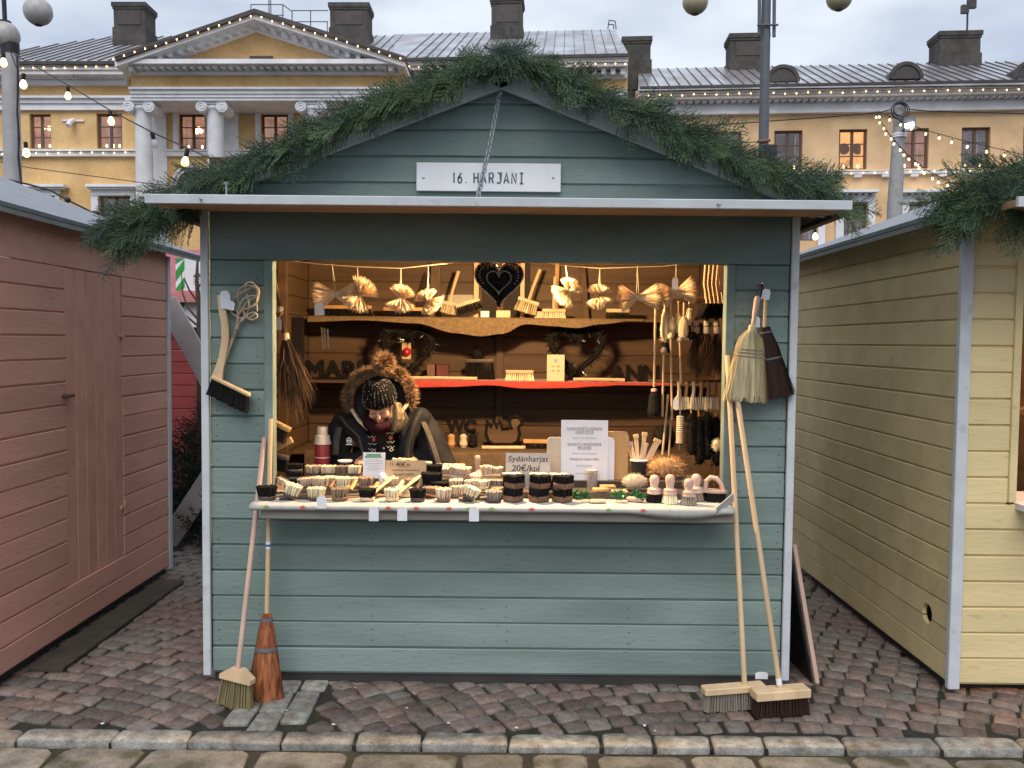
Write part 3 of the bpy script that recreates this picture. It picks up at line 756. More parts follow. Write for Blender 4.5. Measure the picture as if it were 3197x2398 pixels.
# portico
PV = 2.2
m = MB(); F1.fb(m, 283, 862, 160.2, 187, 0.01, PV); m.obj('frieze', OCH, pal, smooth=None)
m = MB(); F1.fb(m, 276, 868, 187.2, 192, 0.012, PV + .30); F1.fb(m, 279, 865, 192.2, 202, .012, PV + .18); F1.fb(m, 281, 863, 202.2, 210, .012, PV + .11); F1.fb(m, 282, 862, 210.2, 217, .012, PV + .05); m.obj('architrave', STUC, pal, smooth=None)
m = MB(); F1.fb(m, 262, 872, 127, 137, .05, PV + 1.0); F1.fb(m, 283, 860, 147.5, 160, .05, PV + .28)
for i in range(36): F1.fb(m, 276 + i * 16.6, 276 + i * 16.6 + 9, 137.2, 147.3, .05, PV + .72)
m.obj('cornice', STUC, pal, smooth=None)
def rake(off0, off1, v0, v1, inset=0.0):
    mb = MB(); pts = []
    L, A, Rr = (247 + inset, 127), (548, 24), (874 - inset, 127)
    # straight rake; inset pulls the feet in
    for o in (off0, off1):
        pts.append([(L[0], L[1] - 0 + o - 0), (A[0], A[1] + o), (Rr[0], Rr[1] + o)])
    top = [F1.p(x, y, v1) for x, y in pts[0]]; bot = [F1.p(x, y, v1) for x, y in pts[1]]
    for i in (0, 1):
        q = [top[i], top[i + 1], bot[i + 1], bot[i]]
        mb.loft([[(u, -v1, z) for u, z in q], [(u, -v0, z) for u, z in q]])
    return mb
rake(-6, 4, .2, PV + 1.25).obj('roof_edge', TIND, pal, smooth=None)
m = rake(4.3, 17, .2, PV + 1.1); m.obj('raking_cornice', STUC, pal, smooth=None)
# tympanum and the moulding round it
u = [F1.p(x, y, PV) for x, y in ((300, 126.5), (548, 44), (820, 126.5))]
m = MB(); m.loft([[(a, -PV, b) for a, b in u], [(a, -.3, b) for a, b in u]]); m.obj('tympanum', OCH, pal, smooth=None)
m = MB()
for (x0, y0, x1, y1) in ((286, 126, 548, 40), (832, 126, 548, 40)):
    lo0, lo1 = F1.p(x0, y0, PV + .25), F1.p(x1, y1, PV + .25); dz = (F1.p(548, 40, PV)[1] - F1.p(548, 66, PV)[1])
    foot = (F1.p(x0 + (96 if x0 < 500 else -96), 126, PV + .25))
    q = [lo0, lo1, (lo1[0], lo1[1] - dz), foot]
    m.loft([[(a, -PV - .25, b) for a, b in q], [(a, -PV - .004, b) for a, b in q]])
m.obj('raking_moulding', STUC, pal, smooth=None)
m = MB()
for i in range(13):
    for s in (0, 1):
        t = (i + .6) / 13.3
        xx = (268 + (548 - 268) * t) if s == 0 else (856 + (548 - 856) * t); yy = 127 + (24 - 127) * t + 19
        F1.fb(m, xx - 4.5, xx + 4.5, yy, yy + 11, PV - .02, PV + .75)
m.obj('modillions', STUC, pal, smooth=None, kind='stuff')
m = MB(); F1.fb(m, 538, 588, 121, 126, PV, PV + .12); m.obj('plaque', TIND, pal, smooth=None)
# columns
for cx in (308, 464, 676, 832):
    col = thing('column', None, None); col.parent = pal
    uu, zt = F1.p(cx, 217, PV - .55); col.location = (uu, -(PV - .55), 0)
    r = .42; hh = zt - .62
    m = MB(); m.lathe([(r * 1.18, 0), (r * 1.18, .3), (r * 1.02, .36), (r, .5), (r, hh * .33), (r * .95, hh * .66), (r * .86, hh), (r * .92, hh + .06)], 24); m.obj('shaft', STUC, col, smooth=40)
    m = MB(); m.lathe([(r * .9, hh + .06), (r * 1.1, hh + .2), (r * .95, hh + .34)], 20); m.box(-.60, .60, -.55, .55, hh + .47, hh + .62); m.box(-.55, .55, -.46, .46, hh + .34, hh + .469)
    m.obj('capital', STUC, col, smooth=40)
    for s in (-1, 1):
        m = MB(); Mv = frame((s * .46, -.52, hh + .22), (1, 0, 0), (0, 0, 1), (0, 1, 0))
        m.lathe([(.26, 0), (.26, 1.04)], 20, Mv)
        sp_ = [(.24 * (1 - i / 34) * cos(i * .42 * s), .24 * (1 - i / 34) * sin(i * .42 * s), -.012) for i in range(30)]
        m.tube([(Mv @ Vector(q))[:] for q in sp_], .028, 5); m.obj('volute', STUC, col, smooth=40)
    q = MB(); uu2, _ = F1.p(cx + 30, 217, .1); q.box(uu2 - uu - .42, uu2 - uu + .42, PV - .55 - .13, PV - .55 - .01, 0, zt); q.obj('pilaster', STUC, col, smooth=None)
# arch over the portico door
m = MB(); uc, zc = F1.p(413, 402, .12)
for rr, th, vv in ((.98, .10, .16), (.84, .10, .10)):
    pts = [(uc + rr * cos(pi * i / 20), zc + rr * sin(pi * i / 20)) for i in range(21)]; pin = [(uc + (rr - th) * cos(pi * i / 20), zc + (rr - th) * sin(pi * i / 20)) for i in range(21)]
    for i in range(20): m.loft([[(pts[i][0], -vv, pts[i][1]), (pts[i + 1][0], -vv, pts[i + 1][1]), (pin[i + 1][0], -vv, pin[i + 1][1]), (pin[i][0], -vv, pin[i][1])], [(a, -.004, b) for a, b in (pts[i], pts[i + 1], pin[i + 1], pin[i])]])
m.obj('arch', STUC, pal, smooth=None)
m = MB(); m.prism([(uc + .72 * cos(pi * i / 16), zc + .72 * sin(pi * i / 16)) for i in range(17)], 0.005, .03, frame((0, 0, 0), (1, 0, 0), (0, 0, 1), (0, -1, 0))); m.obj('fanlight', PANE, pal, smooth=None)
# roofs with standing seams
def tin_roof(F, parent, quad, n, ve, vr, name='roof'):
    (e0, e1, r1, r0) = quad                           # pixel points: eave left, eave right, ridge right, ridge left
    E0, E1 = [Vector((F.p(*q, ve)[0], -ve, F.p(*q, ve)[1])) for q in (e0, e1)]
    R1, R0 = [Vector((F.p(*q, vr)[0], -vr, F.p(*q, vr)[1])) for q in (r1, r0)]
    m = MB(); dn = Vector((0, 0, -.12))
    m.loft([[E0[:], E1[:], R1[:], R0[:]], [(E0 + dn)[:], (E1 + dn)[:], (R1 + dn)[:], (R0 + dn)[:]]])
    rf = m.obj(name, TIN, parent, smooth=None)
    q = MB()
    # seams run straight up the slope
    L = E1.x - E0.x
    for i in range(1, n):
        x = E0.x + L * i / n
        e = E0.lerp(E1, i / n)
        # where the vertical plane x = const meets the top outline
        if x < R0.x:
            t = (x - E0.x) / max(1e-6, R0.x - E0.x); top = E0.lerp(R0, t)
        elif x > R1.x:
            t = (E1.x - x) / max(1e-6, E1.x - R1.x); top = E1.lerp(R1, t)
        else:
            t = (x - R0.x) / max(1e-6, R1.x - R0.x); top = R0.lerp(R1, t)
        if (top - e).length > .3: q.bar(e + Vector((0, 0, .03)), top + Vector((0, 0, .03)), .022, .045)
    q.obj('seams', TIND, rf, smooth=None)
    return rf
r1_ = tin_roof(F1, pal, ((-150, 133), (840, 130), (900, 77), (243, 79)), 44, 1.0, -8.0)
chimney(F1, r1_, 240, 316, 5, 82, -4.5)
chimney(F1, r1_, 708, 798, 6, 82, -4.5)
m = MB()
pr = [F1.p(x, y, -3.5) for x, y in ((541, 26), (541, 10), (610, 10), (630, 25), (630, 44), (668, 23), (695, 24), (708, 24))]
for a, b in ((0, 1), (1, 2), (2, 3), (3, 4), (2, 2)):
    if a != b: m.tube([(pr[a][0], 3.5, pr[a][1]), (pr[b][0], 3.5, pr[b][1])], .025, 5)
for (a, b, c, d) in ((630, 23, 708, 23), (640, 47, 708, 47), (630, 23, 630, 50), (670, 23, 670, 60), (706, 47, 706, 70), (610, 10, 610, 40), (560, 33, 612, 33)):
    q0, q1 = F1.p(a, b, -3.5), F1.p(c, d, -3.5); m.tube([(q0[0], 3.5, q0[1]), (q1[0], 3.5, q1[1])], .025, 5)
m.obj('roof_rail', TIND, r1_)
m = MB(); q0, q1 = F1.p(582, 45, -5), F1.p(581, -40, -5); m.tube([(q0[0], 5, q0[1]), (q1[0], 5, q1[1])], [.1, .08], 8); m.obj('flagpole', POLEW, r1_)
# surveillance camera between the windows
m = MB(); q = F1.p(152, 262, .3); m.bar((q[0] - .55, -.05, q[1] + .10), (q[0] + .5, -.05, q[1] + .08), .08, .08); m.tube([(q[0], -.05, q[1] + .1), (q[0], -.3, q[1]), (q[0] - .05, -.5, q[1] - .25)], .12, 8); m.obj('security_camera', STUC, pal)
# centre block to the right of the pediment, turned a little
F2 = Facade(1100, 42.0, -radians(3.7))
M12 = F1.M.inverted() @ F2.M
def p2(mb, name, mt):
    mb.v = [(M12 @ Vector(q))[:] for q in mb.v]; return mb.obj(name, mt, pal, smooth=None)
m = MB(); holed(m, F2.p(860, 300)[0], F2.p(1354, 300)[0], 0, F2.p(1354, 130)[1], [], 0.0); u = F2.p(1354, 300)[0]; m.add([(u, 0, 0), (u, 9, 0), (u, 9, F2.p(1354, 130)[1]), (u, 0, F2.p(1354, 130)[1])], [(0, 1, 2, 3)]); p2(m, 'wall', OCH)
m = MB(); F2.fb(m, 866, 1356, 130, 138, 0, 1.0); F2.fb(m, 866, 1355, 138.2, 147, 0, .9); F2.fb(m, 866, 1354, 160, 172, 0, .3)
for i in range(24): F2.fb(m, 872 + i * 20.3, 882 + i * 20.3, 147.2, 159.8, 0, .66)
p2(m, 'cornice', STUC)
m = MB(); F2.fb(m, 860, 1357, 120, 126.5, -.1, 1.2); p2(m, 'gutter', TIND)
m = MB(); F2.fb(m, 866, 1357, 126.7, 129.8, 0, 1.1); p2(m, 'gutter_board', STUC)
m = MB(); F2.fb(m, 866, 1354.5, 199, 230, 0, .3); p2(m, 'frieze_band', STUC)
hold = thing('centre_roof', None, None); hold.parent = pal; hold.matrix_basis = M12
tin_roof(F2, hold, ((850, 128), (1357, 117.5), (1328, 64), (850, 74)), 22, 1.1, -8.0, 'roof_sheet')
chimney(F2, hold, 1057, 1130, -6, 80, -5, name='chimney_stack')
m = MB()
for a, b, c, d in ((1312, 63, 1315, 44), (1315, 44, 1328, 46), (1328, 46, 1330, 64), (1313, 53, 1324, 53), (1324, 53, 1325, 63)):
    q0, q1 = F2.p(a, b, -7), F2.p(c, d, -7); m.tube([(q0[0], 7, q0[1]), (q1[0], 7, q1[1])], .03, 5)
m.obj('roof_ladder', TIND, hold)

# --- peach building on the right
F3 = Facade(1700, 41.4, -radians(3.6))
pch = thing('long_building', 'peach rendered building with a tin roof, arched dormers and warm bulbs under its eaves', 'building', M=F3.M)
w3 = [(1540, 1601, 284, 372), (1672, 1733, 282, 368), (1812, 1873, 279, 366), (1945, 2006, 277, 364), (2077, 2139, 275, 363), (2210, 2272, 273, 361),
      (1700, 1765, 440, 520), (1822, 1872, 440, 530), (1962, 2020, 440, 530), (2095, 2150, 440, 530)]
holes = [F3.hole(*q) for q in w3]
zt3 = F3.p(1700, 190)[1]
m = MB(); holed(m, F3.p(1372, 300)[0], F3.p(2330, 300)[0], 0, zt3, holes, 0.0); u = F3.p(1372, 300)[0]; m.add([(u, 0, 0), (u, 12, 0), (u, 12, zt3), (u, 0, zt3)], [(0, 3, 2, 1)]); m.obj('wall', OCHP, pch, smooth=None)
for i, h in enumerate(holes):
    room = [ROOMD, ROOMD, ROOMY, ROOMW, ROOMD, ROOMD, ROOMD, ROOMD, ROOMD, ROOMD][i]
    window(pch, h, 0.0, room, candles=(0 if i > 5 else 2), fr=.10)
# two round paper shades hang in the bright room
for q in (1822, 1852):
    u, zz = F3.p(q, 322, -1.0); m = MB(); m.ell((u, 1.0, zz), (.27, .1, .27), 16, 8); m.obj('paper_shade', mat('dark_shade', (.16, .12, .10), .8, .1), pch)
m = MB(); hz = lambda y: y
for (y0, y1, v) in ((187.5, 190.5, 1.25), (196, 205, 1.0), (205.2, 213, .85), (221, 240, .22), (240.2, 247, .32)):
    uu0, uu1 = F3.p(1374, y0)[0], F3.p(2330, y0)[0]; z1_, z0_ = F3.p(1700, y0 - 3, v)[1], F3.p(1700, y1 - 3, v)[1]
    m.box(uu0, uu1, -v, 0, z0_, z1_)
z1_, z0_ = F3.p(1700, 210.2, .6)[1], F3.p(1700, 217.8, .6)[1]
for i in range(62):
    uu0 = F3.p(1376 + i * 15.6, 210, .6)[0]; m.box(uu0, uu0 + .21, -.62, 0, z0_, z1_)
m.obj('cornice', STUC, pch, smooth=None)
m = MB(); m.box(F3.p(1376, 180)[0], F3.p(2330, 180)[0], -1.3, .1, F3.p(1700, 187.4, 1.2)[1], F3.p(1700, 182, 1.2)[1]); m.obj('gutter', TIND, pch, smooth=None)
m = MB(); m.box(F3.p(1374, 370)[0], F3.p(2330, 370)[0], -.22, 0, F3.p(1800, 377, .2)[1], F3.p(1800, 369, .2)[1])
for i in range(14):
    uu0 = F3.p(1540 + i * 61, 370, .2)[0]; m.box(uu0, uu0 + .35, -.2, 0, F3.p(1800, 383, .2)[1], F3.p(1800, 377.1, .2)[1])
m.obj('string_course', STUC, pch, smooth=None)
for (a, b, c, d) in w3[6:]:
    m = MB(); F3.fb(m, a - 30, b + 26, 409, 415, 0, .55); F3.fb(m, a - 22, b + 18, 421, 436, 0, .14)
    for i in range(7): F3.fb(m, a - 24 + i * (b - a + 42) / 6.5, a - 24 + i * (b - a + 42) / 6.5 + 5, 415.2, 420.8, 0, .35)
    F3.fb(m, a - 18, a - 1, 436, 540, 0, .14); F3.fb(m, b + 1, b + 16, 436, 540, 0, .14); m.obj('window_hood', STUC, pch, smooth=None)
r3 = tin_roof(F3, pch, ((1378, 190), (2330, 175), (2330, 131), (1378, 149)), 40, 1.25, -4.5)
chimney(F3, r3, 1342, 1408, 80, 150, -3.0, vents=False)
chimney(F3, r3, 1574, 1662, 73, 148, -3.6)
chimney(F3, r3, 2027, 2120, 68, 135, -3.6, vents=False)
for cx, yb in ((1690, 176), (1956, 170), (2224, 168)):
    m = MB(); u, zz = F3.p(cx, yb, .4); r = .68 * 1.05
    pr = [(u + r * cos(pi * i / 20), zz + r * sin(pi * i / 20)) for i in range(21)]
    m.loft([[(a, -.4, b) for a, b in pr], [(a, 3.0, b) for a, b in pr]]); dm = m.obj('dormer', TIND, r3, smooth=40)
    m = MB(); m.loft([[(u + r * 1.08 * cos(pi * i / 20), -.46, zz + r * 1.08 * sin(pi * i / 20)) for i in range(21)] + [(u + r * .86 * cos(pi * i / 20), -.46, zz + r * .86 * sin(pi * i / 20)) for i in range(20, -1, -1)],
                     [(u + r * 1.08 * cos(pi * i / 20), -.38, zz + r * 1.08 * sin(pi * i / 20)) for i in range(21)] + [(u + r * .86 * cos(pi * i / 20), -.38, zz + r * .86 * sin(pi * i / 20)) for i in range(20, -1, -1)]]); m.obj('dormer_rim', CHIM, dm)
# mast with two floodlights on the last chimney
m = MB(); q0, q1 = F3.p(2088, 70, -3), F3.p(2090, -30, -3); m.tube([(q0[0], 3, q0[1]), (q1[0], 3, q1[1])], .05, 6)
for (x, y) in ((2080, 23), (2096, 12)):
    a = F3.p(x, y, -3); m.box(a[0] - .17, a[0] + .17, 2.75, 2.95, a[1] - .2, a[1] + .2)
m.obj('floodlight_mast', TIND, r3, smooth=None)

# --- bulbs along the cornices
bm_ = MB(); bm_.ell((0, 0, 0), (.030, .030, .040), 8, 6); BULB = bm_.mesh('bulb', 60); BULB.materials.append(GLOW)
def bulb_run(name, label, F, pts, n, v, cat='string lights'):
    """bulbs spaced along a pixel polyline on the facade"""
    st = thing(name, label, cat, group='bulb strings on the facades', M=F.M)
    P = [Vector((F.p(x, y, v)[0], -v, F.p(x, y, v)[1])) for x, y in pts]
    Ls = [(P[i + 1] - P[i]).length for i in range(len(P) - 1)]; T = sum(Ls)
    for k in range(n):
        s = T * k / (n - 1); i = 0
        while i < len(Ls) - 1 and s > Ls[i]: s -= Ls[i]; i += 1
        q = P[i].lerp(P[i + 1], min(1, s / Ls[i])); link(BULB, 'bulb', st, loc=q + Vector((0, 0, rnd.uniform(-.03, .03))))
    m = MB(); m.tube([q + Vector((0, .05, .07)) for q in P], .012, 4); m.obj('cable', CABLE, st)
bulb_run('string_lights', 'row of warm bulbs under the eaves left of the pediment', F1, ((-20, 148), (252, 144.5)), 13, 1.12)
bulb_run('string_lights', 'warm bulbs climbing both slopes of the pediment', F1, ((244, 127), (548, 33), (864, 126)), 28, PV + 1.35)
bulb_run('string_lights', 'row of warm bulbs on the string course left of the columns', F1, ((-20, 332), (294, 329)), 14, .36)
bulb_run('string_lights', 'few bulbs between pediment and fir garland under the tin roof', F2, ((872, 127), (876, 140), (890, 145), (1350, 137)), 24, 1.15)
bulb_run('string_lights', 'long row of warm bulbs under the eaves of the peach building', F3, ((1400, 206.5), (2225, 192.5)), 34, 1.12)
bulb_run('string_lights', 'row of warm bulbs on the string course of the peach building', F3, ((1560, 378), (2225, 367.5)), 27, .34)
# ------------------------------------------------------------------ lamp posts, poles and bulb strings on the square
def fp(x, y, D):            # picture point (2212 wide) at distance D, in world space
    return FARM @ far(x * K, y * K, D)
def ground_under(p): return Vector((p.x, p.y, -0.05))
# left lamp post
D = 12.0
a, b = fp(20, 110, D), fp(31, 400, D); base = ground_under(b)
lp = thing('street_lamp', 'pale street lamp post with opal globes and black stem', 'street lamp', base)
m = MB(); m.tube([(0, 0, 0), a - base], [.13, .105], 14); m.obj('post', POLEW, lp)
m = MB(); m.tube([a - base + Vector((0, 0, -.04)), a - base + Vector((0, 0, .10))], [.115, .12], 14); m.obj('collar', BLACKM, lp)
def globe(parent, c, r, mt, neck=True):
    m = MB(); m.ell((0, 0, 0), r, 22, 14); o = m.obj('globe', mt, parent, loc=c)
    q = MB(); q.lathe([(r * .42, r * .90), (r * .42, r * 1.04), (r * .1, r * 1.06)], 12); q.lathe([(r * .26, -r * 1.0), (r * .28, -r * .955)], 12); q.obj('cap', BLACKM, o)
c1, c2 = fp(10, 77, D) - base, fp(81, 25, D) - base
globe(lp, c1, .185, GLOBE); globe(lp, c2, .185, GLOBE)
m = MB(); m.tube([c1 + Vector((0, 0, .18)), c1 + Vector((-.02, 0, .9)), c1 + Vector((.25, 0, 1.05)), c2 + Vector((0, 0, .75)), c2 + Vector((0, 0, .18))], .03, 8); m.obj('arm', BLACKM, lp)
m = MB(); qs = [fp(x, y, D - .2) - base for x, y in ((36, 120), (38, 180), (36, 240), (40, 300), (38, 340), (45, 400))]; m.tube(qs, .014, 6); m.obj('cable', CABLE, lp)
# right lamp post
D = 17.0
a, b = fp(1656, -90, D), fp(1648, 335, D); base = ground_under(fp(1640, 700, D))
rp = thing('street_lamp', 'tall grey steel lamp post with yellowed globes hung high', 'street lamp', base)
m = MB(); m.tube([(0, 0, 0), b - base, a - base], [.105, .098, .085], 14); m.obj('post', POLED, rp)
for dx, yb in ((-16, 76), (16, 80)):
    m = MB(); m.tube([fp(1656 + dx, -60, D - .05) - base, fp(1655 + dx, yb, D - .05) - base], .034, 8); m.obj('side_tube', POLED, rp)
m = MB(); m.tube([fp(1635, 54, D - .12) - base, fp(1680, 54, D - .12) - base], .02, 6); m.obj('clamp', POLED, rp)
for gx, gy in ((1501, 4), (1812, -5)):
    q = fp(gx, gy, D) - base; globe(rp, q, .245, GLOBEY)
    m = MB(); m.tube([q + Vector((0, 0, .24)), q + Vector((0, 0, .9)), Vector((a - base)) + Vector((0, 0, .2))], .035, 8); m.obj('arm', POLED, rp)
m = MB(); m.box(-.12, .12, -.12, .10, -.16, .16, Matrix.Translation(fp(1660, 333, D - .25) - base), ch=.01); m.obj('junction_box', BLACKM, rp)
m = MB(); m.tube([fp(1636, 306, D - .1) - base, fp(1663, 303, D - .1) - base], .03, 6); m.tube([fp(1636, 306, D - .1) - base, fp(1600, 309, D - .3) - base], .01, 5); m.obj('clamp', mat('rust', (.2, .1, .06), .8, .2), rp)
# concrete pole with LED lamp and coil of cable
D = 20.0
a, b = fp(1943, 232, D), fp(1932, 445, D); base = ground_under(b)
cp = thing('concrete_pole', 'pale concrete pole with a coil of cable and a lit LED lamp', 'pole', base)
m = MB(); m.tube([(0, 0, 0), b - base, a - base], [.19, .165, .12], 16); m.obj('post', CONC, cp)
m = MB()
for k in range(4):
    pts = []
    for j in range(21):
        an = 2 * pi * j / 20; pts.append(fp(1943 + (13 + k * 2.2) * cos(an) + (k % 2) * 2 - 1, 237 + (12 + k * 2.4) * sin(an) + k, D - .2) - base)
    m.tube(pts, .013, 5, caps=False)
m.obj('cable_coil', CABLE, cp)
q0, q1 = fp(1950, 283, D - .1) - base, fp(1960, 270, D - .4) - base
m = MB(); m.tube([q0, q1], .035, 6); m.bar(fp(1952, 270, D - .4) - base, fp(1978, 265, D - .5) - base, .30, .05); lh = m.obj('lamp_head', POLED, cp)
m = MB(); m.bar(fp(1954, 272.5, D - .52) - base, fp(1973, 268.5, D - .58) - base, .10, .04); m.obj('led_panel', LEDW, lh)
m = MB()
for yy in (291, 296): m.lathe([(.163, -.02), (.163, .02)], 14, Matrix.Translation(fp(1941, yy, D) - base))
m.obj('band', STUC, cp)

# bulb strings hung across the square
sb = MB(); sb.lathe([(.004, .0), (.016, -.004), (.017, -.05), (.012, -.055)], 8); SOCK = sb.mesh('socket', 50); SOCK.materials.append(CABLE)
gb = MB(); gb.lathe([(.010, -.052), (.020, -.068), (.0275, -.09), (.026, -.108), (.015, -.122), (.002, -.126)], 10); GLB = gb.mesh('bulb', 60); GLB.materials.append(GLOW)
CLEAR = mat('unlit_bulb', (.6, .6, .62), .1, .05, alpha=.5)
GLB2 = GLB.copy(); GLB2.materials.clear(); GLB2.materials.append(CLEAR)
def hung(label, pts, bulbs, scale=1.0, cable=True, unlit=(), group=None, rad=.007):
    """pts: cable as (x, y, D); bulbs: (x, y, D) points on the cable"""
    P = [fp(*p) for p in pts]; base = P[0].copy()
    st = thing('string_lights', label, 'string lights', base, group=group)
    if cable:
        m = MB(); m.tube([p - base for p in P], rad, 6); m.obj('cable', CABLE, st)
    for i, bq in enumerate(bulbs):
        q = fp(*bq) - base
        Mx = Matrix.Translation(q) @ Euler((rnd.uniform(-.15, .15), rnd.uniform(-.25, .25), 0)).to_matrix().to_4x4() @ Matrix.Scale(scale, 4)
        link(SOCK, 'socket', st, M=Mx); link(GLB2 if i in unlit else GLB, 'bulb', st, M=Mx)
    return st
hung('cable of large bulbs running down from the globe lamp to the fir garland', [(30, 118, 11.9), (140, 180, 10.6), (240, 240, 9.4), (330, 287, 8.4), (420, 327, 7.6), (480, 355, 7.0)],
     [(146, 186, 10.5), (237, 239, 9.4), (327, 285, 8.4), (404, 322, 7.7), (472, 352, 7.05)], scale=1.25, unlit=(2,))
hung('bulbs clipped to the pale lamp post by the pink hut', [(20, 108, 11.7), (36, 150, 11.7), (36, 230, 11.7), (38, 305, 11.7), (45, 395, 11.7)],
     [(6, 112, 11.6), (50, 158, 11.5), (54, 306, 11.5)], scale=1.6)
hung('string of small bulbs sloping steeply down past the concrete pole', [(1890, 246, 19), (1920, 290, 18.5), (1960, 335, 18), (2005, 370, 17.5), (2060, 398, 17)],
     [(1892, 246, 19), (1898, 246, 19), (1900, 258, 18.9), (1908, 270, 18.8), (1914, 282, 18.6), (1923, 293, 18.5), (1931, 304, 18.4), (1943, 317, 18.2), (1950, 328, 18.1), (1961, 337, 18), (1975, 347, 17.9), (1985, 356, 17.8), (1995, 366, 17.6), (2014, 378, 17.4), (2027, 386, 17.3), (2047, 393, 17.1)], scale=.80, rad=.008)
hung('string of small bulbs running from the concrete pole to the yellow hut', [(1895, 240, 19), (1946, 262, 18.5), (2000, 282, 18), (2080, 304, 17), (2212, 335, 16), (2300, 352, 15)],
     [(1920, 252, 18.8), (1946, 262, 18.5), (1969, 271, 18.3), (2001, 282, 18), (2026, 291, 17.7), (2056, 300, 17.3), (2091, 309, 16.9), (2130, 320, 16.6), (2169, 328, 16.3)], scale=.80, rad=.008)
hung('single lit bulb hanging beyond the yellow hut roof', [(1752, 484, 14), (1758, 492, 14), (1775, 488, 14)], [(1759, 492, 14)], scale=1.6)
# plain overhead wires
for lab, pts in (('thin overhead wire from the steel lamp post to the concrete pole', [(1520, 272, 21), (1660, 262, 20.6), (1800, 252, 20.3), (1900, 243, 20), (1926, 236, 20)]),
                 ('thin overhead wire leaving the concrete pole beyond the yellow hut', [(1962, 236, 20), (2000, 240, 20), (2212, 246, 20.5), (2300, 250, 21)]),
                 ('slack dark wire in front of the ochre wall beside the pink hut roof', [(0, 350, 22), (60, 362, 22), (180, 378, 22), (310, 395, 22), (370, 402, 22)]),
                 ('drooping dark cable with a knot over the pink hut roof', [(0, 385, 9), (60, 398, 9), (110, 412, 9), (145, 432, 9), (205, 462, 9)])):
    P = [fp(*q) for q in pts]; m = MB(); m.tube([q - P[0] for q in P], .010 if 'dark' in lab else .014, 5)
    if 'knot' in lab: m.ell(P[3] - P[0], (.035, .03, .03), 8, 6); m.ell(P[4] - P[0], (.05, .03, .035), 8, 6)
    m.obj('overhead_wire', CABLE, label=lab, cat='wire', loc=P[0])

# ------------------------------------------------------------------ red hut, sign, brace and spruces seen in the gap on the left
RED = mat('red_paint', (.22, .035, .035), .6, .12, 5, rand=.05, bump=.2)
rb = Vector((-4.6, 5.2, 0))
red = thing('market_hut', 'red market hut seen through the gap beyond the pink hut', 'market hut', rb)
wall(red, Matrix.Identity(4), lambda z: [(0, 2.6)], .05, 2.2, RED)
wall(red, frame((2.6, 0, 0), (0, 1, 0), (-1, 0, 0), (0, 0, 1)), lambda z: [(0, 2)], .05, 2.2, RED)
m = MB(); Mx = Matrix.Identity(4)
m.loft([[(-.2, -.25, 2.15), (2.85, -.25, 2.15), (2.85, 1.0, 2.75), (-.2, 1.0, 2.75)], [(-.2, -.25, 2.18), (2.85, -.25, 2.18), (2.85, 1.0, 2.78), (-.2, 1.0, 2.78)]]); m.obj('roof_sheet', mat('red_roof', (.36, .10, .12), .5, .12, 4), red)
m = MB(); m.box(-.2, 2.85, -.27, -.252, 2.10, 2.19); m.obj('eave_board', mat('pale_red', (.5, .2, .2), .6, .1), red)
a, b = at(548, 806, 5.05), at(650, 1022, 5.05)
sg = thing('notice_board', 'white shower notice with green diagonal stripes on the red hut', 'sign', (a.x, 5.05, b.z))
H = a.z - b.z; W = .62
m = MB(); m.box(0, W, 0, .02, 0, H); m.obj('panel', PLATE, sg)
m = MB()
for i in range(5):
    z0 = -.08 + i * H / 3.9
    za, zb = max(0.0, z0), min(H, z0 + .26)
    q = [(.0, max(.0, min(H, z0))), (.095, max(.0, min(H, z0 + .13))), (.095, max(.0, min(H, z0 + .24))), (.0, max(.0, min(H, z0 + .11)))]
    m.loft([[(x, -.004, z) for x, z in q], [(x, -.001, z) for x, z in q]])
m.obj('stripes', mat('green_stripe', (.03, .30, .06), .5, .05), sg, smooth=None)
m = MB()
q = at(617, 866, 5.04); cxs, czs = q.x - a.x, q.z - b.z
m.prism([(cxs + .05 * cos(pi * i / 10), czs + .045 * sin(pi * i / 10)) for i in range(11)], .002, .004, frame((0, 0, 0), (1, 0, 0), (0, 0, 1), (0, -1, 0)))
for r_ in range(3):
    for c_ in range(4): m.box(cxs - .045 + c_ * .03 - .004, cxs - .045 + c_ * .03 + .004, -.004, -.001, czs - .025 - r_ * .025, czs - .017 - r_ * .025)
m.obj('shower_mark', INK, sg, smooth=None)
# white diagonal boards, the shade of the gap put into their grey colour
br = thing('cross_brace', 'white painted diagonal boards bracing the space behind the teal hut', 'brace', (-2.0, 2.9, 0))
for (x0, y0, x1, y1) in ((520, 940, 690, 1250), (520, 1700, 690, 1440)):
    p, q = at(x0, y0, 2.9), at(x1, y1, 2.9); m = MB(); m.bar(p - br.location, q - br.location, .17, .03); m.obj('brace_board', POLEW, br)
m = MB(); m.box(.30, .40, -.02, .05, 0, 2.0); m.obj('post', STUC, br)

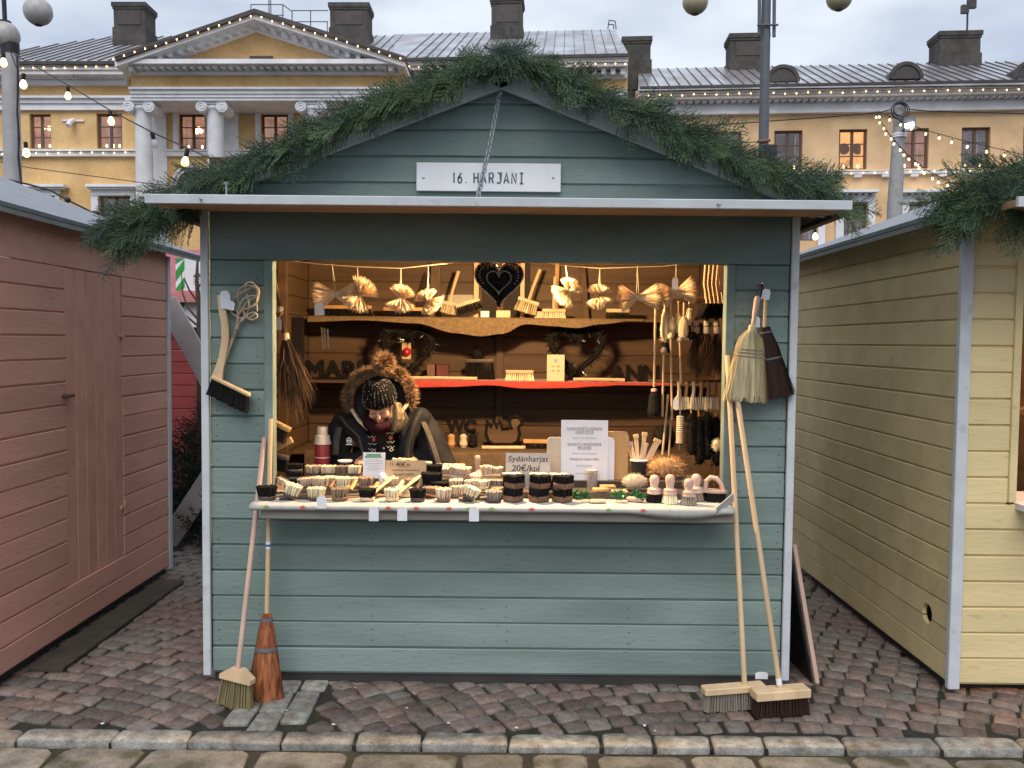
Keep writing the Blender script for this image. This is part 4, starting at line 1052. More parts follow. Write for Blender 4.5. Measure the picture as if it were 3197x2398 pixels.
# ------------------------------------------------------------------ fir foliage
FIR = mat('fir_needles', (0.040, 0.076, 0.040), 0.55, 0.35, 9, rand=0.45, spec=0.35, col2=(0.062, 0.105, 0.040), scale2=7)
FIRD = mat('spruce_dark', (0.012, 0.024, 0.014), 0.6, 0.35, 6, rand=0.25)
FIR2 = mat('fir_needles_light', (0.070, 0.115, 0.048), 0.55, 0.35, 9, rand=0.35, spec=0.35)
FIR3 = mat('fir_needles_blue', (0.030, 0.058, 0.048), 0.55, 0.35, 9, rand=0.35, spec=0.35)
TWIG = mat('twig_bark', (0.075, 0.05, 0.035), 0.8, 0.2, 30)
def sprig(seed, L=.24, spread=.55, wd=.0040, nl=.015, dense=1.2):
    """a flat fir branch along +Z with side shoots and needles"""
    r = random.Random(seed); m = MB()
    def shoot(p, d, ln, up):
        d = d.normalized(); sd = d.cross(up).normalized(); n = int(ln / .0042 * dense)
        for i in range(n):
            t = (i + r.random()) / n; q = p + d * ln * t + Vector((0, 0, 0))
            a = r.uniform(-1.25, 1.25); s = r.choice((-1, 1))
            nd = (d * .72 + (sd * s * cos(a) + up * sin(a)) * .85).normalized()
            e = q + nd * nl * r.uniform(.7, 1.1) * (1 - .35 * t)
            w_ = nd.cross(up); w_ = (w_.normalized() if w_.length > .05 else sd) * wd * .5
            b = len(m.v); m.v.extend([(q - w_)[:], (q + w_)[:], e[:]]); m.f.append((b, b + 1, b + 2))
    up = Vector((0, -1, 0)); ax = Vector((0, 0, 1)); bend = r.uniform(-.25, .25)
    pts = [Vector((bend * (t / 6) ** 2 * L, -.10 * L * sin(t / 6 * 2), L * t / 6)) for t in range(7)]
    for i in range(6): shoot(pts[i], pts[i + 1] - pts[i], (pts[i + 1] - pts[i]).length, up)
    k = 9
    for i in range(k):
        t = .10 + .82 * i / k; j = min(5, int(t * 6)); q = pts[j].lerp(pts[j + 1], t * 6 - j)
        for s in (-1, 1):
            ln = L * (.50 * (1 - t) + .10) * r.uniform(.75, 1.2)
            d = Vector((s * spread * r.uniform(.9, 1.25), r.uniform(-.25, .18), .75)); shoot(q, d, ln, up)
    m.tube(pts, [.0028 * (1 - .12 * i) for i in range(7)], 4)
    return m
SPR = []
for k in range(6):
    me = sprig(700 + k).mesh('fir_sprig'); me.materials.append((FIR, FIR, FIR2, FIR, FIR3, FIR)[k]); SPR.append(me)
def garland(label, path, n, width, seed, drop=0.0, tip=None, scale=(.5, 1.0)):
    """branches tied along a path, pointing down the slope and fanning to both sides"""
    r = random.Random(seed); P = [Vector(p) for p in path]; base = P[0].copy()
    gl = thing('fir_garland', label, 'garland', base)
    m = MB(); m.tube([p - base for p in P], .012, 6); m.obj('rope', TWIG, gl)
    Ls = [(P[i + 1] - P[i]).length for i in range(len(P) - 1)]; T = sum(Ls)
    for k in range(n):
        s = T * (k + r.random()) / n; i = 0
        while i < len(Ls) - 1 and s > Ls[i]: s -= Ls[i]; i += 1
        q = P[i].lerp(P[i + 1], s / Ls[i]); t = (P[i + 1] - P[i]).normalized()
        sd = Vector((-t.z, 0, t.x));
        if sd.z < 0: sd = -sd
        e = r.gauss(0, .55); e = max(-1.2, min(1.2, e))
        off = sd * e * width * .55 + Vector((0, -1, 0)) * r.uniform(-.02, .10)
        d = (t * r.uniform(.7, 1.2) + sd * (e * .75 + r.uniform(-.25, .25)) + Vector((0, -1, 0)) * r.uniform(-.05, .55) + Vector((0, 0, -1)) * drop * r.uniform(.2, 1)).normalized()
        p0 = q - base + off - d * .09
        M_ = along(p0, p0 + d, r.uniform(-.7, .7)) @ Matrix.Scale(r.uniform(*scale), 4)
        link(r.choice(SPR), 'fir_sprig', gl, M=M_)
    return gl
gy = -0.13
garland('fir garland on the left slope of the teal hut gable', [at(1590, 178, gy), at(1450, 225, gy), at(1290, 305, gy), at(1100, 385, gy), at(900, 468, gy), at(720, 548, gy), at(600, 585, gy)], 235, .085, 1, drop=.1)
garland('fir garland on the right slope of the teal hut gable', [at(1560, 178, gy), at(1730, 245, gy), at(1900, 325, gy), at(2080, 405, gy), at(2260, 485, gy), at(2420, 555, gy), at(2590, 592, gy)], 235, .085, 2, drop=.12)
garland('end of the fir garland drooping from the left eave over the pink hut roof', [at(590, 640, -.10), at(500, 670, -.10), at(400, 715, -.10), at(330, 748, -.10)], 90, .18, 3, drop=.5)
garland('fir tips hanging below the right end of the lifted hatch', [at(2560, 640, -.10), at(2640, 660, -.10), at(2690, 668, -.10)], 16, .10, 4, drop=.4, scale=(.5, .8))
garland('fir garland on the gable of the yellow hut', [at(3330, 560, -.40), at(3200, 590, -.40), at(3080, 630, -.40), at(2990, 650, -.40), at(2930, 690, -.38)], 170, .22, 5, drop=.35)
# loose sprigs standing up off the garland
SPRD = []
for k in range(3):
    me = sprig(760 + k, L=.5, spread=.6, wd=.006, nl=.032, dense=.6).mesh('spruce_branch'); me.materials.append(FIRD); SPRD.append(me)
def spruce(label, x, y, h, r, seed):
    rr = random.Random(seed); t = thing('spruce_tree', label, 'tree', (x, y, 0))
    m = MB(); m.tube([(0, 0, -.05), (0, 0, h)], [.05, .008], 7); m.obj('trunk', TWIG, t)
    n = 130
    for i in range(n):
        f = i / n; zz = h * (.06 + .94 * f); L = r * (1 - f) + .12; an = i * 2.4 + rr.random()
        d = Vector((cos(an), sin(an), -.25 + .5 * f)).normalized(); p = Vector((0, 0, zz))
        link(SPRD[i % 3], 'branch', t, M=along(p, p + d, rr.uniform(-.3, .3)) @ Matrix.Scale(L / .5, 4))
spruce('dark spruce standing in the gap behind the pink hut', -2.45, 3.6, 1.45, .95, 21)
spruce('dark spruce close behind the teal hut corner', -1.95, 3.25, 1.22, .75, 22)
# bare sapling in front of the notice
m = MB(); p = at(622, 1060, 3.4); q = at(617, 800, 3.4)
tr = thing('bare_sapling', 'bare brown sapling in front of the white notice', 'tree', (p.x, 3.4, 0))
bs = tr.location
m.tube([(0, 0, 0), p - bs, at(622, 960, 3.4) - bs, at(614, 880, 3.4) - bs, q - bs], [.035, .026, .022, .018, .008], 7); m.obj('trunk', TWIG, tr)
for pts in (((620, 1000), (585, 960), (570, 915), (566, 845)), ((618, 945), (590, 905), (575, 870)), ((620, 1020), (585, 990), (565, 970)), ((620, 960), (640, 930)), ((616, 900), (634, 880))):
    m = MB(); m.tube([at(x, y, 3.39) - bs for x, y in pts], [.012 - .003 * i for i in range(len(pts))], 5); m.obj('branch', TWIG, tr)
# dark round-topped tent beyond the yellow hut
q = fp(2290, 390, 8.2)
m = MB(); m.lathe([(1.0, 0), (1.0, q.z + .02), (.93, q.z + .10), (.70, q.z + .22), (.38, q.z + .33), (.02, q.z + .38)], 24, sx=1.2, sy=1.2)
m.obj('tent', mat('black_canvas', (.02, .02, .024), .7, .2), label='black round-topped tent behind the yellow hut roof', cat='tent', loc=(q.x + .55, q.y, 0))
# ------------------------------------------------------------------ bristle and wood palette
def bri(name, col, var=.3): return mat(name, col, .75, var, 60, rand=.10, spec=.2, stretch=(1, 1, .06))
BLK = mat('black_bristle', (.011, .010, .010), .85, .3, 60, rand=.1, spec=.12); CRM = bri('cream_bristle', (.72, .63, .43)); BEI = bri('beige_bristle', (.54, .43, .32))
BRN = bri('brown_bristle', (.23, .17, .12)); GRY = bri('grey_bristle', (.25, .22, .18)); STRAW = bri('straw_fibre', (.84, .64, .40)); SORG = bri('sorghum_straw', (.52, .44, .26), .5)
RUST = bri('rust_piassava', (.34, .12, .052), .6); OLIV = bri('olive_fibre', (.20, .165, .085)); DKBR = bri('dark_brown_bristle', (.035, .018, .014)); BIRCH = bri('birch_twigs', (.115, .065, .038))
def wd(name, col): return mat(name, col, .5, .18, 12, bump=.1, stretch=(1, 1, .15), rand=.08, spec=.35)
LW = wd('pale_beech', (.62, .45, .27)); MW = wd('honey_wood', (.50, .29, .12)); DW = wd('smoked_wood', (.075, .055, .045)); PKW = wd('pinkish_beech', (.52, .36, .29)); WALN = wd('walnut_stained_wood', (.18, .10, .06))
PAPER = mat('white_paper', (.74, .74, .78), .7, .04, 6); CARD = mat('brown_card', (.50, .35, .20), .8, .08, 10); STR = mat('cotton_string', (.62, .54, .40), .8, .1, 40)
GREYCARD = mat('grey_card', (.46, .42, .38), .8, .08, 10)
INKB = mat('marker_ink', (.05, .035, .03), .6, .1); INKG = mat('print_grey', (.30, .30, .32), .6, .1); GREENP = mat('print_green', (.16, .36, .22), .6, .1)
REDF = mat('red_cloth', (.42, .045, .035), .85, .15, 30, sheen=.3); BURL = mat('burlap', (.17, .115, .06), .9, .25, 60, bump=.5, bscale=160)
PEACH = mat('pale_board', (.62, .50, .36), .6, .06, 4)

def in_shape(shape, x, y):
    if shape == 'oval': return x * x + y * y <= 1
    if shape == 'rect': return True
    if shape == 'heart': return in_heart(x, y)
def heart(n=40):
    pts = []
    for i in range(n):
        t = 2 * pi * i / n
        pts.append((16 * sin(t) ** 3 / 16.0, (13 * cos(t) - 5 * cos(2 * t) - 2 * cos(3 * t) - cos(4 * t)) / 15.0 + .12))
    return pts
HEART = heart()
def in_heart(x, y, poly=None):
    poly = poly or HEART; c = False; n = len(poly); j = n - 1
    for i in range(n):
        if (poly[i][1] > y) != (poly[j][1] > y) and x < (poly[j][0] - poly[i][0]) * (y - poly[i][1]) / (poly[j][1] - poly[i][1]) + poly[i][0]: c = not c
        j = i
    return c
def tufts(m, shape, L, W, z0, ht, flare=1.15, step=.0105, lean=(0, 0), r0=.0034, r1=.0078):
    nx, ny = max(2, int(L / step)), max(2, int(W / step))
    for i in range(nx):
        for j in range(ny):
            u, v = (i + .5) / nx * 2 - 1, (j + .5) / ny * 2 - 1
            u += rnd.uniform(-.3, .3) / nx; v += rnd.uniform(-.3, .3) / ny
            if not in_shape(shape, u, v): continue
            p = (u * L / 2, v * W / 2, z0)
            q = (u * L / 2 * flare + lean[0], v * W / 2 * flare + lean[1], z0 + ht)
            d = Vector(q) - Vector(p)
            m.tuft(p, d, d.length * rnd.uniform(.95, 1.05), r0, r1 * flare)
    return m
def outline(shape, L, W, n=24):
    if shape == 'oval': return [(cos(2 * pi * i / n) * L / 2, sin(2 * pi * i / n) * W / 2) for i in range(n)]
    if shape == 'heart': return [(x * L / 2, y * W / 2) for x, y in reversed(HEART)]
    r = min(L, W) * .15; pts = []
    for (sx, sy, a0) in ((1, 1, 0), (-1, 1, pi / 2), (-1, -1, pi), (1, -1, 3 * pi / 2)):
        for k in range(4):
            a = a0 + pi / 2 * k / 3; pts.append((sx * (L / 2 - r) + r * cos(a), sy * (W / 2 - r) + r * sin(a)))
    return pts
def slab_of(m, pts, z0, z1, c=.003):
    def sc(k): return [(x * k, y * k) for x, y in pts]
    R_ = max(abs(p[0]) for p in pts); k = 1 - c / R_ * 1.0
    m.loft([[(x, y, z0) for x, y in sc(k)], [(x, y, z0 + c) for x, y in pts], [(x, y, z1 - c) for x, y in pts], [(x, y, z1) for x, y in sc(k)]])
def brush(label, M, L, W, hb, ht, bm, wm, shape='oval', flare=1.15, handle=None, group=None, name='scrub_brush', cat='brush', lean=(0, 0), step=.0105, string=False):
    t = thing(name, label, cat, group=group, M=M)
    m = MB(); slab_of(m, outline(shape, L * .98, W * .98), 0, hb); m.obj('block', wm, t, smooth=40)
    m = MB(); tufts(m, shape, L * .92, W * .92, hb - .002, ht, flare, lean=lean, step=step); m.obj('bristles', bm, t, smooth=50)
    if handle:
        m = MB(); pts, rs = handle; m.tube(pts, rs, 10, flat=.6); hd = m.obj('handle', wm, t, smooth=50)
        if string:
            e = Vector(pts[-1]); m = MB(); m.tube([e + Vector((.012 * cos(a), .004 * sin(3 * a), .012 * sin(a))) for a in [2 * pi * i / 12 for i in range(13)]], .0012, 5, caps=False); m.obj('hanging_loop', STR, t)
    return t
def mpp(Y): return (Y - CAM.y) / FPX

# ------------------------------------------------------------------ counter with its cloth, and the display steps
ZC = 0.945
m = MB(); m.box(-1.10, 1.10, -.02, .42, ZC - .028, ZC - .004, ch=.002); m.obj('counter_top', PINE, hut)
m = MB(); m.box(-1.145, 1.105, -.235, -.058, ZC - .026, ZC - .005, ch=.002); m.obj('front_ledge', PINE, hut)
m = MB(); m.box(-1.11, 1.115, -.215, -.19, ZC - .075, ZC - .0265, ch=.002); m.obj('apron_board', mat('apron_grey', (.26, .24, .21), .7, .12, 6), hut)
CLOTH = mat('printed_cloth', (.43, .42, .40), .85, .07, 30, bump=.15, bscale=120, sheen=.1)
# tablecloth: rounded fold over the front edge, with a lifted corner on the right
prof = [(.36, .0), (.10, .0), (-.12, .0), (-.225, .0), (-.243, -.004), (-.250, -.013), (-.248, -.024), (-.238, -.031)]
m = MB(); nx = 46; rows = []
for i in range(nx + 1):
    x = -1.155 + (1.112 + 1.155) * i / nx; row = []
    for j, (yy, zz) in enumerate(prof):
        wob = .004 * noise.noise(Vector((x * 5, j * .7, 1))) if j > 2 else 0
        sag = 0
        if x > .62 and j >= 5: sag = -(.004 if j == 5 else .010 if j == 6 else .022) * min(1, (x - .62) / .2) * max(0, 1 - max(0, x - .95) / .1)
        row.append((x, yy - abs(wob) * .8, ZC + zz + wob * .5 + sag))
    rows.append(row)
n = len(prof)
vs = [q for r in rows for q in r]; fs = [(i * n + j, i * n + j + 1, (i + 1) * n + j + 1, (i + 1) * n + j) for i in range(nx) for j in range(n - 1)]
m.add(vs, fs); cloth = m.obj('tablecloth', CLOTH, smooth=80, label='pale tablecloth printed with red flowers covering the serving counter', cat='tablecloth')
cloth.modifiers.new('thick', 'SOLIDIFY').thickness = .002
FLW = mat('cloth_flower', (.55, .09, .07), .85, .2, 40); LEAFP = mat('cloth_leaf', (.16, .33, .10), .85, .2, 40)
for px, py, mt in ((945, 1577, FLW), (1212, 1577, FLW), (1402, 1579, FLW), (1462, 1582, LEAFP), (2008, 1594, FLW), (1300, 1570, FLW), (830, 1571, LEAFP), (1660, 1573, FLW), (1900, 1575, LEAFP), (1535, 1573, LEAFP)):
    q = at(px, py, -.2515); r = .012
    m = MB(); m.prism([(r * (1 + .3 * cos(5 * a)) * cos(a), r * .6 * (1 + .3 * cos(5 * a)) * sin(a)) for a in [2 * pi * i / 20 for i in range(20)]], 0, .0006, frame((q.x, -.2525, min(q.z, ZC - .012)), (1, 0, 0), (0, .25, .97), (0, -.97, .25))); m.obj('printed_flower', mt, cloth, smooth=None)
pa, pb = at(2238, 1597, -.26), at(2290, 1552, -.20)
m = MB(); m.bar(pa, pb, .05, .004, roll=.6); m.obj('turned_corner', CLOTH, cloth)
z2 = at(1300, 1524, .05).z; z3 = at(1040, 1482, .24).z
m = MB(); m.box(-1.0, 1.06, -.035, .115, ZC + .003, z2 - .001); m.obj('display_step', DW, label='low dark display step behind the front row of brushes', cat='display step')
m = MB(); m.box(-1.0, 1.06, .12, .36, ZC + .003, z3 - .001); m.obj('display_step', DW, label='taller dark display step at the back of the counter', cat='display step')

# ------------------------------------------------------------------ brushes on the counter
HB = ((0, 0, .012), (.045, .01, .014), (.11, .02, .02), (.17, .03, .028))
def hnd(dx, dy, dz, ln=.19, r=.010):
    d = Vector((dx, dy, dz)).normalized(); return ([d * .03 + Vector((0, 0, .010)), d * (.03 + ln * .35) + Vector((0, 0, .010)), d * (.03 + ln * .8) + Vector((0, 0, .010)), d * (.03 + ln) + Vector((0, 0, .010))], [r, r * .8, r * 1.15, r * .7])
cn = {CRM: 'cream', BEI: 'beige', BLK: 'black', BRN: 'brown', GRY: 'grey'}
front = [ # cx, w, ytop, ybot, bristle, wood, tilt(y-rot), handle, label
    (833, 64, 1520, 1567, BLK, DW, 0, (.9, .4, .0), 'black oval brush on dark block at the left end of the counter'),
    (906, 56, 1513, 1560, CRM, DW, .35, (-.9, .5, .0), 'cream oval brush tilted on a dark handle'),
    (988, 60, 1522, 1566, CRM, DW, 0, (.9, .5, .0), 'cream oval brush behind the first hanging price tag'),
    (1061, 60, 1525, 1568, BRN, WALN, 0, (.9, .4, .0), 'brown flared brush on olive wood block in the front row'),
    (1147, 56, 1526, 1567, BLK, LW, 0, (.45, .8, .35), 'black round brush on pale block with honey handle'),
    (1224, 51, 1528, 1570, CRM, LW, 0, (.55, .8, .40), 'pale cream brush on beech block above the third price tag'),
    (1304, 55, 1530, 1573, BLK, DW, 0, (-.1, .9, .25), 'black round brush on dark block in the middle of the front row'),
    (1385, 53, 1525, 1570, BEI, WALN, 0, (-.7, .6, .05), 'pinkish beige brush on brown block'),
    (1465, 55, 1520, 1563, CRM, DW, .38, (-.8, .5, .0), 'pale yellow brush tilted over a dark handle above the last price tag'),
    (1541, 58, 1528, 1568, GRY, DW, 0, (-.5, .8, .05), 'dark grey sparse brush beside the black heart stacks'),
]
for cx, w_, yt, yb, bm, wm, tilt, hd, lab in front:
    Y = -.145; P = at(cx, yb, Y); s = mpp(Y); L = w_ * s; H = (yb - yt) * s - .008
    M = Matrix.Translation((P.x, Y, ZC + .004 + (L * .42 * abs(sin(tilt)) if tilt else 0))) @ Euler((0, tilt, 0)).to_matrix().to_4x4()
    brush(lab, M, L / 1.15, .062, .016, H - .016, bm, wm, handle=hnd(*hd, r=.010 if wm != LW else .0115) if not tilt else None, string=(wm == DW))
    if tilt:
        q = MB(); d = Vector((-hd[0] / abs(hd[0]), .25, 0)); b0 = Vector((P.x, Y, ZC + .014))
        q.tube([b0 - d * .05, b0 + d * .02, b0 + d * .085], [.011, .010, .012], 10); q.obj('loose_stick', DW, label='dark turned brush handle lying under the ' + lab.split(' brush')[0] + ' brush' + (' by the hearts' if cx > 1400 else ' by the besom'), cat='handle')
second = [
    (1000, 57, 1487, 1524, BEI, WALN, 'beige oval brush in the second row below the red flask', 'oval'),
    (1070, 52, 1487, 1524, CRM, LW, 'cream oval brush in the second row with a honey handle beside it', 'oval'),
    (1142, 52, 1487, 1525, BRN, WALN, 'brown oval brush in front of the white leaflet', 'oval'),
    (1219, 52, 1490, 1526, BEI, LW, 'light beige round brush in front of the brown price card', 'oval'),
    (1287, 50, 1491, 1526, BRN, LW, 'grey brown round brush with pale block below the price card', 'oval'),
    (1374, 58, 1504, 1530, BLK, DW, 'low black brush beneath the large black one', 'oval'),
    (1424, 48, 1494, 1528, BEI, LW, 'small beige brush behind the pinkish one', 'oval'),
    (1507, 48, 1498, 1530, CRM, LW, 'cream tufted brush left of the black heart stacks', 'oval')]
for cx, w_, yt, yb, bm, wm, lab, shp in second:
    Y = .04; P = at(cx, yb, Y); s = mpp(Y); L = w_ * s; H = (yb - yt) * s - .006
    brush(lab, Matrix.Translation((P.x, Y, z2)) @ Matrix.Rotation(rnd.uniform(-.15, .15), 4, 'Z'), L / 1.12, .060, .014, H - .014, bm, wm, shp, 1.12)
third = [
    (978, 48, 1447, 1477, BEI, 'beige nail brush in the back row'), (1026, 48, 1447, 1477, CRM, 'cream nail brush in the back row below the white saucer'),
    (1069, 48, 1447, 1477, BRN, 'grey brown nail brush in the back row'), (1106, 42, 1447, 1477, CRM, 'cream nail brush in the back row touching the leaflet'),
    (1516, 48, 1450, 1484, BEI, 'beige nail brush with a pale block near the handwritten heart card')]
for cx, w_, yt, yb, bm, lab in third:
    Y = .24; P = at(cx, yb, Y); s = mpp(Y); L = w_ * s; H = (yb - yt) * s
    brush(lab, Matrix.Translation((P.x, Y, z3)), L / 1.08, .045, .010, H - .012, bm, DW if cx < 1200 else LW, 'rect', 1.12, name='nail_brush')
# more goods heaped between the rows
extra = [ # px, Y, z level, kind, bristle, wood, rot, label
    (955, .05, 2, 'oval', BEI, WALN, .3, 'beige oval brush at the left of the second row'), (1035, .10, 2, 'rect', CRM, LW, -.2, 'cream brush tucked behind the second row below the nail brushes'),
    (1105, .09, 2, 'rect', BEI, LW, .1, 'beige brush tucked behind the second row by the leaflet'), (1180, -.02, 0, 'oval', BEI, MW, .5, 'beige brush on honey block between front and second rows'),
    (1262, -.03, 0, 'oval', CRM, LW, -.4, 'cream brush half hidden behind the black round one'), (1345, -.04, 0, 'oval', BRN, WALN, .2, 'brown brush half hidden behind the pinkish one'),
    (1395, .22, 3, 'rect', BEI, LW, .2, 'beige brush on the back step left of the large pale one'), (1450, .26, 3, 'oval', CRM, LW, -.3, 'cream oval brush on the back step by the turned knob'),
    (1472, .02, 2, 'oval', BEI, PKW, .3, 'beige brush on pink wood left of the cream tufted one'), (1430, -.04, 0, 'oval', BEI, WALN, .1, 'beige brush half hidden behind the tilted yellow one'),
    (1550, .06, 2, 'oval', GRY, PKW, .0, 'grey brush on pink wood behind the first heart stack'), (1545, .24, 3, 'rect', BEI, LW, -.2, 'beige block brush on the back step left of the heart card'),
    (1290, .20, 3, 'rect', BEI, LW, .15, 'beige brush on the back step right behind the brown card'), (1370, .30, 3, 'rect', CRM, MW, .1, 'cream brush on honey block at the very back of the step'),
    (860, .03, 2, 'oval', BRN, WALN, .6, 'brown brush by the left jamb behind the black front one'), (1560, -.05, 0, 'oval', BRN, DW, .4, 'brown brush squeezed against the first heart stack')]
for px, Y, lv, shp, bm, wm, rz, lab in extra:
    zz = {0: ZC + .004, 2: z2, 3: z3}[lv]; P = at(px, 1500, Y)
    brush(lab, TR(P.x, Y, zz, 0, rnd.uniform(-.06, .06), rz), rnd.uniform(.068, .085), rnd.uniform(.042, .055), .014, rnd.uniform(.030, .042), bm, wm, shp, rnd.uniform(1.05, 1.2))
# honey handles leaning up between the rows
for cx, yb, ex, yt, lab, wm in ((1094, 1530, 1112, 1502, 'honey handle sticking up between the second row brushes', MW), (1030, 1525, 1046, 1500, 'dark handle slanting behind the cream oval brush', WALN), (1166, 1526, 1180, 1510, 'light orange handle end beside the brown oval brush', MW), (1240, 1530, 1258, 1504, 'yellow wood handle slanting between beige and grey brushes', LW)):
    a, b = at(cx, yb, -.03), at(ex, yt, .03); m = MB(); m.tube([a, a.lerp(b, .5), b, b + (b - a).normalized() * .004], [.010, .0105, .0125, .008], 10); m.obj('wooden_stick', wm, label=lab, cat='handle')
# black pile at the left, big black brushes in the middle
for i, (cx, yb, w_, lab) in enumerate(((935, 1516, 62, 'large black brush lying lowest in the pile left of the nail brushes'), (930, 1490, 58, 'black brush in the middle of the pile left of the nail brushes'), (937, 1468, 52, 'black brush topping the pile left of the nail brushes'))):
    Y = .10 + i * .03; P = at(cx, yb, Y); zz = (z2, z2 + .040, z2 + .078)[i]
    brush(lab, Matrix.Translation((P.x, .06, zz)), w_ * mpp(Y) / 1.1, .06, .012, .026, BLK, DW, flare=1.1)
for i, (cx, w_, lab) in enumerate(((1348, 72, 'large round black brush standing proud in the middle of the stall'), (1352, 60, 'black square brush behind the large round black one'))):
    P = at(cx, 1500, .08 + i * .09)
    brush(lab, Matrix.Translation((P.x, (.075, .19)[i], (z2, z3)[i])), w_ * mpp(.1) / 1.15, .07, .016, (.058, .048)[i], BLK, DW, ('oval', 'rect')[i], flare=1.15)
# bristles-up nail brush on top, cream block, turned handle, fluffy ones
Y = .27
P = at(1249, 1440, Y); brush('pale nail brush with wide tufts standing behind the brown price card', Matrix.Translation((P.x, Y + .05, z3 + .03)), .105, .03, .016, .032, CRM, LW, 'rect', 1.0, name='nail_brush', step=.012)
m = MB(); m.box(-.055, .055, -.02, .02, 0, .029, ch=.003); m.obj('block', LW, label='pale block carrying the wide tufted nail brush', cat='block', loc=(P.x, Y + .05, z3))
P = at(1326, 1443, Y + .06); brush('cream smooth nail brush behind the brown price card', Matrix.Translation((P.x, Y + .06, z3 + .028)), .08, .03, .010, .022, CRM, LW, 'rect', 1.02, name='nail_brush', step=.008)
m = MB(); m.box(-.04, .04, -.018, .018, 0, .027, ch=.003); m.obj('block', LW, label='small pale block under the cream smooth nail brush', cat='block', loc=(P.x, Y + .06, z3))
P = at(1491, 1450, .22); m = MB()
m.lathe([(.010, 0), (.024, .004), (.026, .018), (.018, .030), (.010, .040), (.012, .062), (.0155, .090), (.0155, .106), (.012, .112), (.004, .113)], 16); m.obj('turned_knob', PKW, label='turned wooden brush knob standing upright beside the nail brushes', cat='handle', loc=(P.x, .205, z3))
P = at(1405, 1445, .30); brush('long beige fluffy brush lying behind the cream oval one', Matrix.Translation((P.x, .32, z3)), .15, .03, .02, .03, BEI, LW, 'rect', 1.1, step=.008)
P = at(1427, 1494, .10); brush('large pale brush on a reddish wooden block', Matrix.Translation((P.x, .16, z3)) @ Euler((.15, .12, 0)).to_matrix().to_4x4(), .10, .05, .018, .045, BEI, PKW, 'oval', 1.1, step=.008)
P = at(1484, 1504, .06); t = thing('scrub_brush', 'domed wooden brush with bristles down beside the cream tufted brush', 'brush', (P.x, .095, z2))
m = MB(); m.lathe([(.032, .044), (.034, .050), (.033, .060), (.024, .070), (.010, .075), (.002, .076)], 16); m.obj('block', PKW, t)
m = MB(); tufts(m, 'oval', .058, .058, .046, -.042, 1.2); m.obj('bristles', CRM, t)
P = at(1535, 1470, .30); m = MB(); m.ell((0, 0, .022), (.030, .022, .022), 14, 8); m.obj('wooden_egg', MW, label='rounded honey wood massage block left of the heart card', cat='block', loc=(P.x, .30, z3))

# hearts in stacks
for i, cx in enumerate((1603, 1681, 1756)):
    for k in range(2):
        Y = -.13; P = at(cx + (4 if k else 0), 1572, Y); L = 68 * mpp(Y)
        pos = ('against the grey brush', 'in the middle of the three', 'beside the green tinsel')[i]
        t = brush('black heart brush, %s of the stack %s' % (('bottom', 'top')[k], pos), Matrix.Translation((P.x, Y, ZC + .004 + k * .063)) @ Matrix.Rotation(rnd.uniform(-.12, .12), 4, 'Z'), L, .095, .026, .036, BLK, WALN, 'heart', .96, name='heart_brush', group='heart brushes stacked on the counter', step=.0085)
for i, (cx, yb) in enumerate(((1598, 1487), (1683, 1482), (1745, 1476))):
    P = at(cx, yb, .02); t = thing('heart_brush', 'upturned heart brush with pale rim resting behind the %s stack' % ('left', 'middle', 'right')[i], 'brush', M=Matrix.Translation((P.x, .03, z2)))
    m = MB(); slab_of(m, outline('heart', .10, .085), .072, .082); m.obj('block', GREYCARD, t)
    m = MB(); tufts(m, 'heart', .092, .078, .074, -.070, 1.0); m.obj('bristles', BLK, t)
# knob dish brushes and the iron shaped brush
for cx, yt, yb, Y, bm, lab in ((2042, 1480, 1564, -.10, BLK, 'knob handled dish brush with black bristles'), (2091, 1478, 1568, -.13, CRM, 'knob handled dish brush with cream bristles'), (2149, 1491, 1572, -.16, GRY, 'knob handled dish brush with grey brown bristles in front'), (2172, 1482, 1566, -.06, GRY, 'knob handled dish brush half hidden behind the grey brown one')):
    P = at(cx, yb, Y); s = mpp(Y); H = (yb - yt) * s; r = .0335
    t = thing('dish_brush', lab, 'brush', (P.x, Y, ZC + .003))
    hb_ = H * .30
    m = MB(); m.lathe([(r * .7, hb_ - .002), (r * 1.0, hb_), (r * 1.03, hb_ + .008), (r * .95, hb_ + .012), (r * 1.0, hb_ + .016), (r * .95, hb_ + .024), (r * .55, hb_ + .030), (r * .52, H * .56), (r * .66, H * .72), (r * .70, H * .85), (r * .58, H * .95), (r * .28, H * .995), (r * .03, H)], 20); m.obj('knob', PKW, t, smooth=50)
    m = MB()
    for k in range(18):
        for rr_, n_ in ((r * .82, 1), (r * .45, 1)):
            a = 2 * pi * k / 18; p = (rr_ * cos(a), rr_ * sin(a), hb_); q = Vector((rr_ * 1.28 * cos(a), rr_ * 1.28 * sin(a), 0)) - Vector(p); m.tuft(p, q, q.length, .0035, .0058)
    m.obj('bristles', bm, t)
P = at(2229, 1566, -.06); t = thing('iron_shaped_brush', 'scrubbing brush shaped like an iron with a wooden loop handle', 'brush', M=Matrix.Translation((P.x, -.07, ZC + .003)) @ Matrix.Rotation(-.35, 4, 'Z'))
m = MB(); tufts(m, 'oval', .105, .06, .042, -.040, 1.12); m.obj('bristles', BLK, t)
m = MB(); slab_of(m, [(.060, 0), (.05, .02), (.02, .031), (-.03, .033), (-.056, .026), (-.06, 0), (-.056, -.026), (-.03, -.033), (.02, -.031), (.05, -.02)], .041, .056); m.obj('block', PKW, t)
m = MB(); m.tube([(.040, 0, .052), (.030, 0, .085), (.008, 0, .110), (-.020, 0, .114), (-.040, 0, .095), (-.046, 0, .052)], [.011, .012, .013, .013, .012, .011], 10); m.obj('handle', PKW, t)
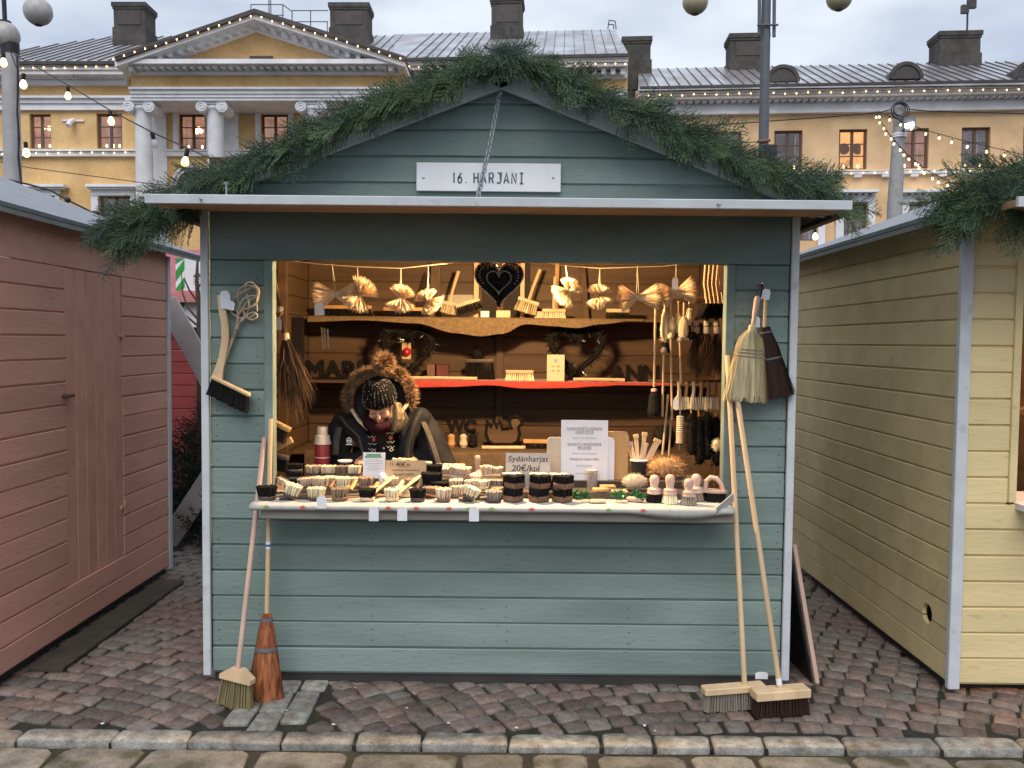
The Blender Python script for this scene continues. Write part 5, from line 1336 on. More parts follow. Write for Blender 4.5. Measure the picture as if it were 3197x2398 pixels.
# tinsel sprigs among wooden chips
TINS = mat('green_tinsel', (.03, .16, .055), .3, .3, 40, metal=.35, spec=.7)
for cx, yb, rr_, lab in ((1822, 1570, .042, 'tuft of green tinsel right of the heart stacks'), (1800, 1545, .032, 'small green tinsel tuft behind the first one'), (1930, 1571, .048, 'tuft of green tinsel in the middle of the wood chips'), (2000, 1570, .036, 'tuft of green tinsel beside the first dish brush'), (1985, 1535, .034, 'green tinsel tuft in front of the lambswool')):
    P = at(cx, yb, -.12 if yb > 1560 else -.05); t = MB()
    c = Vector((P.x, P.y, ZC + .004 + rr_ * .75))
    for k in range(150):
        d = Vector((rnd.gauss(0, 1), rnd.gauss(0, .7), rnd.gauss(0, .65))).normalized()
        p = c + d * rr_ * .15; q = c + d * rr_ * rnd.uniform(.7, 1.1)
        if q.z < ZC + .004: q.z = ZC + .004
        t.blade(p, q, .0026)
    t.v = [(Vector(v) - c)[:] for v in t.v]
    t.obj('tinsel', TINS, smooth=None, label=lab, cat='tinsel', loc=c)
for i, (cx, yb, lab) in enumerate(((1862, 1565, 'flat pale wood piece between the tinsel tufts'), (1880, 1535, 'pale wooden block lying behind the tinsel'), (1905, 1522, 'honey wooden block below the poster'), (1935, 1540, 'thin wooden slat beside the poster foot'), (1975, 1560, 'flat wooden disc between tinsel and dish brush'))):
    P = at(cx, yb, -.10 + i * .02); m = MB(); m.box(-.038, .038, -.022, .022, 0, .012 + .006 * (i % 3), ch=.003); m.obj('wood_piece', (LW, MW, MW, LW, PKW)[i], label=lab, cat='wood piece').matrix_world = Matrix.Translation((P.x, (-.14, .0, .05, -.02, -.10)[i], (ZC + .004, z2, z2, z2, ZC + .004)[i])) @ Matrix.Rotation(rnd.uniform(-.6, .6), 4, 'Z')
def furball(name, label, c, r, mt, n=520, ln=.02, wdt=.0022, cat='brush', core=None):
    t = thing(name, label, cat, c); m = MB()
    m.ell((0, 0, 0), [q * .88 for q in r], 16, 10); m.obj('core', core or mt, t, smooth=80)
    f = MB()
    for k in range(n):
        d = Vector((rnd.gauss(0, 1), rnd.gauss(0, 1), rnd.gauss(0, 1))).normalized(); p = Vector((d.x * r[0], d.y * r[1], d.z * r[2])) * .84
        q = p + (d + Vector((rnd.uniform(-.4, .4), rnd.uniform(-.4, .4), rnd.uniform(-.5, .3)))).normalized() * ln * rnd.uniform(.7, 1.3)
        f.blade(p, q, wdt)
    f.obj('fibres', mt, t, smooth=None); return t
WOOLY = mat('lambswool', (.50, .42, .29), .9, .2, 40, sheen=.3)
P = at(1981, 1496, .05); furball('duster', 'pale lambswool duster lying left of the dish brushes', (P.x, .04, z2 + .045), (.068, .045, .042), WOOLY, ln=.012)
ORF = mat('orange_fibre', (.48, .27, .12), .9, .25, 40)
P = at(2085, 1468, .16); furball('fibre_brush', 'fluffy orange fibre brush behind the dish brushes', (P.x, .22, z3 + .06), (.100, .05, .055), ORF, ln=.03, n=700)
P = at(2160, 1490, .1); furball('fibre_brush', 'small grey brown fluffy brush behind the half hidden dish brush', (P.x, .08, z2 + .035), (.05, .03, .03), GRY, ln=.02, n=300)
# cup with wooden sticks
P = at(1998, 1475, .22); t = thing('paper_cup', 'black paper cup with white rim holding pale brush handles', 'cup', (P.x, .26, z3))
m = MB(); m.lathe([(.034, 0), (.034, .004), (.046, .088), (.043, .088), (.032, .006)], 20); m.obj('cup_wall', mat('black_cup', (.02, .018, .018), .5, .1), t)
m = MB(); m.lathe([(.0435, .086), (.0475, .086), (.048, .091), (.0435, .092)], 20); m.obj('rim', PAPER, t)
for i, (tx, ty, w_) in enumerate(((1958, 1372, .018), (1986, 1368, .022), (2012, 1362, .022), (2050, 1382, .032), (2018, 1395, .012), (1972, 1390, .016))):
    q = at(tx, ty, .26) - Vector(t.location); m = MB(); b0 = Vector((q.x * .18, rnd.uniform(-.015, .02), .02)); m.bar(b0, q, w_, .008, roll=rnd.uniform(-.4, .4)); m.bar(q, q + (q - b0).normalized() * .02, w_ * 1.25, .012); m.obj('brush_handle', (LW, LW, LW, LW, PKW, PKW)[i], t)
# glass jar before the poster
P = at(1849, 1500, .10); t = thing('glass_jar', 'clear jar with a brown lid in front of the white poster', 'jar', (P.x, .10, z2)); hj = 58 * mpp(.1)
m = MB(); m.lathe([(.026, 0), (.028, .004), (.028, hj - .012), (.025, hj - .010), (.025, .006)], 20); m.obj('glass', mat('jar_glass', (.5, .48, .46), .05, .05, alpha=.35), t)
m = MB(); m.lathe([(.029, hj - .012), (.029, hj), (.002, hj + .001)], 20); m.obj('lid', PKW, t)
m = MB(); m.ell((0, 0, hj * .42), (.022, .022, .026), 12, 8); m.obj('contents', WALN, t)

# ------------------------------------------------------------------ cards and poster
def card(name, label, x0, y0, x1, y1, Y, mt, lean=.12, cat='sign', zb=None, th=.002):
    a, b = at(x0, y0, Y), at(x1, y1, Y); zb_ = b.z if zb is None else zb
    W, H = b.x - a.x, (a.z - zb_) / cos(lean)
    t = thing(name, label, cat, M=frame(((a.x + b.x) / 2, Y, zb_), (1, 0, 0), (0, sin(lean), cos(lean)), (0, -cos(lean), sin(lean))))
    m = MB(); m.box(-W / 2, W / 2, 0, H, -th, 0); m.obj('sheet', mt, t, smooth=None)
    return t, W, H
def put(t, txt, x, y, size, mt, shear=0.0, align='CENTER', jitter=0.0, spacing=1.0, bold=0.0):
    vs, fs = text_geo(txt, size, align, shear, 0.0, spacing); m = MB()
    m.add([(q[0] + x, q[1] + y + (jitter * noise.noise(Vector((q[0] * 60, 1.3, 0)))), .0008) for q in vs], fs)
    if bold:
        for dx in (-bold, bold): m.add([(q[0] + x + dx, q[1] + y, .0009 + dx * .05) for q in vs], fs)
    m.obj('lettering', mt, t, smooth=None, kind='stuff')
t, W, H = card('poster', 'white printed poster on quality handmade brushes standing on the counter', 1753, 1312, 1897, 1497, .14, PAPER, .06, zb=z3)
ls = H / 185
for txt, py, sz, mt in (('LAADUKASTA SOKEAN', 26, 10.5, INKB), ('KÄSITYÖTÄ', 37, 10.5, INKB), ('Myyjän itse valmistamia', 55, 8.0, INKG), ('QUALITY HANDMADE', 74, 10.5, INKB), ('BRUSHES', 85, 10.5, INKB), ('Made by the blind seller', 103, 8.0, INKG), ('MARKUS NISKANEN', 121, 10.0, INKB), ('KONEHARJA', 141, 9.0, INKG), ('markusniskanen@', 164, 7.5, INKG)):
    put(t, txt, 0, H - py * ls - sz * ls * .35, sz * ls, mt)
    if sz == 10.5:
        m = MB(); wl_ = len(txt) * sz * ls * .30; m.box(-wl_, wl_, H - py * ls - sz * ls * .55, H - py * ls - sz * ls * .48, .0004, .0008); m.obj('underline', mt, t, smooth=None)
for x0, x1, yt, mt, lab, Y in ((1708, 1756, 1364, PEACH, 'cream board with rounded corner left behind the poster', .165), (1890, 1917, 1366, PAPER, 'white board edge right behind the poster', .165), (1890, 1959, 1346, MW, 'tan rounded wooden board right behind the poster', .19)):
    a, b = at(x0, yt, Y), at(x1, 1480, Y); m = MB(); W_, H_ = b.x - a.x, a.z - z3; r = .02
    pts = [(0, 0), (W_, 0), (W_, H_ - r)] + [(W_ - r + r * cos(q), H_ - r + r * sin(q)) for q in (0.5, 1.1)] + [(W_ - r, H_), (r, H_)] + [(r - r * cos(q), H_ - r + r * sin(q)) for q in (1.1, .5)] + [(0, H_ - r)]
    m.prism(pts, 0, .006, frame((a.x, Y, z3), (1, 0, 0), (0, 0, 1), (0, -1, 0))); m.obj('board', mt, label=lab, cat='board', smooth=30)
t, W, H = card('price_card', 'handwritten grey card reading Sydänharjat 20€ behind the black hearts', 1579, 1415, 1718, 1484, .07, GREYCARD, .10, zb=z2 + .0)
H0 = (at(1579, 1415, .07).z - at(1579, 1481, .07).z)
put(t, 'Sydänharjat', 0, H - H0 * .40, H0 * .36, INKB, shear=.12, jitter=.004, spacing=1.12, bold=.0006)
put(t, '20€/kpl', -.012, H - H0 * .86, H0 * .42, INKB, shear=.10, jitter=.004, bold=.0010)
t, W, H = card('price_card', 'brown cardboard card reading Yli 40€ with handwriting', 1203, 1438, 1330, 1490, .10, CARD, .10, zb=z2)
H0 = (at(1203, 1438, .10).z - at(1203, 1488, .10).z)
put(t, 'Yli', -W * .36, H - H0 * .34, H0 * .26, INKB, shear=.15); put(t, '40€:n', -W * .08, H - H0 * .38, H0 * .38, INKB, shear=.15, bold=.0009)
put(t, 'ostoksiin kasvoharja', 0, H - H0 * .66, H0 * .21, INKB, shear=.2, jitter=.003); put(t, 'kaupan päälle', -.01, H - H0 * .92, H0 * .23, INKB, shear=.2, jitter=.003)
m = MB(); m.box(-W * .16, W * .0, H - H0 * .43, H - H0 * .41, .0004, .0008); m.obj('underline', INKB, t, smooth=None)
t, W, H = card('leaflet', 'small white leaflet with green heading in front of the vendor', 1133, 1413, 1202, 1500, .13, PAPER, .05, zb=z3)
m = MB(); m.box(-W * .34, W * .30, H * .86, H * .95, .0004, .0008); m.box(-W * .42, W * .34, H * .79, H * .858, .0004, .0008); m.obj('heading', GREENP, t, smooth=None)
for i, wq in enumerate((.34, .42, .40, .42, .26, .40, .24)):
    m = MB(); m.box(-W * wq, W * wq, H * (.70 - i * .065), H * (.715 - i * .065), .0004, .0008); m.obj('text_line', INKG, t, smooth=None)
P = at(1203, 1492, .085); t = thing('cloth_ornament', 'little white cone ornament with a red band leaning on the leaflet', 'ornament', M=TR(P.x, .085, z2, 0, -.25, 0))
m = MB(); m.lathe([(.024, .0), (.026, .016), (.022, .050), (.014, .068), (.002, .074)], 14); m.obj('cone', PAPER, t)
m = MB(); m.lathe([(.0275, .004), (.0275, .020)], 14); m.obj('band', REDF, t)
P = at(1074, 1441, .30); m = MB(); m.lathe([(.02, 0), (.036, .006), (.040, .014), (.037, .015), (.02, .006)], 20); m.obj('saucer', PAPER, label='white saucer on the black post behind the nail brushes', cat='saucer', loc=(P.x, .33, P.z - .012))
m = MB(); m.tube([(P.x, .33, z3), (P.x, .33, P.z - .012)], .012, 10); m.obj('stand', DW, label='short dark stand under the white saucer', cat='stand')
# hanging price tags
def tag_shape(W, H): return [(-W / 2, 0), (W / 2, 0), (W / 2, H * .78), (W * .30, H), (-W * .30, H), (-W / 2, H * .78)]
def price_tag(label, cx, yt, yb, Y, w_=31, parent=None, string=None, rot=0.0):
    a, b = at(cx, yt, Y), at(cx, yb, Y); s = mpp(Y); H = a.z - b.z; W = w_ * s
    M = frame((a.x, Y, b.z), (1, 0, 0), (0, 0, 1), (0, -1, 0)) @ Matrix.Rotation(rot, 4, 'Z')
    if parent is None: t = thing('price_tag', label, 'price tag', M=M, group='white price tags')
    else:
        t = thing('price_tag', None, None); t.parent = parent; t.matrix_basis = parent.matrix_basis.inverted() @ M
    m = MB(); m.prism(tag_shape(W, H), 0, .0008); m.obj('tag_card', PAPER, t, smooth=None)
    if string is not None:
        e = M.inverted() @ Vector(string); m = MB(); m.tube([(0, H * .93, .001), (e * .5 + Vector((0, H * .45, .001))), e], .0011, 5); m.obj('tag_string', STR, t)
    return t
for cx, yt, yb, up, lab in ((1004, 1549, 1588, 1540, 'blank white price tag against the table edge below the dark handles'), (1167, 1583, 1627, 1550, 'blank white price tag hanging below the black brush on pale block'), (1256, 1583, 1626, 1556, 'blank white price tag hanging below the pale cream brush'), (1480, 1582, 1628, 1556, 'blank white price tag hanging below the tilted pale yellow brush')):
    price_tag(lab, cx, yt, yb, -.262, string=at(cx + rnd.uniform(-2, 3), up, -.235))

# ------------------------------------------------------------------ the line of straw bundles, the heart and the bulb
bul = thing('light_bulb', 'lit warm bulb hanging behind the header board', 'light bulb', (.02, .21, 2.19))
m = MB(); m.ell((0, 0, 0), (.032, .032, .04), 14, 10); m.obj('bulb_glass', mat('lamp_glass', (1, .8, .5), .3, 0, emit=40, ecol=(1, .58, .22)), bul)
m = MB(); m.tube([(0, 0, .04), (0, 0, .09)], .018, 10); m.tube([(0, 0, .09), (0, 0, .44)], .004, 6); m.obj('socket', BLACKM, bul)
pl = bpy.data.lights.new('bulb_light', 'POINT'); pl.energy = 185; pl.color = (1.0, .64, .31); pl.shadow_soft_size = .05
po = bpy.data.objects.new('bulb_light', pl); COL.objects.link(po); po.parent = bul; po.location = (0, 0, -.045)
LY = .30
lp_ = [(880, 812), (985, 824), (1113, 833), (1252, 838), (1337, 829), (1400, 822), (1505, 805), (1612, 806), (1766, 830), (1873, 838), (1990, 834), (2070, 832), (2180, 818)]
m = MB(); m.tube([at(x, y, LY if abs(x - 1558) > 120 else .10) for x, y in lp_], .0028, 6); m.obj('hanging_line', STR, label='string stretched across the opening carrying straw bundles and heart', cat='string')
def bundle(label, A, Wp, Bq, rA, rB, top=None, n=620, Y=LY, rw=.011):
    a, w_, b = at(*A, Y), at(*Wp, Y), at(*Bq, Y)
    t = thing('straw_bundle', label, 'brush', w_, group='straw bundles hung on the line')
    m = MB()
    for end, r in ((a, rA), (b, rB)):
        ax = (end - w_); L = ax.length; ax.normalize(); u = ax.orthogonal().normalized(); v = ax.cross(u)
        for k in range(n):
            rr = sqrt(rnd.random()); an = rnd.random() * 2 * pi; c, s = cos(an), sin(an)
            th = rr * math.atan(r * (1.9 if L < 52 * mpp(LY) else 1.3) / (L * .72)) + rnd.uniform(-.06, .06)
            dr = ax * cos(th) + (u * c + v * s) * sin(th)
            p = (u * c + v * s) * rw * rr
            q = p + dr * L * rnd.uniform(.88, 1.12) * (1.16 if L < 52 * mpp(LY) else .94)
            m.blade(p, q, .0030, p.lerp(q, .75))
    m.obj('fibres', STRAW, t, smooth=None)
    q = MB(); ax = (a - b).normalized(); q.tube([-ax * .008, ax * .008], rw * 1.25, 12); q.obj('binding', STR, t)
    if top is not None:
        tp = at(*top, Y) - w_; q = MB()
        for d in (-.006, .006): q.tube([tp, Vector((d, -.008, .004)), Vector((d, -.008, -.01))], .0013, 5)
        q.obj('hanging_cord', STR, t)
    return t
m_ = mpp(LY)
b1 = bundle('straw bundle hung level at the left end of the line with a price tag', (976, 925), (1048, 921), (1122, 925), 27 * m_, 27 * m_, (1037, 825))
price_tag(None, 998, 946, 985, LY - .05, w_=30, parent=b1, string=at(1018, 940, LY), rot=.06)
bundle('straw bundle hung tilted beside the level one, glowing at its top', (1152, 884), (1122, 920), (1098, 962), 24 * m_, 30 * m_, (1116, 835))
bundle('straw bundle hung upright left of the second one from the heart', (1262, 896), (1251, 930), (1248, 972), 26 * m_, 30 * m_, (1252, 838))
bundle('straw bundle hung tilted just left of the heart brush', (1322, 910), (1336, 938), (1360, 966), 26 * m_, 28 * m_, (1337, 830))
bundle('straw bundle hung tilted just right of the heart brush', (1795, 880), (1776, 908), (1746, 938), 28 * m_, 28 * m_, (1766, 831))
bundle('straw bundle hung upright right of the heart brush', (1870, 892), (1869, 924), (1873, 962), 29 * m_, 33 * m_, (1873, 839))
bundle('straw bundle hung level near the right end of the line', (1924, 935), (1990, 930), (2066, 926), 28 * m_, 25 * m_, (1990, 830))
b8 = bundle('straw bundle hung level at the right end beside the dustpan brushes', (2056, 926), (2110, 913), (2176, 905), 27 * m_, 27 * m_, (2110, 826))
price_tag(None, 2108, 866, 906, LY - .04, w_=19, parent=b8, string=at(2112, 825, LY))
# heart brush hanging in the middle
LH = .075; mh = mpp(LH); c = at(1558, 884, LH); t = thing('heart_brush', 'large black bristle heart with wooden rim hanging in the middle of the line', 'brush', M=frame(c, (1, 0, 0), (0, 0, 1), (0, -1, 0)))
Wh, Hh = 150 * mh, 146 * mh
pts = [(x * Wh / 2, y * Hh / 2) for x, y in reversed(HEART)]
m = MB(); m.loft([[(x, y, -.014) for x, y in pts], [(x, y, .004) for x, y in pts]]); hb_o = m.obj('heart_block', mat('heart_core', (.02, .018, .018), .8, .2), t)
m = MB(); m.tube([(x * 1.01, y * 1.01, -.002) for x, y in pts] + [(pts[0][0] * 1.01, pts[0][1] * 1.01, -.002)], .0042, 6, caps=False); m.obj('wooden_rim', LW, t)
m = MB()
for ring_, ln in ((.93, .022), (.78, .026), (.62, .026), (.46, .026), (.30, .026), (.15, .024)):
    nr = max(8, int(64 * ring_))
    poly = heart(nr)
    for x, y in poly: m.tuft((x * Wh / 2 * ring_, (y * ring_ + .02 * (1 - ring_)) * Hh / 2, .003), (rnd.uniform(-.3, .3), rnd.uniform(-.3, .3), 1), ln, .003, .0052)
m.obj('bristles', BLK, t)
m = MB()
poly = heart(52)
for k, (x, y) in enumerate(poly):
    for rg in (.80, .50):
        if rg > .6 and y < -.2: continue
        m.tuft((x * Wh / 2 * rg, (y * rg + .02) * Hh / 2, .014), (0, 0, 1), .022, .0025, .0045)
m.obj('pale_tufts', GRY, t)
m = MB()
for sx in (-1, 1):
    q = t.matrix_basis.inverted() @ at(1558 + sx * 53, 806, .10); m.tube([q, (sx * Wh * .36, Hh * .44, 0)], .0016, 5)
m.obj('hanging_cord', STR, t)

# ------------------------------------------------------------------ shelves at the back
def shelf(name, y0, px0, px1, Yf, Yb, th=.02, mt=PINE):
    z = at(1600, y0, Yf).z; a, b = at(px0, y0, Yf), at(px1, y0, Yf)
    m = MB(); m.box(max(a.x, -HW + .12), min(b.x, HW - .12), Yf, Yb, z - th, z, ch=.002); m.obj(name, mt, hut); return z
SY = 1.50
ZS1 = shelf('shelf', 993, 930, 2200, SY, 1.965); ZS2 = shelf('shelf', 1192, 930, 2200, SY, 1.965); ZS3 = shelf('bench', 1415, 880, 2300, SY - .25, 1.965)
def drape(label, name, pts_low, z, Y, mt, x0, x1, fold=.012):
    """cloth lying on a shelf and hanging over its front edge; pts_low: (px, py) lower hem"""
    m = MB(); n = 60; rows = []
    P = [at(x, y, Y - .02) for x, y in pts_low]
    for i in range(n + 1):
        x = P[0].x + (P[-1].x - P[0].x) * i / n
        j = 0
        while j < len(P) - 2 and x > P[j + 1].x: j += 1
        f = (x - P[j].x) / (P[j + 1].x - P[j].x); f = f * f * (3 - 2 * f); zl = P[j].z + (P[j + 1].z - P[j].z) * f
        yo = fold * noise.noise(Vector((x * 9, 0, 3)))
        rows.append([(x, 1.95, z + .003), (x, Y + .02, z + .003), (x, Y - .006, z + .001), (x, Y - .014 + yo * .4, z - .012), (x, Y - .018 + yo, min(z - .014, (z + zl) / 2)), (x, Y - .016 + yo * 1.5, min(z - .016, zl))])
    k = 6; m.add([q for r in rows for q in r], [(i * k + j, i * k + j + 1, (i + 1) * k + j + 1, (i + 1) * k + j) for i in range(n) for j in range(k - 1)])
    return m.obj(name, mt, label=label, cat='cloth', smooth=80)
drape('brown burlap draped in scallops over the upper shelf', 'burlap_cloth', [(960, 1005), (1130, 1000), (1300, 1010), (1420, 1040), (1500, 1050), (1570, 1042), (1640, 1012), (1720, 1018), (1800, 1024), (1880, 1012), (1990, 1000), (2010, 996)], ZS1, SY, BURL, 0, 0)
drape('red cloth hanging along the edge of the middle shelf', 'red_cloth', [(1200, 1206), (1290, 1210), (1400, 1208), (1530, 1203), (1640, 1213), (1760, 1212), (1880, 1206), (1980, 1196), (2090, 1190)], ZS2, SY, REDF, 0, 0, fold=.006)
drape('dark brown cloth covering the bench at the back', 'bench_cloth', [(950, 1560), (1300, 1570), (1700, 1565), (2290, 1560)], ZS3, SY - .25, mat('brown_cloth', (.10, .065, .04), .9, .2, 30, bump=.3), 0, 0)
def on(px, py, z, Y): q = at(px, py, Y); return Vector((q.x, Y, z + .004))
sb_ = mpp(1.65)
def handbroom(label, px, z, Y, bm, wm, L=.26, ht=.075, rot=0.0, ry=0.0, handle=True, flare=1.12, lift=0.0):
    P = on(px, 900, z, Y); M = Matrix.Translation(P + Vector((0, 0, lift))) @ Euler((0, ry, rot)).to_matrix().to_4x4()
    t = thing('hand_brush', label, 'brush', M=M)
    m = MB(); tufts(m, 'rect', L * .95, .035, ht, -ht, flare, step=.013, r1=.0075); m.obj('bristles', bm, t)
    m = MB(); slab_of(m, outline('rect', L, .045), ht - .003, ht + .020); m.obj('block', wm, t)
    if handle:
        m = MB(); m.tube([(0, 0, ht + .015), (0, .02, ht + .10), (.01, .05, ht + .24)], [.011, .010, .012], 8); m.obj('handle', wm, t)
    return t
handbroom('black soft hand brush leaning on the upper shelf left of the heart', 1468, ZS1, 1.66, BLK, LW, L=.17, ht=.05, ry=-.30, handle=False, lift=.045)
handbroom('straw coloured hand brush with upright handles right below the heart', 1640, ZS1, 1.66, SORG, LW, L=.15, ht=.07, ry=.30, lift=.04)
handbroom('cream dust brush with long tufts on the upper shelf', 1730, ZS1, 1.66, CRM, LW, L=.16, ht=.045, handle=True)
handbroom('pale hand brush partly behind the left straw bundles', 1398, ZS1, 1.72, SORG, LW, L=.10, ht=.06, ry=.2, lift=.03)
handbroom('black floor brush at the left end of the upper shelf', 1080, ZS1, 1.80, BLK, MW, L=.36, ht=.06, handle=False)
handbroom('black brush lying below the left upright bundle', 1265, ZS1, 1.80, BLK, MW, L=.30, ht=.05, handle=False)
handbroom('black brush at the right of the upper shelf', 1930, ZS1, 1.70, BLK, LW, L=.16, ht=.05, handle=False)
for px, w_, h_, mt, lab, Y in ((1515, 26, 20, PAPER, 'small pale card standing under the heart tip', 1.60), (1572, 44, 22, LW, 'pale wooden box under the heart', 1.60), (1690, 40, 22, LW, 'honey box between the straw hand brush and dust brush', 1.72)):
    P = on(px, 900, ZS1, Y); m = MB(); m.box(-w_ * sb_ / 2, w_ * sb_ / 2, -.03, .03, 0, h_ * sb_, ch=.002); m.obj('small_box', mt, label=lab, cat='box', loc=P)
# long handles, sticks and boards standing against the back wall
for x0, y0, x1, y1, w_, mt, lab in ((1358, 800, 1350, 985, .05, PINE, 'pale upright board behind the left bundles'), (1372, 800, 1366, 985, .018, DW, 'dark upright stick behind the left bundles'), (1488, 810, 1486, 985, .035, LW, 'pale broom handle left of the heart'), (1632, 815, 1630, 985, .03, LW, 'pale broom handle right of the heart'), (1740, 810, 1738, 985, .03, MW, 'thin honey stick behind the right bundles'), (1818, 830, 1830, 985, .045, PINE, 'pale slat leaning right of the dust brush'), (1150, 985, 1060, 980, .02, MW, 'stick lying along the upper shelf')):
    a, b = at(x0, y0, 1.93), at(x1, y1, 1.90)
    if y1 > 984: b.z = ZS1 + .005
    else: a.z = b.z = ZS1 + .015
    m = MB(); m.bar(b, a, w_, .02); m.obj('stick' if w_ < .04 else 'slat', mt, label=lab, cat='stick')
m = MB(); a = at(1580, 870, 1.955); m.box(a.x - .17, a.x + .17, 1.945, 1.960, ZS1 + .004, ZS1 + .50); m.obj('dark_board', mat('charred_board', (.025, .018, .015), .8, .3, 6), label='dark board on the back wall behind the heart', cat='board')
a = at(1330, 900, 1.95); m = MB(); m.prism([(-.10, 0), (-.02, .30), (.0, .33), (.02, .30), (.11, 0)], 0, .012, frame((a.x, 1.955, ZS1 + .006), (1, 0, 0), (0, 0, 1), (0, -1, 0))); m.obj('bell_brush', DKBR, label='dark pointed brush shape on the back wall left of the heart', cat='brush')
a = at(1430, 950, 1.94); m = MB(); m.box(-.12, .12, 0, .012, 0, .17); o = m.obj('dark_board', GREYCARD, label='grey tilted board behind the black hand brush', cat='board'); o.matrix_world = TR(a.x, 1.93, ZS1 + .006, -.15, 0, 0)
# middle shelf: lettered brushes, wreaths, card, sundries
def bristle_word(txt, label, px, z, Y, size, name='lettered_brush', sp=1.0):
    P = on(px, 1100, z, Y); vs, fs = text_geo(txt, size, 'CENTER', 0.0, .018, sp)
    t = thing(name, label, 'brush', M=frame(P, (1, 0, 0), (0, 0, 1), (0, -1, 0)))
    m = MB(); m.add(vs, fs)
    # thicken the strokes and fray them with short bristles
    for dx, dy in ((.008, 0), (-.008, 0), (0, .008)): m.add([(q[0] + dx, q[1] + dy, q[2] * .97 + dx * .05) for q in vs], fs)
    m.obj('letters', BLK, t, smooth=None, kind='stuff')
    f = MB()
    for k in range(0, len(vs), 1):
        q = Vector(vs[k]); d = Vector((rnd.uniform(-1, 1), rnd.uniform(-1, 1), rnd.uniform(0, 1))).normalized(); f.blade(q, q + d * .024, .006)
    f.obj('fringe', BLK, t, smooth=None, kind='stuff'); return t
bristle_word('MARJA', 'black bristle lettering on the middle shelf left of the vendor', 1068, ZS2, 1.60, .17, sp=1.0)
bristle_word('ANN', 'black bristle lettering at the right end of the middle shelf', 1985, ZS2, 1.62, .15)
bristle_word('WC', 'black bristle WC letters standing on the back bench', 1442, ZS3 + .095, 1.58, .11)
P = on(1442, 1200, ZS3, 1.58); m = MB(); m.box(-.115, .115, -.01, .01, 0, .094, ch=.002); m.obj('letter_stand', mat('dark_panel', (.03, .022, .018), .8, .3), label='dark stand under the WC letters', cat='stand', loc=P)
for px, w_ in ((1410, .05), (1448, .055), (1478, .05)):
    P = on(px, 1200, ZS3, 1.50); m = MB(); m.lathe([(.02, 0), (.03, .02), (.022, .05), (.026, .075), (.01, .09)], 14); m.obj('small_figure', {1410: MW, 1448: PEACH, 1478: BLK}[px], label={1410: 'honey turned figure below the WC letters', 1448: 'cream turned figure below the WC letters', 1478: 'black turned figure below the WC letters'}[px], cat='figure', loc=P)
def wreath(label, px, py, Y, z):
    c = at(px, py, Y); t = thing('heart_wreath', label, 'wreath', M=frame(c, (1, 0, 0), (0, 0, 1), (0, -1, 0)))
    r = (c.z - z) * .86; m = MB()
    poly = heart(44)
    for x, y in poly:
        for k in range(34):
            p = Vector((x * r, y * r * .95, 0)); d = Vector((rnd.gauss(0, 1), rnd.gauss(0, 1), rnd.gauss(0, 1))).normalized(); m.blade(p, p + d * .065, .004)
    m.obj('tinsel', mat('silver_dark_tinsel', (.05, .055, .05), .25, .4, 40, metal=.7), t, smooth=None)
    m = MB(); m.tube([(x * r, y * r * .95, 0) for x, y in poly] + [(poly[0][0] * r, poly[0][1] * r * .95, 0)], .018, 6, caps=False); m.obj('frame', BLK, t); return t
wr = wreath('dark tinsel heart wreath with a red bauble beside the fur hood', 1272, 1098, 1.66, ZS2)
m = MB(); m.ell((0, 0, .03), .03, 14, 10); m.obj('bauble', mat('red_bauble', (.35, .02, .03), .15, .05), wr)
m = MB(); m.box(-.035, .025, -.05, .06, .01, .013); m.obj('label_card', CARD, wr)
wreath('dark tinsel heart wreath right of the white counter card', 1800, 1098, 1.66, ZS2)
a, b = at(1708, 1107, 1.53), at(1762, 1184, 1.53)
t = thing('payment_card_sign', 'cream plastic sign with small emblems on the red cloth', 'sign', (0.5 * (a.x + b.x), 1.53, ZS2 + .005)); W_, H_ = b.x - a.x, a.z - ZS2 - .005
m = MB(); m.box(-W_ / 2, W_ / 2, 0, .006, 0, H_, ch=.002); m.obj('panel', PEACH, t)
m = MB(); m.box(-.012, .012, -.001, 0, H_ * .70, H_ * .83); m.obj('emblem', INKG, t, smooth=None)
for ix in (-1, 1):
    for iz in (.52, .36):
        m = MB(); m.box(ix * .018 - .009, ix * .018 + .009, -.001, 0, H_ * iz, H_ * (iz + .07)); m.obj('emblem', MW, t, smooth=None)
m = MB(); m.box(-W_ / 2, W_ / 2, -.03, .04, -.001, .004); m.obj('foot', MW, t)
handbroom('cream hand brush lying bristles up on the red cloth', 1625, ZS2, 1.62, CRM, LW, L=.19, ht=.05, handle=False)
handbroom('black brush lying between the wreaths on the middle shelf', 1500, ZS2, 1.74, BLK, DW, L=.20, ht=.12, handle=False)
for x0, x1, mt, lab in ((1280, 1480, LW, 'pale back scratcher stick lying on the red cloth left of the black brush'), (1790, 1950, LW, 'pale round stick lying on the red cloth right of the cream sign'), (1430, 1490, LW, 'short pale block on the red cloth')):
    a, b = at(x0, 1180, 1.56), at(x1, 1185, 1.56); m = MB(); m.tube([(a.x, 1.56, ZS2 + .018), ((a.x + b.x) / 2, 1.56, ZS2 + .020), (b.x, 1.56, ZS2 + .016)], [.011, .010, .012], 10); m.obj('stick', mt, label=lab, cat='stick')
furball('brush_head', 'black round brush head on the middle shelf right of the vendor', on(1490, 1150, ZS2 + .17, 1.76), (.05, .05, .05), BLK, n=300, ln=.03)
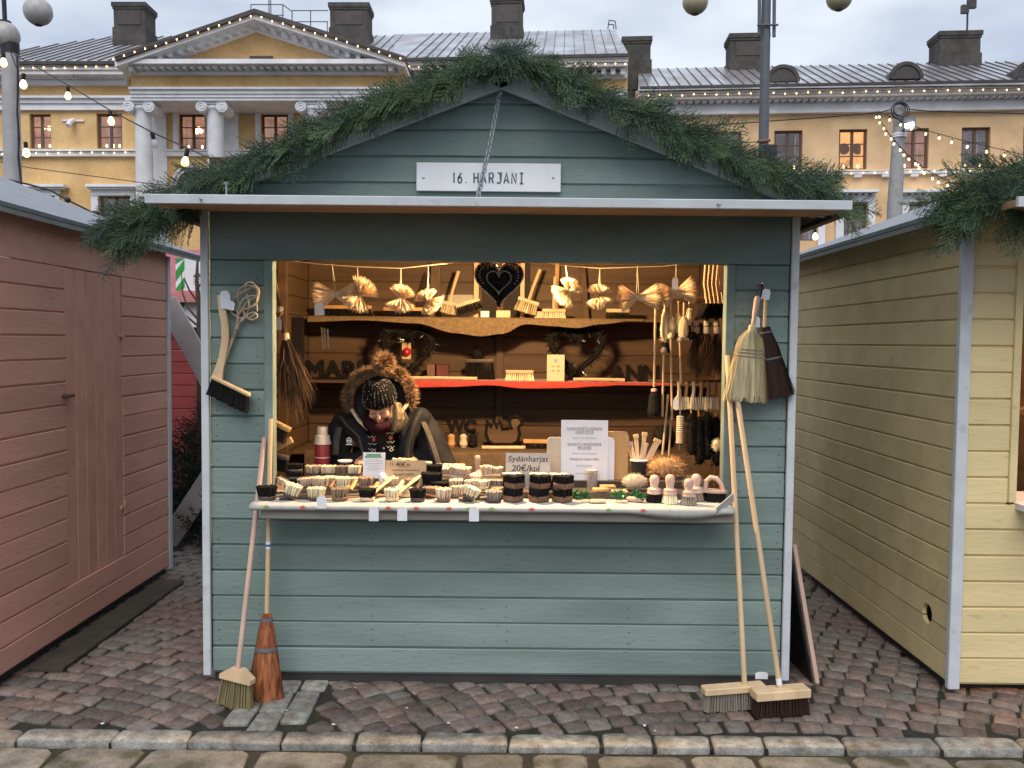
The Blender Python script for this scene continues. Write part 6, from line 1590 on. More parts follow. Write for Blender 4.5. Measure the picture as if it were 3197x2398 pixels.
for px, w_, mt, lab in ((1380, .10, mat('dark_red_box', (.12, .03, .03), .7, .2), 'dark red box on the middle shelf'), (1350, .07, WALN, 'brown box beside the dark red one on the middle shelf'), (1150, .22, mat('dark_panel2', (.05, .035, .025), .8, .2), 'dark long box under the upper shelf')):
    P = on(px, 1150, ZS2, 1.80); m = MB(); m.box(-w_ / 2, w_ / 2, -.04, .04, 0, .10 if w_ < .2 else .07, ch=.003); m.obj('small_box', mt, label=lab, cat='box', loc=P)
# bench: duck outline, broom, black brush
P = at(1570, 1415, 1.56); t = thing('duck_brush', 'black bristle duck outline standing on the back bench', 'brush', M=frame((P.x, 1.58, ZS3 + .012), (1, 0, 0), (0, 0, 1), (0, -1, 0))); s = mpp(1.58)
dk = [(1518, 1352), (1522, 1308), (1535, 1330), (1540, 1305), (1553, 1333), (1560, 1308), (1570, 1335), (1598, 1330), (1590, 1310), (1598, 1297), (1615, 1296), (1628, 1305), (1632, 1320), (1620, 1328), (1624, 1350), (1618, 1375), (1600, 1383), (1540, 1383), (1526, 1372), (1518, 1352)]
pts = [Vector(((x - 1572) * s, (1386 - y) * s, 0)) for x, y in dk]
m = MB(); m.tube(pts, .010, 6, caps=False)
for i in range(len(pts) - 1):
    for k in range(26):
        p = pts[i].lerp(pts[i + 1], rnd.random()); d = Vector((rnd.gauss(0, 1), rnd.gauss(0, 1), rnd.gauss(0, 1))).normalized(); m.blade(p, p + d * .020, .004)
m.obj('outline', BLK, t, smooth=None)
m = MB(); m.prism([(p.x * .97, p.y) for p in reversed(pts[:-1])], -.012, -.006); m.obj('back_panel', PINE, t)
handbroom('black broom head lying on the back bench right of the duck', 1700, ZS3, 1.48, BLK, MW, L=.26, ht=.04, handle=False)
a, b = at(1505, 1392, 1.40), at(1640, 1386, 1.40); m = MB(); m.tube([(a.x, 1.40, ZS3 + .016), (b.x, 1.40, ZS3 + .018)], .013, 10); m.obj('stick', LW, label='pale broom handle lying on the bench below the duck', cat='stick')

# ------------------------------------------------------------------ left inner wall: besom, small brushes, flask
def besom(label, top, mid, spread, Y, n=420):
    """spread: list of (px, py) along the bottom edge"""
    a, b = at(*top, Y), at(*mid, Y); t = thing('besom', label, 'broom', b)
    m = MB(); m.tube([a - b, (a - b) * .45 + Vector((.004, 0, 0)), Vector((0, 0, 0))], [.010, .013, .017], 9); m.obj('handle', BIRCH, t)
    m = MB(); m.lathe([(.018, -.012), (.020, 0), (.018, .025)], 12); m.obj('binding', STR, t)
    m = MB(); m.lathe([(.015, -.01), (.017, 0), (.015, .02)], 12, Matrix.Translation((a - b) * .45)); m.obj('binding', STR, t)
    P = [at(*q, Y) - b for q in spread]; m = MB()
    for k in range(n):
        f = rnd.random() * (len(P) - 1); i = int(f); e = P[i].lerp(P[i + 1], f - i)
        e = e * rnd.uniform(.55, 1.0) + Vector((0, rnd.uniform(-.05, .06), 0)); st = Vector((rnd.uniform(-.014, .014), rnd.uniform(-.014, .014), rnd.uniform(-.02, .01)))
        md = st.lerp(e, .5) + Vector((rnd.uniform(-.018, .018), rnd.uniform(-.02, .02), 0))
        m.blade(st, e, .0042, md)
        if k % 3 == 0:
            e2 = md.lerp(e, .4) + Vector((rnd.uniform(-.06, .06), rnd.uniform(-.03, .03), rnd.uniform(-.10, -.03))); m.blade(md, e2, .003)
    m.obj('twigs', BIRCH, t, smooth=None); return t
bz = besom('birch twig besom hanging bristles down beside the left jamb', (855, 865), (892, 1055), [(858, 1200), (866, 1280), (895, 1330), (930, 1365), (960, 1340), (985, 1270), (1000, 1245)], .26)
price_tag(None, 870, 992, 1030, .19, w_=17, parent=bz, string=at(882, 975, .24))
m = MB(); a = at(930, 990, .40); m.box(a.x - .035, a.x + .03, .40, .418, at(930, 1160, .4).z, a.z); m.obj('stud_board', PINE, hut)
for px, py, bm, wm, ry, lab in ((878, 1335, DKBR, MW, .45, 'dark bristle brush with honey block hung low by the left jamb'), (872, 1430, BLK, DW, .2, 'black round brush hung lowest by the left jamb')):
    P = at(px, py, .12); t = thing('hand_brush', lab, 'brush', M=TR(P.x, .12, P.z, 0, ry, 0)); m = MB(); tufts(m, 'rect', .085, .035, 0, -.06, 1.15); m.obj('bristles', bm, t); m = MB(); slab_of(m, outline('rect', .095, .045), -.003, .020); m.obj('block', wm, t)
a, b = at(858, 1400, .14), at(912, 1372, .14); m = MB(); m.bar(a, b, .035, .02); m.obj('stick', MW, label='honey wooden stick end poking up by the left jamb', cat='stick')
P = at(872, 1520, .0); brush('beige oval brush leaning at the left jamb behind the black front brush', TR(P.x, .02, z2, 0, .5, 0), .06, .05, .014, .035, BEI, MW)
fl = thing('thermos_flask', 'red thermos flask with a cream stepped cup lid', 'flask', (at(1001, 1440, .34).x, .385, z3)); FX = fl.location
zt_ = at(1001, 1332, .385).z - z3; rf_ = 24 * mpp(.385)
m = MB(); m.lathe([(rf_ * .95, 0), (rf_, .006), (rf_, zt_ * .60), (rf_ * .96, zt_ * .615)], 22); fb_ = m.obj('flask_body', mat('red_enamel', (.28, .035, .04), .35, .08), fl)
m = MB(); m.lathe([(rf_ * 1.008, zt_ * .30), (rf_ * 1.008, zt_ * .315)], 22); m.obj('stripe', STUC, fl)
m = MB(); m.lathe([(rf_ * 1.06, zt_ * .60), (rf_ * 1.12, zt_ * .61), (rf_ * .98, zt_ * .72), (rf_ * .95, zt_ * .80), (rf_ * .70, zt_ * .815), (rf_ * .70, zt_ * .97), (rf_ * .64, zt_), (.003, zt_ + .001)], 22); m.obj('cup_lid', mat('cream_plastic', (.62, .53, .44), .35, .05), fl)
for px in (1004, 1012, 1022):
    a, b = at(px, 1022 + (px - 1004) * .3, 1.48), at(px + 4, 1090, 1.48); m = MB(); m.tube([a, b], .006, 6); m.obj('rod', METAL, label={1004: 'left thin metal rod hanging under the upper shelf', 1012: 'middle thin metal rod hanging under the upper shelf', 1022: 'right thin metal rod hanging under the upper shelf'}[px], cat='rod')

# ------------------------------------------------------------------ right side: rows of hanging brushes on rails
def rail(px0, px1, py, Y):
    a, b = at(px0, py, Y), at(px1, py, Y); m = MB(); m.tube([a, b + Vector((.05, 0, 0))], .008, 8); m.obj('rail', PINE, hut)
rail(2130, 2265, 818, .62); rail(2050, 2265, 930, .66); rail(2050, 2265, 1190, .70)
for i in range(5):
    px = 2205 + i * 13; Y = .52 + .02 * i
    a, b = at(px - 2, 822, Y), at(px + 2, 948, Y); t = thing('dustpan_brush', 'black dustpan brush with long pale handle hung in the top right row', 'brush', b, group='dustpan brushes in the top right row')
    m = MB(); m.tube([a - b, (a - b) * .5 + Vector((-.012, 0, 0)), Vector((0, 0, 0))], [.006, .007, .007], 8); m.obj('handle', LW, t)
    m = MB(); tufts(m, 'rect', .03, .11, 0, -.075, 1.1, step=.012, r1=.008); m.v = [(x - .03 * (-z / .075), y, z) for x, y, z in m.v]; m.obj('bristles', BLK, t)
t0 = thing('dustpan_brush', 'dark dustpan brush hung nearest the right jamb', 'brush', at(2262, 900, .45)); m = MB(); m.box(-.02, .02, -.03, .03, -.02, .25, ch=.004); m.obj('body', DKBR, t0)
for i, (px, yt, yb, bm, lw_) in enumerate(((2076, 905, 1065, CRM, 1.0), (2094, 945, 1045, CRM, 1.2), (2118, 940, 1040, CRM, 1.1), (2135, 945, 1060, CRM, 1.25), (2152, 930, 1015, CRM, .8), (2078, 1050, 1100, BLK, 1.3), (2162, 1020, 1060, BLK, 1.1))):
    Y = .60 + .015 * (i % 3); a, b = at(px, yt, Y), at(px - 2, yb, Y); L = (a - b).length; t = thing('bottle_brush', 'slim %s bottle brush hung in the right hand rows' % cn[bm], 'brush', b, group='%s bottle brushes hung on the right' % cn[bm])
    m = MB(); m.tube([(a - b), (a - b) * .3], .0045, 6); m.obj('handle', LW, t)
    m = MB(); m.tube([(a - b) * f for f in (0, .12, .25, .5, .62)], [.010 * lw_, .022 * lw_, .024 * lw_, .017 * lw_, .008], 9)
    for k in range(160):
        f = rnd.random() * .6; an = rnd.random() * 6.28; r = (.022 if f < .3 else .016) * lw_; p = (a - b) * f; m.blade(p + Vector((cos(an) * r * .8, sin(an) * r * .8, 0)), p + Vector((cos(an) * r * 1.35, sin(an) * r * 1.35, -.008)), .003)
    m.obj('bristles', bm, t, smooth=None)
# sticks with round ends and long handled brushes
for i, (x0, y0, x1, y1, ball, lab) in enumerate(((2047, 930, 2042, 1208, None, 'long pale stick of the black bottle brush hung in front of the back wall'), (2072, 1095, 2068, 1300, BEI, 'long stick with a beige ball end hung on the right'), (2094, 1050, 2098, 1310, CRM, 'long stick with a cream ball end hung on the right'), (2122, 1060, 2126, 1200, CRM, 'shorter stick with a cream ball end hung on the right'), (2086, 1232, 2068, 1420, None, 'thin pale stick leaning below the hanging brushes'), (2096, 1300, 2088, 1420, None, 'second thin pale stick leaning below the hanging brushes'))):
    Y = .56 + .01 * i; a, b = at(x0, y0, Y), at(x1, y1, Y); t = thing('long_stick', lab, 'stick', b); m = MB(); m.tube([a - b, Vector((0, 0, 0))], .0065, 7); m.obj('rod', LW, t)
    if ball: m = MB(); m.ell(a - b, .020, 12, 8); m.obj('ball', ball, t)
P = at(2042, 1215, .56); t = thing('bottle_brush', 'black tapered bottle brush with beech ferrule hanging low on the right', 'brush', P)
m = MB(); m.lathe([(.006, .005), (.016, .0), (.017, -.012), (.012, -.014)], 12); m.obj('ferrule', PKW, t)
m = MB(); m.lathe([(.012, -.012), (.026, -.03), (.036, -.13), (.030, -.15), (.005, -.152)], 12)
for k in range(300):
    an = rnd.random() * 6.28; z = rnd.uniform(-.15, -.015); r = .020 + .013 * (-z / .15); m.blade((cos(an) * r * .8, sin(an) * r * .8, z), (cos(an) * r * 1.15, sin(an) * r * 1.15, z - .012), .004)
m.obj('bristles', BLK, t, smooth=None)
P = at(2074, 1315, .80); furball('round_brush', 'large black round brush in the shade on the right', (P.x, .80, P.z - .10), (.075, .06, .085), BLK, n=400, ln=.02)
for i in range(6):
    px = 2118 + i * 23; Y = .50 + .012 * (i % 2); P = at(px, 1240, Y); t = thing('wash_brush', 'cream block brush with wooden handle hung in the lower right row', 'brush', P, group='cream block brushes in the lower right row')
    m = MB(); m.tube([(0, 0, 0), (.003, 0, .045), (.0, 0, .085)], [.011, .009, .011], 8); m.obj('handle', (LW, MW, PEACH, MW, WALN, WALN)[i], t)
    m = MB(); tufts(m, 'rect', .036, .03, 0, -.065, 1.1, step=.010); m.obj('bristles', CRM, t)
P = at(2123, 1330, .46); t = thing('bottle_brush', 'thick ridged beige bottle brush hung below a price tag', 'brush', P); m = MB(); m.tube([(0, 0, .20), (0, 0, -.13)], .005, 6); m.obj('wire', METAL, t)
m = MB(); pr = []
for k in range(27): pr.append((.018 + .0035 * (k % 2), .055 - k * .0058))
m.lathe(pr, 14); m.obj('bristles', BEI, t)
price_tag('pale price tag hung beside the ridged bottle brush', 2110, 1244, 1277, .44, w_=17)
for i, px in enumerate((2172, 2204, 2236)):
    besom(('birch whisk hung beside the slim cream bottle brushes', 'birch whisk hung in the middle of three below the dustpan brushes', 'birch whisk hung closest to the right jamb')[i], (px, 985), (px + 3, 1035), [(px - 32, 1150), (px - 14, 1190), (px + 8, 1205), (px + 26, 1185)], .66 - .05 * i, n=260)
for i, (px, yt, yb) in enumerate(((2158, 1290, 1420), (2182, 1300, 1450), (2208, 1285, 1435), (2236, 1300, 1455))):
    a, b = at(px, yt, .60), at(px + 3, yb, .60); t = thing('floor_brush', 'long black brush hung bristles out low by the right jamb', 'brush', b, group='black brushes low by the right jamb'); d = a - b
    m = MB(); m.tube([d, d * 1.12], .006, 6); m.obj('handle', MW, t)
    m = MB(); m.tube([d * f for f in (0, .1, .5, .9, 1)], [.012, .026, .028, .024, .010], 9)
    for k in range(240):
        f = rnd.random(); an = rnd.random() * 6.28; p = d * f + Vector((cos(an), sin(an), 0)) * .022; m.blade(p, p + Vector((cos(an) * .018, sin(an) * .018, -.012)), .0035)
    m.obj('bristles', BLK, t, smooth=None)
furball('small_brush', 'cream round brush low against the right jamb', at(2238, 1390, .36), (.025, .02, .035), CRM, n=200, ln=.012)
# ------------------------------------------------------------------ the vendor
SKIN = mat('skin', (.50, .27, .19), .55, .08, 20); NAVY = mat('navy_parka', (.013, .013, .018), .8, .25, 14, bump=.3, bscale=40, col2=(.022, .021, .021), scale2=5, spec=.12)
GREYP = mat('grey_parka_panel', (.065, .060, .052), .8, .2, 18, bump=.3, spec=.1); SWEAT = mat('dark_knit', (.020, .019, .020), .9, .3, 60, bump=.5, bscale=150)
FUR = mat('raccoon_fur', (.33, .20, .10), .8, .3, 20, col2=(.17, .10, .055), scale2=12, mix2=(.4, .65)); HATM = mat('black_knit', (.008, .007, .007), .9, .3, 60, bump=.4, bscale=120, spec=.08)
SEQ = mat('sequin', (.85, .82, .75), .25, .05, metal=.6); BURG = mat('burgundy_scarf', (.030, .008, .012), .95, .25, 40, bump=.4, spec=.08); HAIR = mat('ash_blond_hair', (.24, .18, .10), .6, .3, 60, stretch=(1, 1, .1))
LINING = mat('cream_lining', (.55, .47, .32), .9, .1, 40)
def blobs(name, mt, parent, parts, vox=.010, sm=5):
    """closed lumps fused into one continuous skin"""
    m = MB()
    for q in parts:
        if q[0] == 'e': m.ell(q[1], q[2], 14, 9, M=q[3] if len(q) > 3 else None)
        else:
            _, pts, rs = q
            m.tube(pts, rs, 12)
            for p, r in ((pts[0], rs[0]), (pts[-1], rs[-1])): m.ell(p, r, 12, 8)
    o = m.obj(name, mt, parent, smooth=None)
    rm = o.modifiers.new('fuse', 'REMESH'); rm.mode = 'VOXEL'; rm.voxel_size = vox; rm.use_smooth_shade = True
    s_ = o.modifiers.new('soft', 'SMOOTH'); s_.factor = .5; s_.iterations = sm
    return o
def P2(px, py, Y): return at(px, py, Y)
ver = thing('person', 'vendor in a dark fur hooded parka and sequinned bobble hat looking down', 'person', (-.65, .60, .078))
V0 = Vector(ver.location)
HC = P2(1188, 1258, .42) - V0
Mh = Matrix.Translation(HC) @ Matrix.Rotation(radians(27), 4, 'X') @ Matrix.Rotation(radians(-4), 4, 'Y')
def hl(x, y, z): return (Mh @ Vector((x, y, z)))
Rh = Mh.to_3x3().to_4x4()
def he(c, r): return ('e', (0, 0, 0), r, Matrix.Translation(hl(*c)) @ Rh)
neck = Vector((HC.x, HC.y + .085, HC.z - .13)); chest = Vector((HC.x, .02, HC.z - .36))
shL, shR = P2(1060, 1352, .56) - V0, P2(1328, 1345, .56) - V0
elL, elR = P2(1032, 1500, .50) - V0, P2(1392, 1478, .50) - V0
hdL, hdR = P2(1120, 1500, .30) - V0, P2(1270, 1500, .30) - V0
hdL.z = hdR.z = z3 + .05 - V0.z; hdL.y = hdR.y = .46 - V0.y
fing = []
for hd, s in ((hdL, 1), (hdR, -1)):
    for k in range(4):
        b = hd + Vector((s * (-.028 + .019 * k), -.045, .002)); L = (.062, .072, .068, .052)[k if s > 0 else 3 - k]
        fing.append(('c', [b, b + Vector((0, -L * .5, .006)), b + Vector((0, -L * .85, -.014))], [.0088, .008, .0068]))
    b = hd + Vector((s * .035, -.005, 0)); fing.append(('c', [b, b + Vector((s * .022, -.03, -.002)), b + Vector((s * .018, -.052, -.008))], [.0105, .0095, .008]))
body = blobs('body', SKIN, ver, [
    he((0, 0, .012), (.072, .090, .098)), he((0, -.020, -.055), (.055, .062, .055)), he((0, -.045, -.092), (.028, .024, .020)),
    he((0, -.098, -.022), (.0115, .018, .026)), he((0, -.108, -.034), (.014, .012, .010)), he((-.032, -.074, -.030), (.026, .020, .024)), he((.032, -.074, -.030), (.026, .020, .024)),
    he((-.030, -.084, .012), (.024, .012, .008)), he((.030, -.084, .012), (.024, .012, .008)), he((-.030, -.080, -.004), (.017, .012, .010)), he((.030, -.080, -.004), (.017, .012, .010)),
    he((0, -.088, -.064), (.022, .012, .0065)), he((0, -.086, -.073), (.019, .012, .0065)), he((-.074, .0, -.012), (.010, .018, .028)), he((.074, .0, -.012), (.010, .018, .028)),
    ('c', [hl(0, .01, -.06), neck, chest + Vector((0, .02, .18))], [.055, .058, .07]),
    ('e', chest + Vector((0, 0, .05)), (.15, .10, .18)), ('e', chest + Vector((0, .03, -.22)), (.15, .11, .20)),
    ('c', [shL, elL, hdL], [.05, .042, .028]), ('c', [shR, elR, hdR], [.05, .042, .028]), ('c', [shL, chest + Vector((0, 0, .14)), shR], [.06, .08, .06]),
    ('e', hdL + Vector((0, -.02, 0)), (.042, .048, .018)), ('e', hdR + Vector((0, -.02, 0)), (.042, .048, .018)),
    ('c', [chest + Vector((-.09, .04, -.35)), Vector((-.09, .02, .50)), Vector((-.10, .06, .07))], [.085, .06, .045]),
    ('c', [chest + Vector((.09, .04, -.35)), Vector((.09, .02, .50)), Vector((.10, .06, .07))], [.085, .06, .045]),
    ('e', (-.10, .02, .04), (.042, .10, .035)), ('e', (.10, .02, .04), (.042, .10, .035))] + fing, vox=.0065, sm=3)
# lids, brows and lips as thin pieces on the face
m = MB()
for s in (-1, 1):
    m.tube([hl(s * .014, -.0935, -.009), hl(s * .030, -.0945, -.0125), hl(s * .046, -.088, -.010)], .0016, 5)
    m.tube([hl(s * .014, -.099, .020), hl(s * .030, -.099, .0235), hl(s * .048, -.090, .018)], .0022, 5)
m.obj('lashes_and_brows', mat('brow_brown', (.05, .03, .02), .8, .1), ver)
m = MB(); m.ell((0, 0, 0), (.020, .006, .0045), 12, 6, M=Matrix.Translation(hl(0, -.098, -.068)) @ Rh); m.obj('lips', mat('lip', (.38, .12, .11), .5, .05), ver)
# parka, sweater, scarf, trousers, boots
ck = chest
parka = blobs('parka', NAVY, ver, [
    ('e', ck + Vector((0, .05, .06)), (.205, .125, .20)), ('e', ck + Vector((0, .06, -.22)), (.215, .155, .25)),
    ('c', [shL + Vector((.06, .02, .03)), shL, elL], [.085, .088, .078]), ('c', [elL, (elL + hdL) / 2, hdL + Vector((-.012, .05, .01))], [.074, .062, .050]),
    ('c', [shR + Vector((-.06, .02, .03)), shR, elR], [.085, .088, .080]), ('c', [elR, (elR + hdR) / 2, hdR + Vector((.012, .05, .01))], [.076, .062, .050]),
    ('c', [shL + Vector((.02, .0, .05)), neck + Vector((0, .08, -.01)), shR + Vector((-.02, .0, .05))], [.07, .085, .07]),
    # the hood standing up behind the head
    ('c', [HC + Vector((-.10, .06, -.13)), HC + Vector((-.115, .08, -.02)), HC + Vector((-.07, .12, .09)), HC + Vector((0, .13, .12)), HC + Vector((.07, .12, .09)), HC + Vector((.115, .08, -.02)), HC + Vector((.10, .06, -.13))], [.04, .042, .045, .045, .045, .042, .04]),
    ('e', HC + Vector((0, .16, .0)), (.12, .06, .14)),
    ('c', [P2(1090, 1330, .50) - V0, P2(1150, 1385, .44) - V0, P2(1160, 1440, .44) - V0], [.05, .045, .04]),
    ('c', [P2(1315, 1300, .50) - V0, P2(1272, 1365, .44) - V0, P2(1262, 1440, .44) - V0], [.052, .045, .04])], vox=.011, sm=6)
swe = blobs('sweater', SWEAT, ver, [('e', ck + Vector((0, -.065, .05)), (.125, .075, .20)), ('c', [neck + Vector((0, -.04, -.03)), ck + Vector((0, -.06, .10))], [.065, .09]), ('e', ck + Vector((0, -.05, -.18)), (.13, .08, .15))], vox=.011, sm=5)
blobs('scarf', BURG, ver, [('c', [HC + Vector((-.085, .02, -.085)), HC + Vector((-.05, -.045, -.118)), HC + Vector((0, -.060, -.132)), HC + Vector((.05, -.045, -.118)), HC + Vector((.085, .02, -.085))], [.026, .028, .030, .028, .026]), ('c', [HC + Vector((-.07, .0, -.12)), HC + Vector((0, -.05, -.142)), HC + Vector((.07, .0, -.12))], [.03, .034, .03])], vox=.009, sm=4)
blobs('trousers', mat('dark_trousers', (.02, .02, .025), .8, .2), ver, [('e', (0, .05, .80), (.18, .13, .14))] + [('c', [Vector((s * .09, .05, .78)), Vector((s * .09, .02, .45)), Vector((s * .10, .06, .12))], [.105, .08, .07]) for s in (-1, 1)], vox=.014)
for s in (-1, 1): blobs('boot', mat('boot_leather', (.03, .022, .018), .5, .2), ver, [('c', [Vector((s * .10, .06, .20)), Vector((s * .10, .06, .06))], [.065, .06]), ('e', (s * .10, -.01, .045), (.052, .125, .048))], vox=.012)
# cream lining edges, grey placket and stripes of the parka
def strip(name, pts, w_, mt, Y):
    m = MB(); Q = [P2(x, y, yy) - V0 for (x, y, yy) in pts]; m.tube(Q, w_, 8, flat=.35); return m.obj(name, mt, parka)
strip('lining_edge', [(1098, 1278, .44), (1118, 1310, .42), (1150, 1342, .405)], .016, LINING, 0)
strip('lining_edge', [(1270, 1262, .44), (1258, 1278, .42), (1246, 1300, .41)], .016, LINING, 0)
strip('placket', [(1312, 1282, .405), (1292, 1320, .385), (1272, 1380, .38), (1268, 1440, .38)], .026, GREYP, 0)
strip('sleeve_stripe', [(1322, 1318, .455), (1345, 1370, .425), (1362, 1420, .41), (1370, 1450, .41)], .020, GREYP, 0)
strip('shoulder_panel', [(1058, 1335, .455), (1050, 1370, .425), (1046, 1420, .41)], .020, GREYP, 0)
strip('hood_edge', [(1062, 1300, .48), (1085, 1330, .43), (1120, 1362, .40), (1135, 1420, .39)], .010, GREYP, 0)
# emblem on the chest
q = P2(1090, 1378, .392) - V0; m = MB()
m.tube([q + Vector((.013 * cos(a), 0, .014 * sin(a) + .006)) for a in [2 * pi * i / 14 for i in range(15)]], .0022, 5, caps=False)
m.bar(q + Vector((-.010, 0, -.004)), q + Vector((0, 0, .010)), .005, .002); m.bar(q + Vector((.010, 0, -.004)), q + Vector((0, 0, .010)), .005, .002)
for k in range(5): m.box(q.x - .016 + k * .0068, q.x - .0115 + k * .0068, q.y - .001, q.y + .001, q.z - .020, q.z - .013)
m.obj('emblem', PAPER, parka, smooth=None)
# knitted motifs, buttons and zip tag
WK = mat('white_knit', (.45, .43, .40), .9, .1, 60); RK = mat('red_knit', (.45, .05, .05), .9, .1, 60)
def zig(cx, cy, w_, h_, n, mt):
    m = MB(); pts = [P2(cx - w_ / 2 + w_ * i / n, cy + (h_ if i % 2 else 0), .382) - V0 for i in range(n + 1)]; m.tube(pts, .0016, 4); m.obj('motif', mt, swe)
for cx, cy in ((1160, 1362), (1218, 1350), (1163, 1384), (1219, 1378), (1162, 1400), (1219, 1393)): zig(cx, cy, 24, 5, 4, WK)
for cx, cy in ((1167, 1373), (1218, 1366)):
    c = P2(cx, cy, .381) - V0; m = MB(); m.prism([(.011, 0), (0, .012), (-.011, 0), (0, -.012)], 0, .002, frame(c, (1, 0, 0), (0, 0, 1), (0, -1, 0))); m.obj('motif', RK, swe, smooth=None)
for cx, cy in ((1166, 1409), (1222, 1404)):
    c = P2(cx, cy, .381) - V0; m = MB(); m.tube([c + Vector((.012 * cos(a), 0, .009 * sin(a))) for a in [pi / 2 * i for i in range(5)]], .0018, 4, caps=False); m.obj('motif', WK, swe)
for cx, cy in ((1187, 1355), (1198, 1400)):
    m = MB(); m.ell(P2(cx, cy, .381) - V0, (.006, .003, .006), 10, 6); m.obj('button', METAL, swe)
# hat with sequins and bobble
hat = MB(); rings = []
for k, (r, z) in enumerate(((.083, .008), (.088, .016), (.0895, .04), (.086, .07), (.074, .105), (.050, .135), (.022, .152))):
    ring = []
    for j in range(104):
        a = 2 * pi * j / 104; rr = r * (1 + (.028 if (j % 4) in (0, 1) else -.02)); ring.append(hl(rr * 1.0 * cos(a), rr * 1.13 * sin(a) - .004 * (k < 2), z - (.012 if sin(a) > 0 else -.006) * (k < 2))[:])
    rings.append(ring)
hat.loft(rings); ho = hat.obj('knit_hat', HATM, ver, smooth=50)
m = MB()
for j in range(26):
    a = 2 * pi * (j * 4 + .5) / 104
    if sin(a) > .3: continue
    HP = ((.083, .008), (.088, .016), (.0895, .04), (.086, .07), (.074, .105), (.050, .135), (.022, .152))
    for k in range(34):
        if rnd.random() < .62: continue
        f = rnd.random() * 5.2 + .6; i_ = int(f); r = HP[i_][0] + (HP[i_ + 1][0] - HP[i_][0]) * (f - i_); z = HP[i_][1] + (HP[i_ + 1][1] - HP[i_][1]) * (f - i_); r *= 1.035
        c = hl(r * 1.0 * cos(a), r * 1.13 * sin(a), z); s = rnd.uniform(.0010, .0024)
        m.ell(c, s, 5, 3)
m.obj('sequins', SEQ, ho, smooth=None, kind='stuff')
def fur_at(f, c, n, ln, w_, base_r=0.0, bias=None):
    for k in range(n):
        d = Vector((rnd.gauss(0, 1), rnd.gauss(0, 1), rnd.gauss(0, 1))).normalized()
        if bias is not None: d = (d + bias).normalized()
        p = c + d * base_r; f.blade(p, p + (d + Vector((rnd.uniform(-.3, .3), rnd.uniform(-.3, .3), rnd.uniform(-.3, .3)))).normalized() * ln * rnd.uniform(.7, 1.2), w_)
f = MB(); c = P2(1197, 1134, .36) - V0; f.ell(c, .038, 14, 10); fur_at(f, c, 2200, .042, .0030, .030); f.obj('bobble', FUR, ho, smooth=None)
f = MB(); arc = [(1098, 1266), (1094, 1238), (1104, 1206), (1122, 1186), (1144, 1174), (1168, 1168), (1212, 1168), (1240, 1172), (1260, 1188), (1272, 1208), (1278, 1236), (1276, 1256)]
A = [P2(x, y, .47) - V0 for x, y in arc]; cc = P2(1186, 1225, .47) - V0
f.tube(A, [.012] + [.022] * 10 + [.012], 10)
for i in range(len(A) - 1):
    for k in range(9):
        q = A[i].lerp(A[i + 1], rnd.random()); out = (q - cc).normalized(); fur_at(f, q, 34, .046, .0030, .014, bias=out * .9 + Vector((0, -.35, 0)))
f.obj('fur_trim', FUR, parka, smooth=None)
# lock of hair beside the face
f = MB(); h0 = [(1236, 1258, .38), (1246, 1290, .375), (1240, 1325, .37), (1232, 1345, .37)]
Q = [P2(*q) - V0 for q in h0]; f.tube(Q, [.014, .020, .018, .004], 10)
for k in range(160):
    o_ = Vector((rnd.gauss(0, .008), rnd.gauss(0, .006), 0)); f.blade(Q[0] + o_, Q[3] + o_ * 1.6 + Vector((0, 0, rnd.uniform(-.02, .02))), .0025, Q[1].lerp(Q[2], .5) + o_ * 2.2)
f.obj('hair', HAIR, ver, smooth=None)

# ------------------------------------------------------------------ brooms and brushes outside
def push_broom(label, top, foot, head, bl, Ytop, zfoot, wm_h, wm_b, bm, L, ht, yaw, splay=1.1, roll=0.0, Wb=.055, thick=.032, tagp=None, shape='rect', arch=False, att=0.0):
    """handle from the wall down to a head whose bristles stand on the setts"""
    g_ = atz(foot[0], foot[1], zfoot); a = at(top[0], top[1], Ytop)
    zb = ht
    M = Matrix.Translation((g_.x, g_.y, .0)) @ Euler((0, roll, yaw)).to_matrix().to_4x4()
    t = thing('broom', label, 'broom', M=M)
    m = MB(); tufts(m, 'rect', L * .94, Wb, zb + .002, -zb + .002, splay, step=.0125, r0=.0045, r1=.0065)
    m.obj('bristles', bm, t)
    m = MB()
    if arch: m.loft([[(x, -thick / 2 - .006, z) for x, z in ((-L / 2, zb), (L / 2, zb), (L / 2, zb + .022), (L * .18, zb + .058), (-L * .18, zb + .058), (-L / 2, zb + .022))], [(x, thick / 2 + .006, z) for x, z in ((-L / 2, zb), (L / 2, zb), (L / 2, zb + .022), (L * .18, zb + .058), (-L * .18, zb + .058), (-L / 2, zb + .022))]])
    else: m.box(-L / 2, L / 2, -Wb / 2 - .006, Wb / 2 + .006, zb, zb + thick, ch=.004)
    hdo = m.obj('head', wm_b, t, smooth=30)
    hb_ = Vector((att, 0, zb + (.05 if arch else thick * .6))); e = M.inverted() @ a
    m = MB(); m.tube([hb_, hb_.lerp(e, .5), e], .0125, 12); m.obj('handle', wm_h, t)
    if tagp:
        q = hb_ + (e - hb_).normalized() * tagp; m = MB(); m.tube([q, q + (e - hb_).normalized() * .03], .0135, 12); m.obj('handle_label', PAPER, t)
    return t
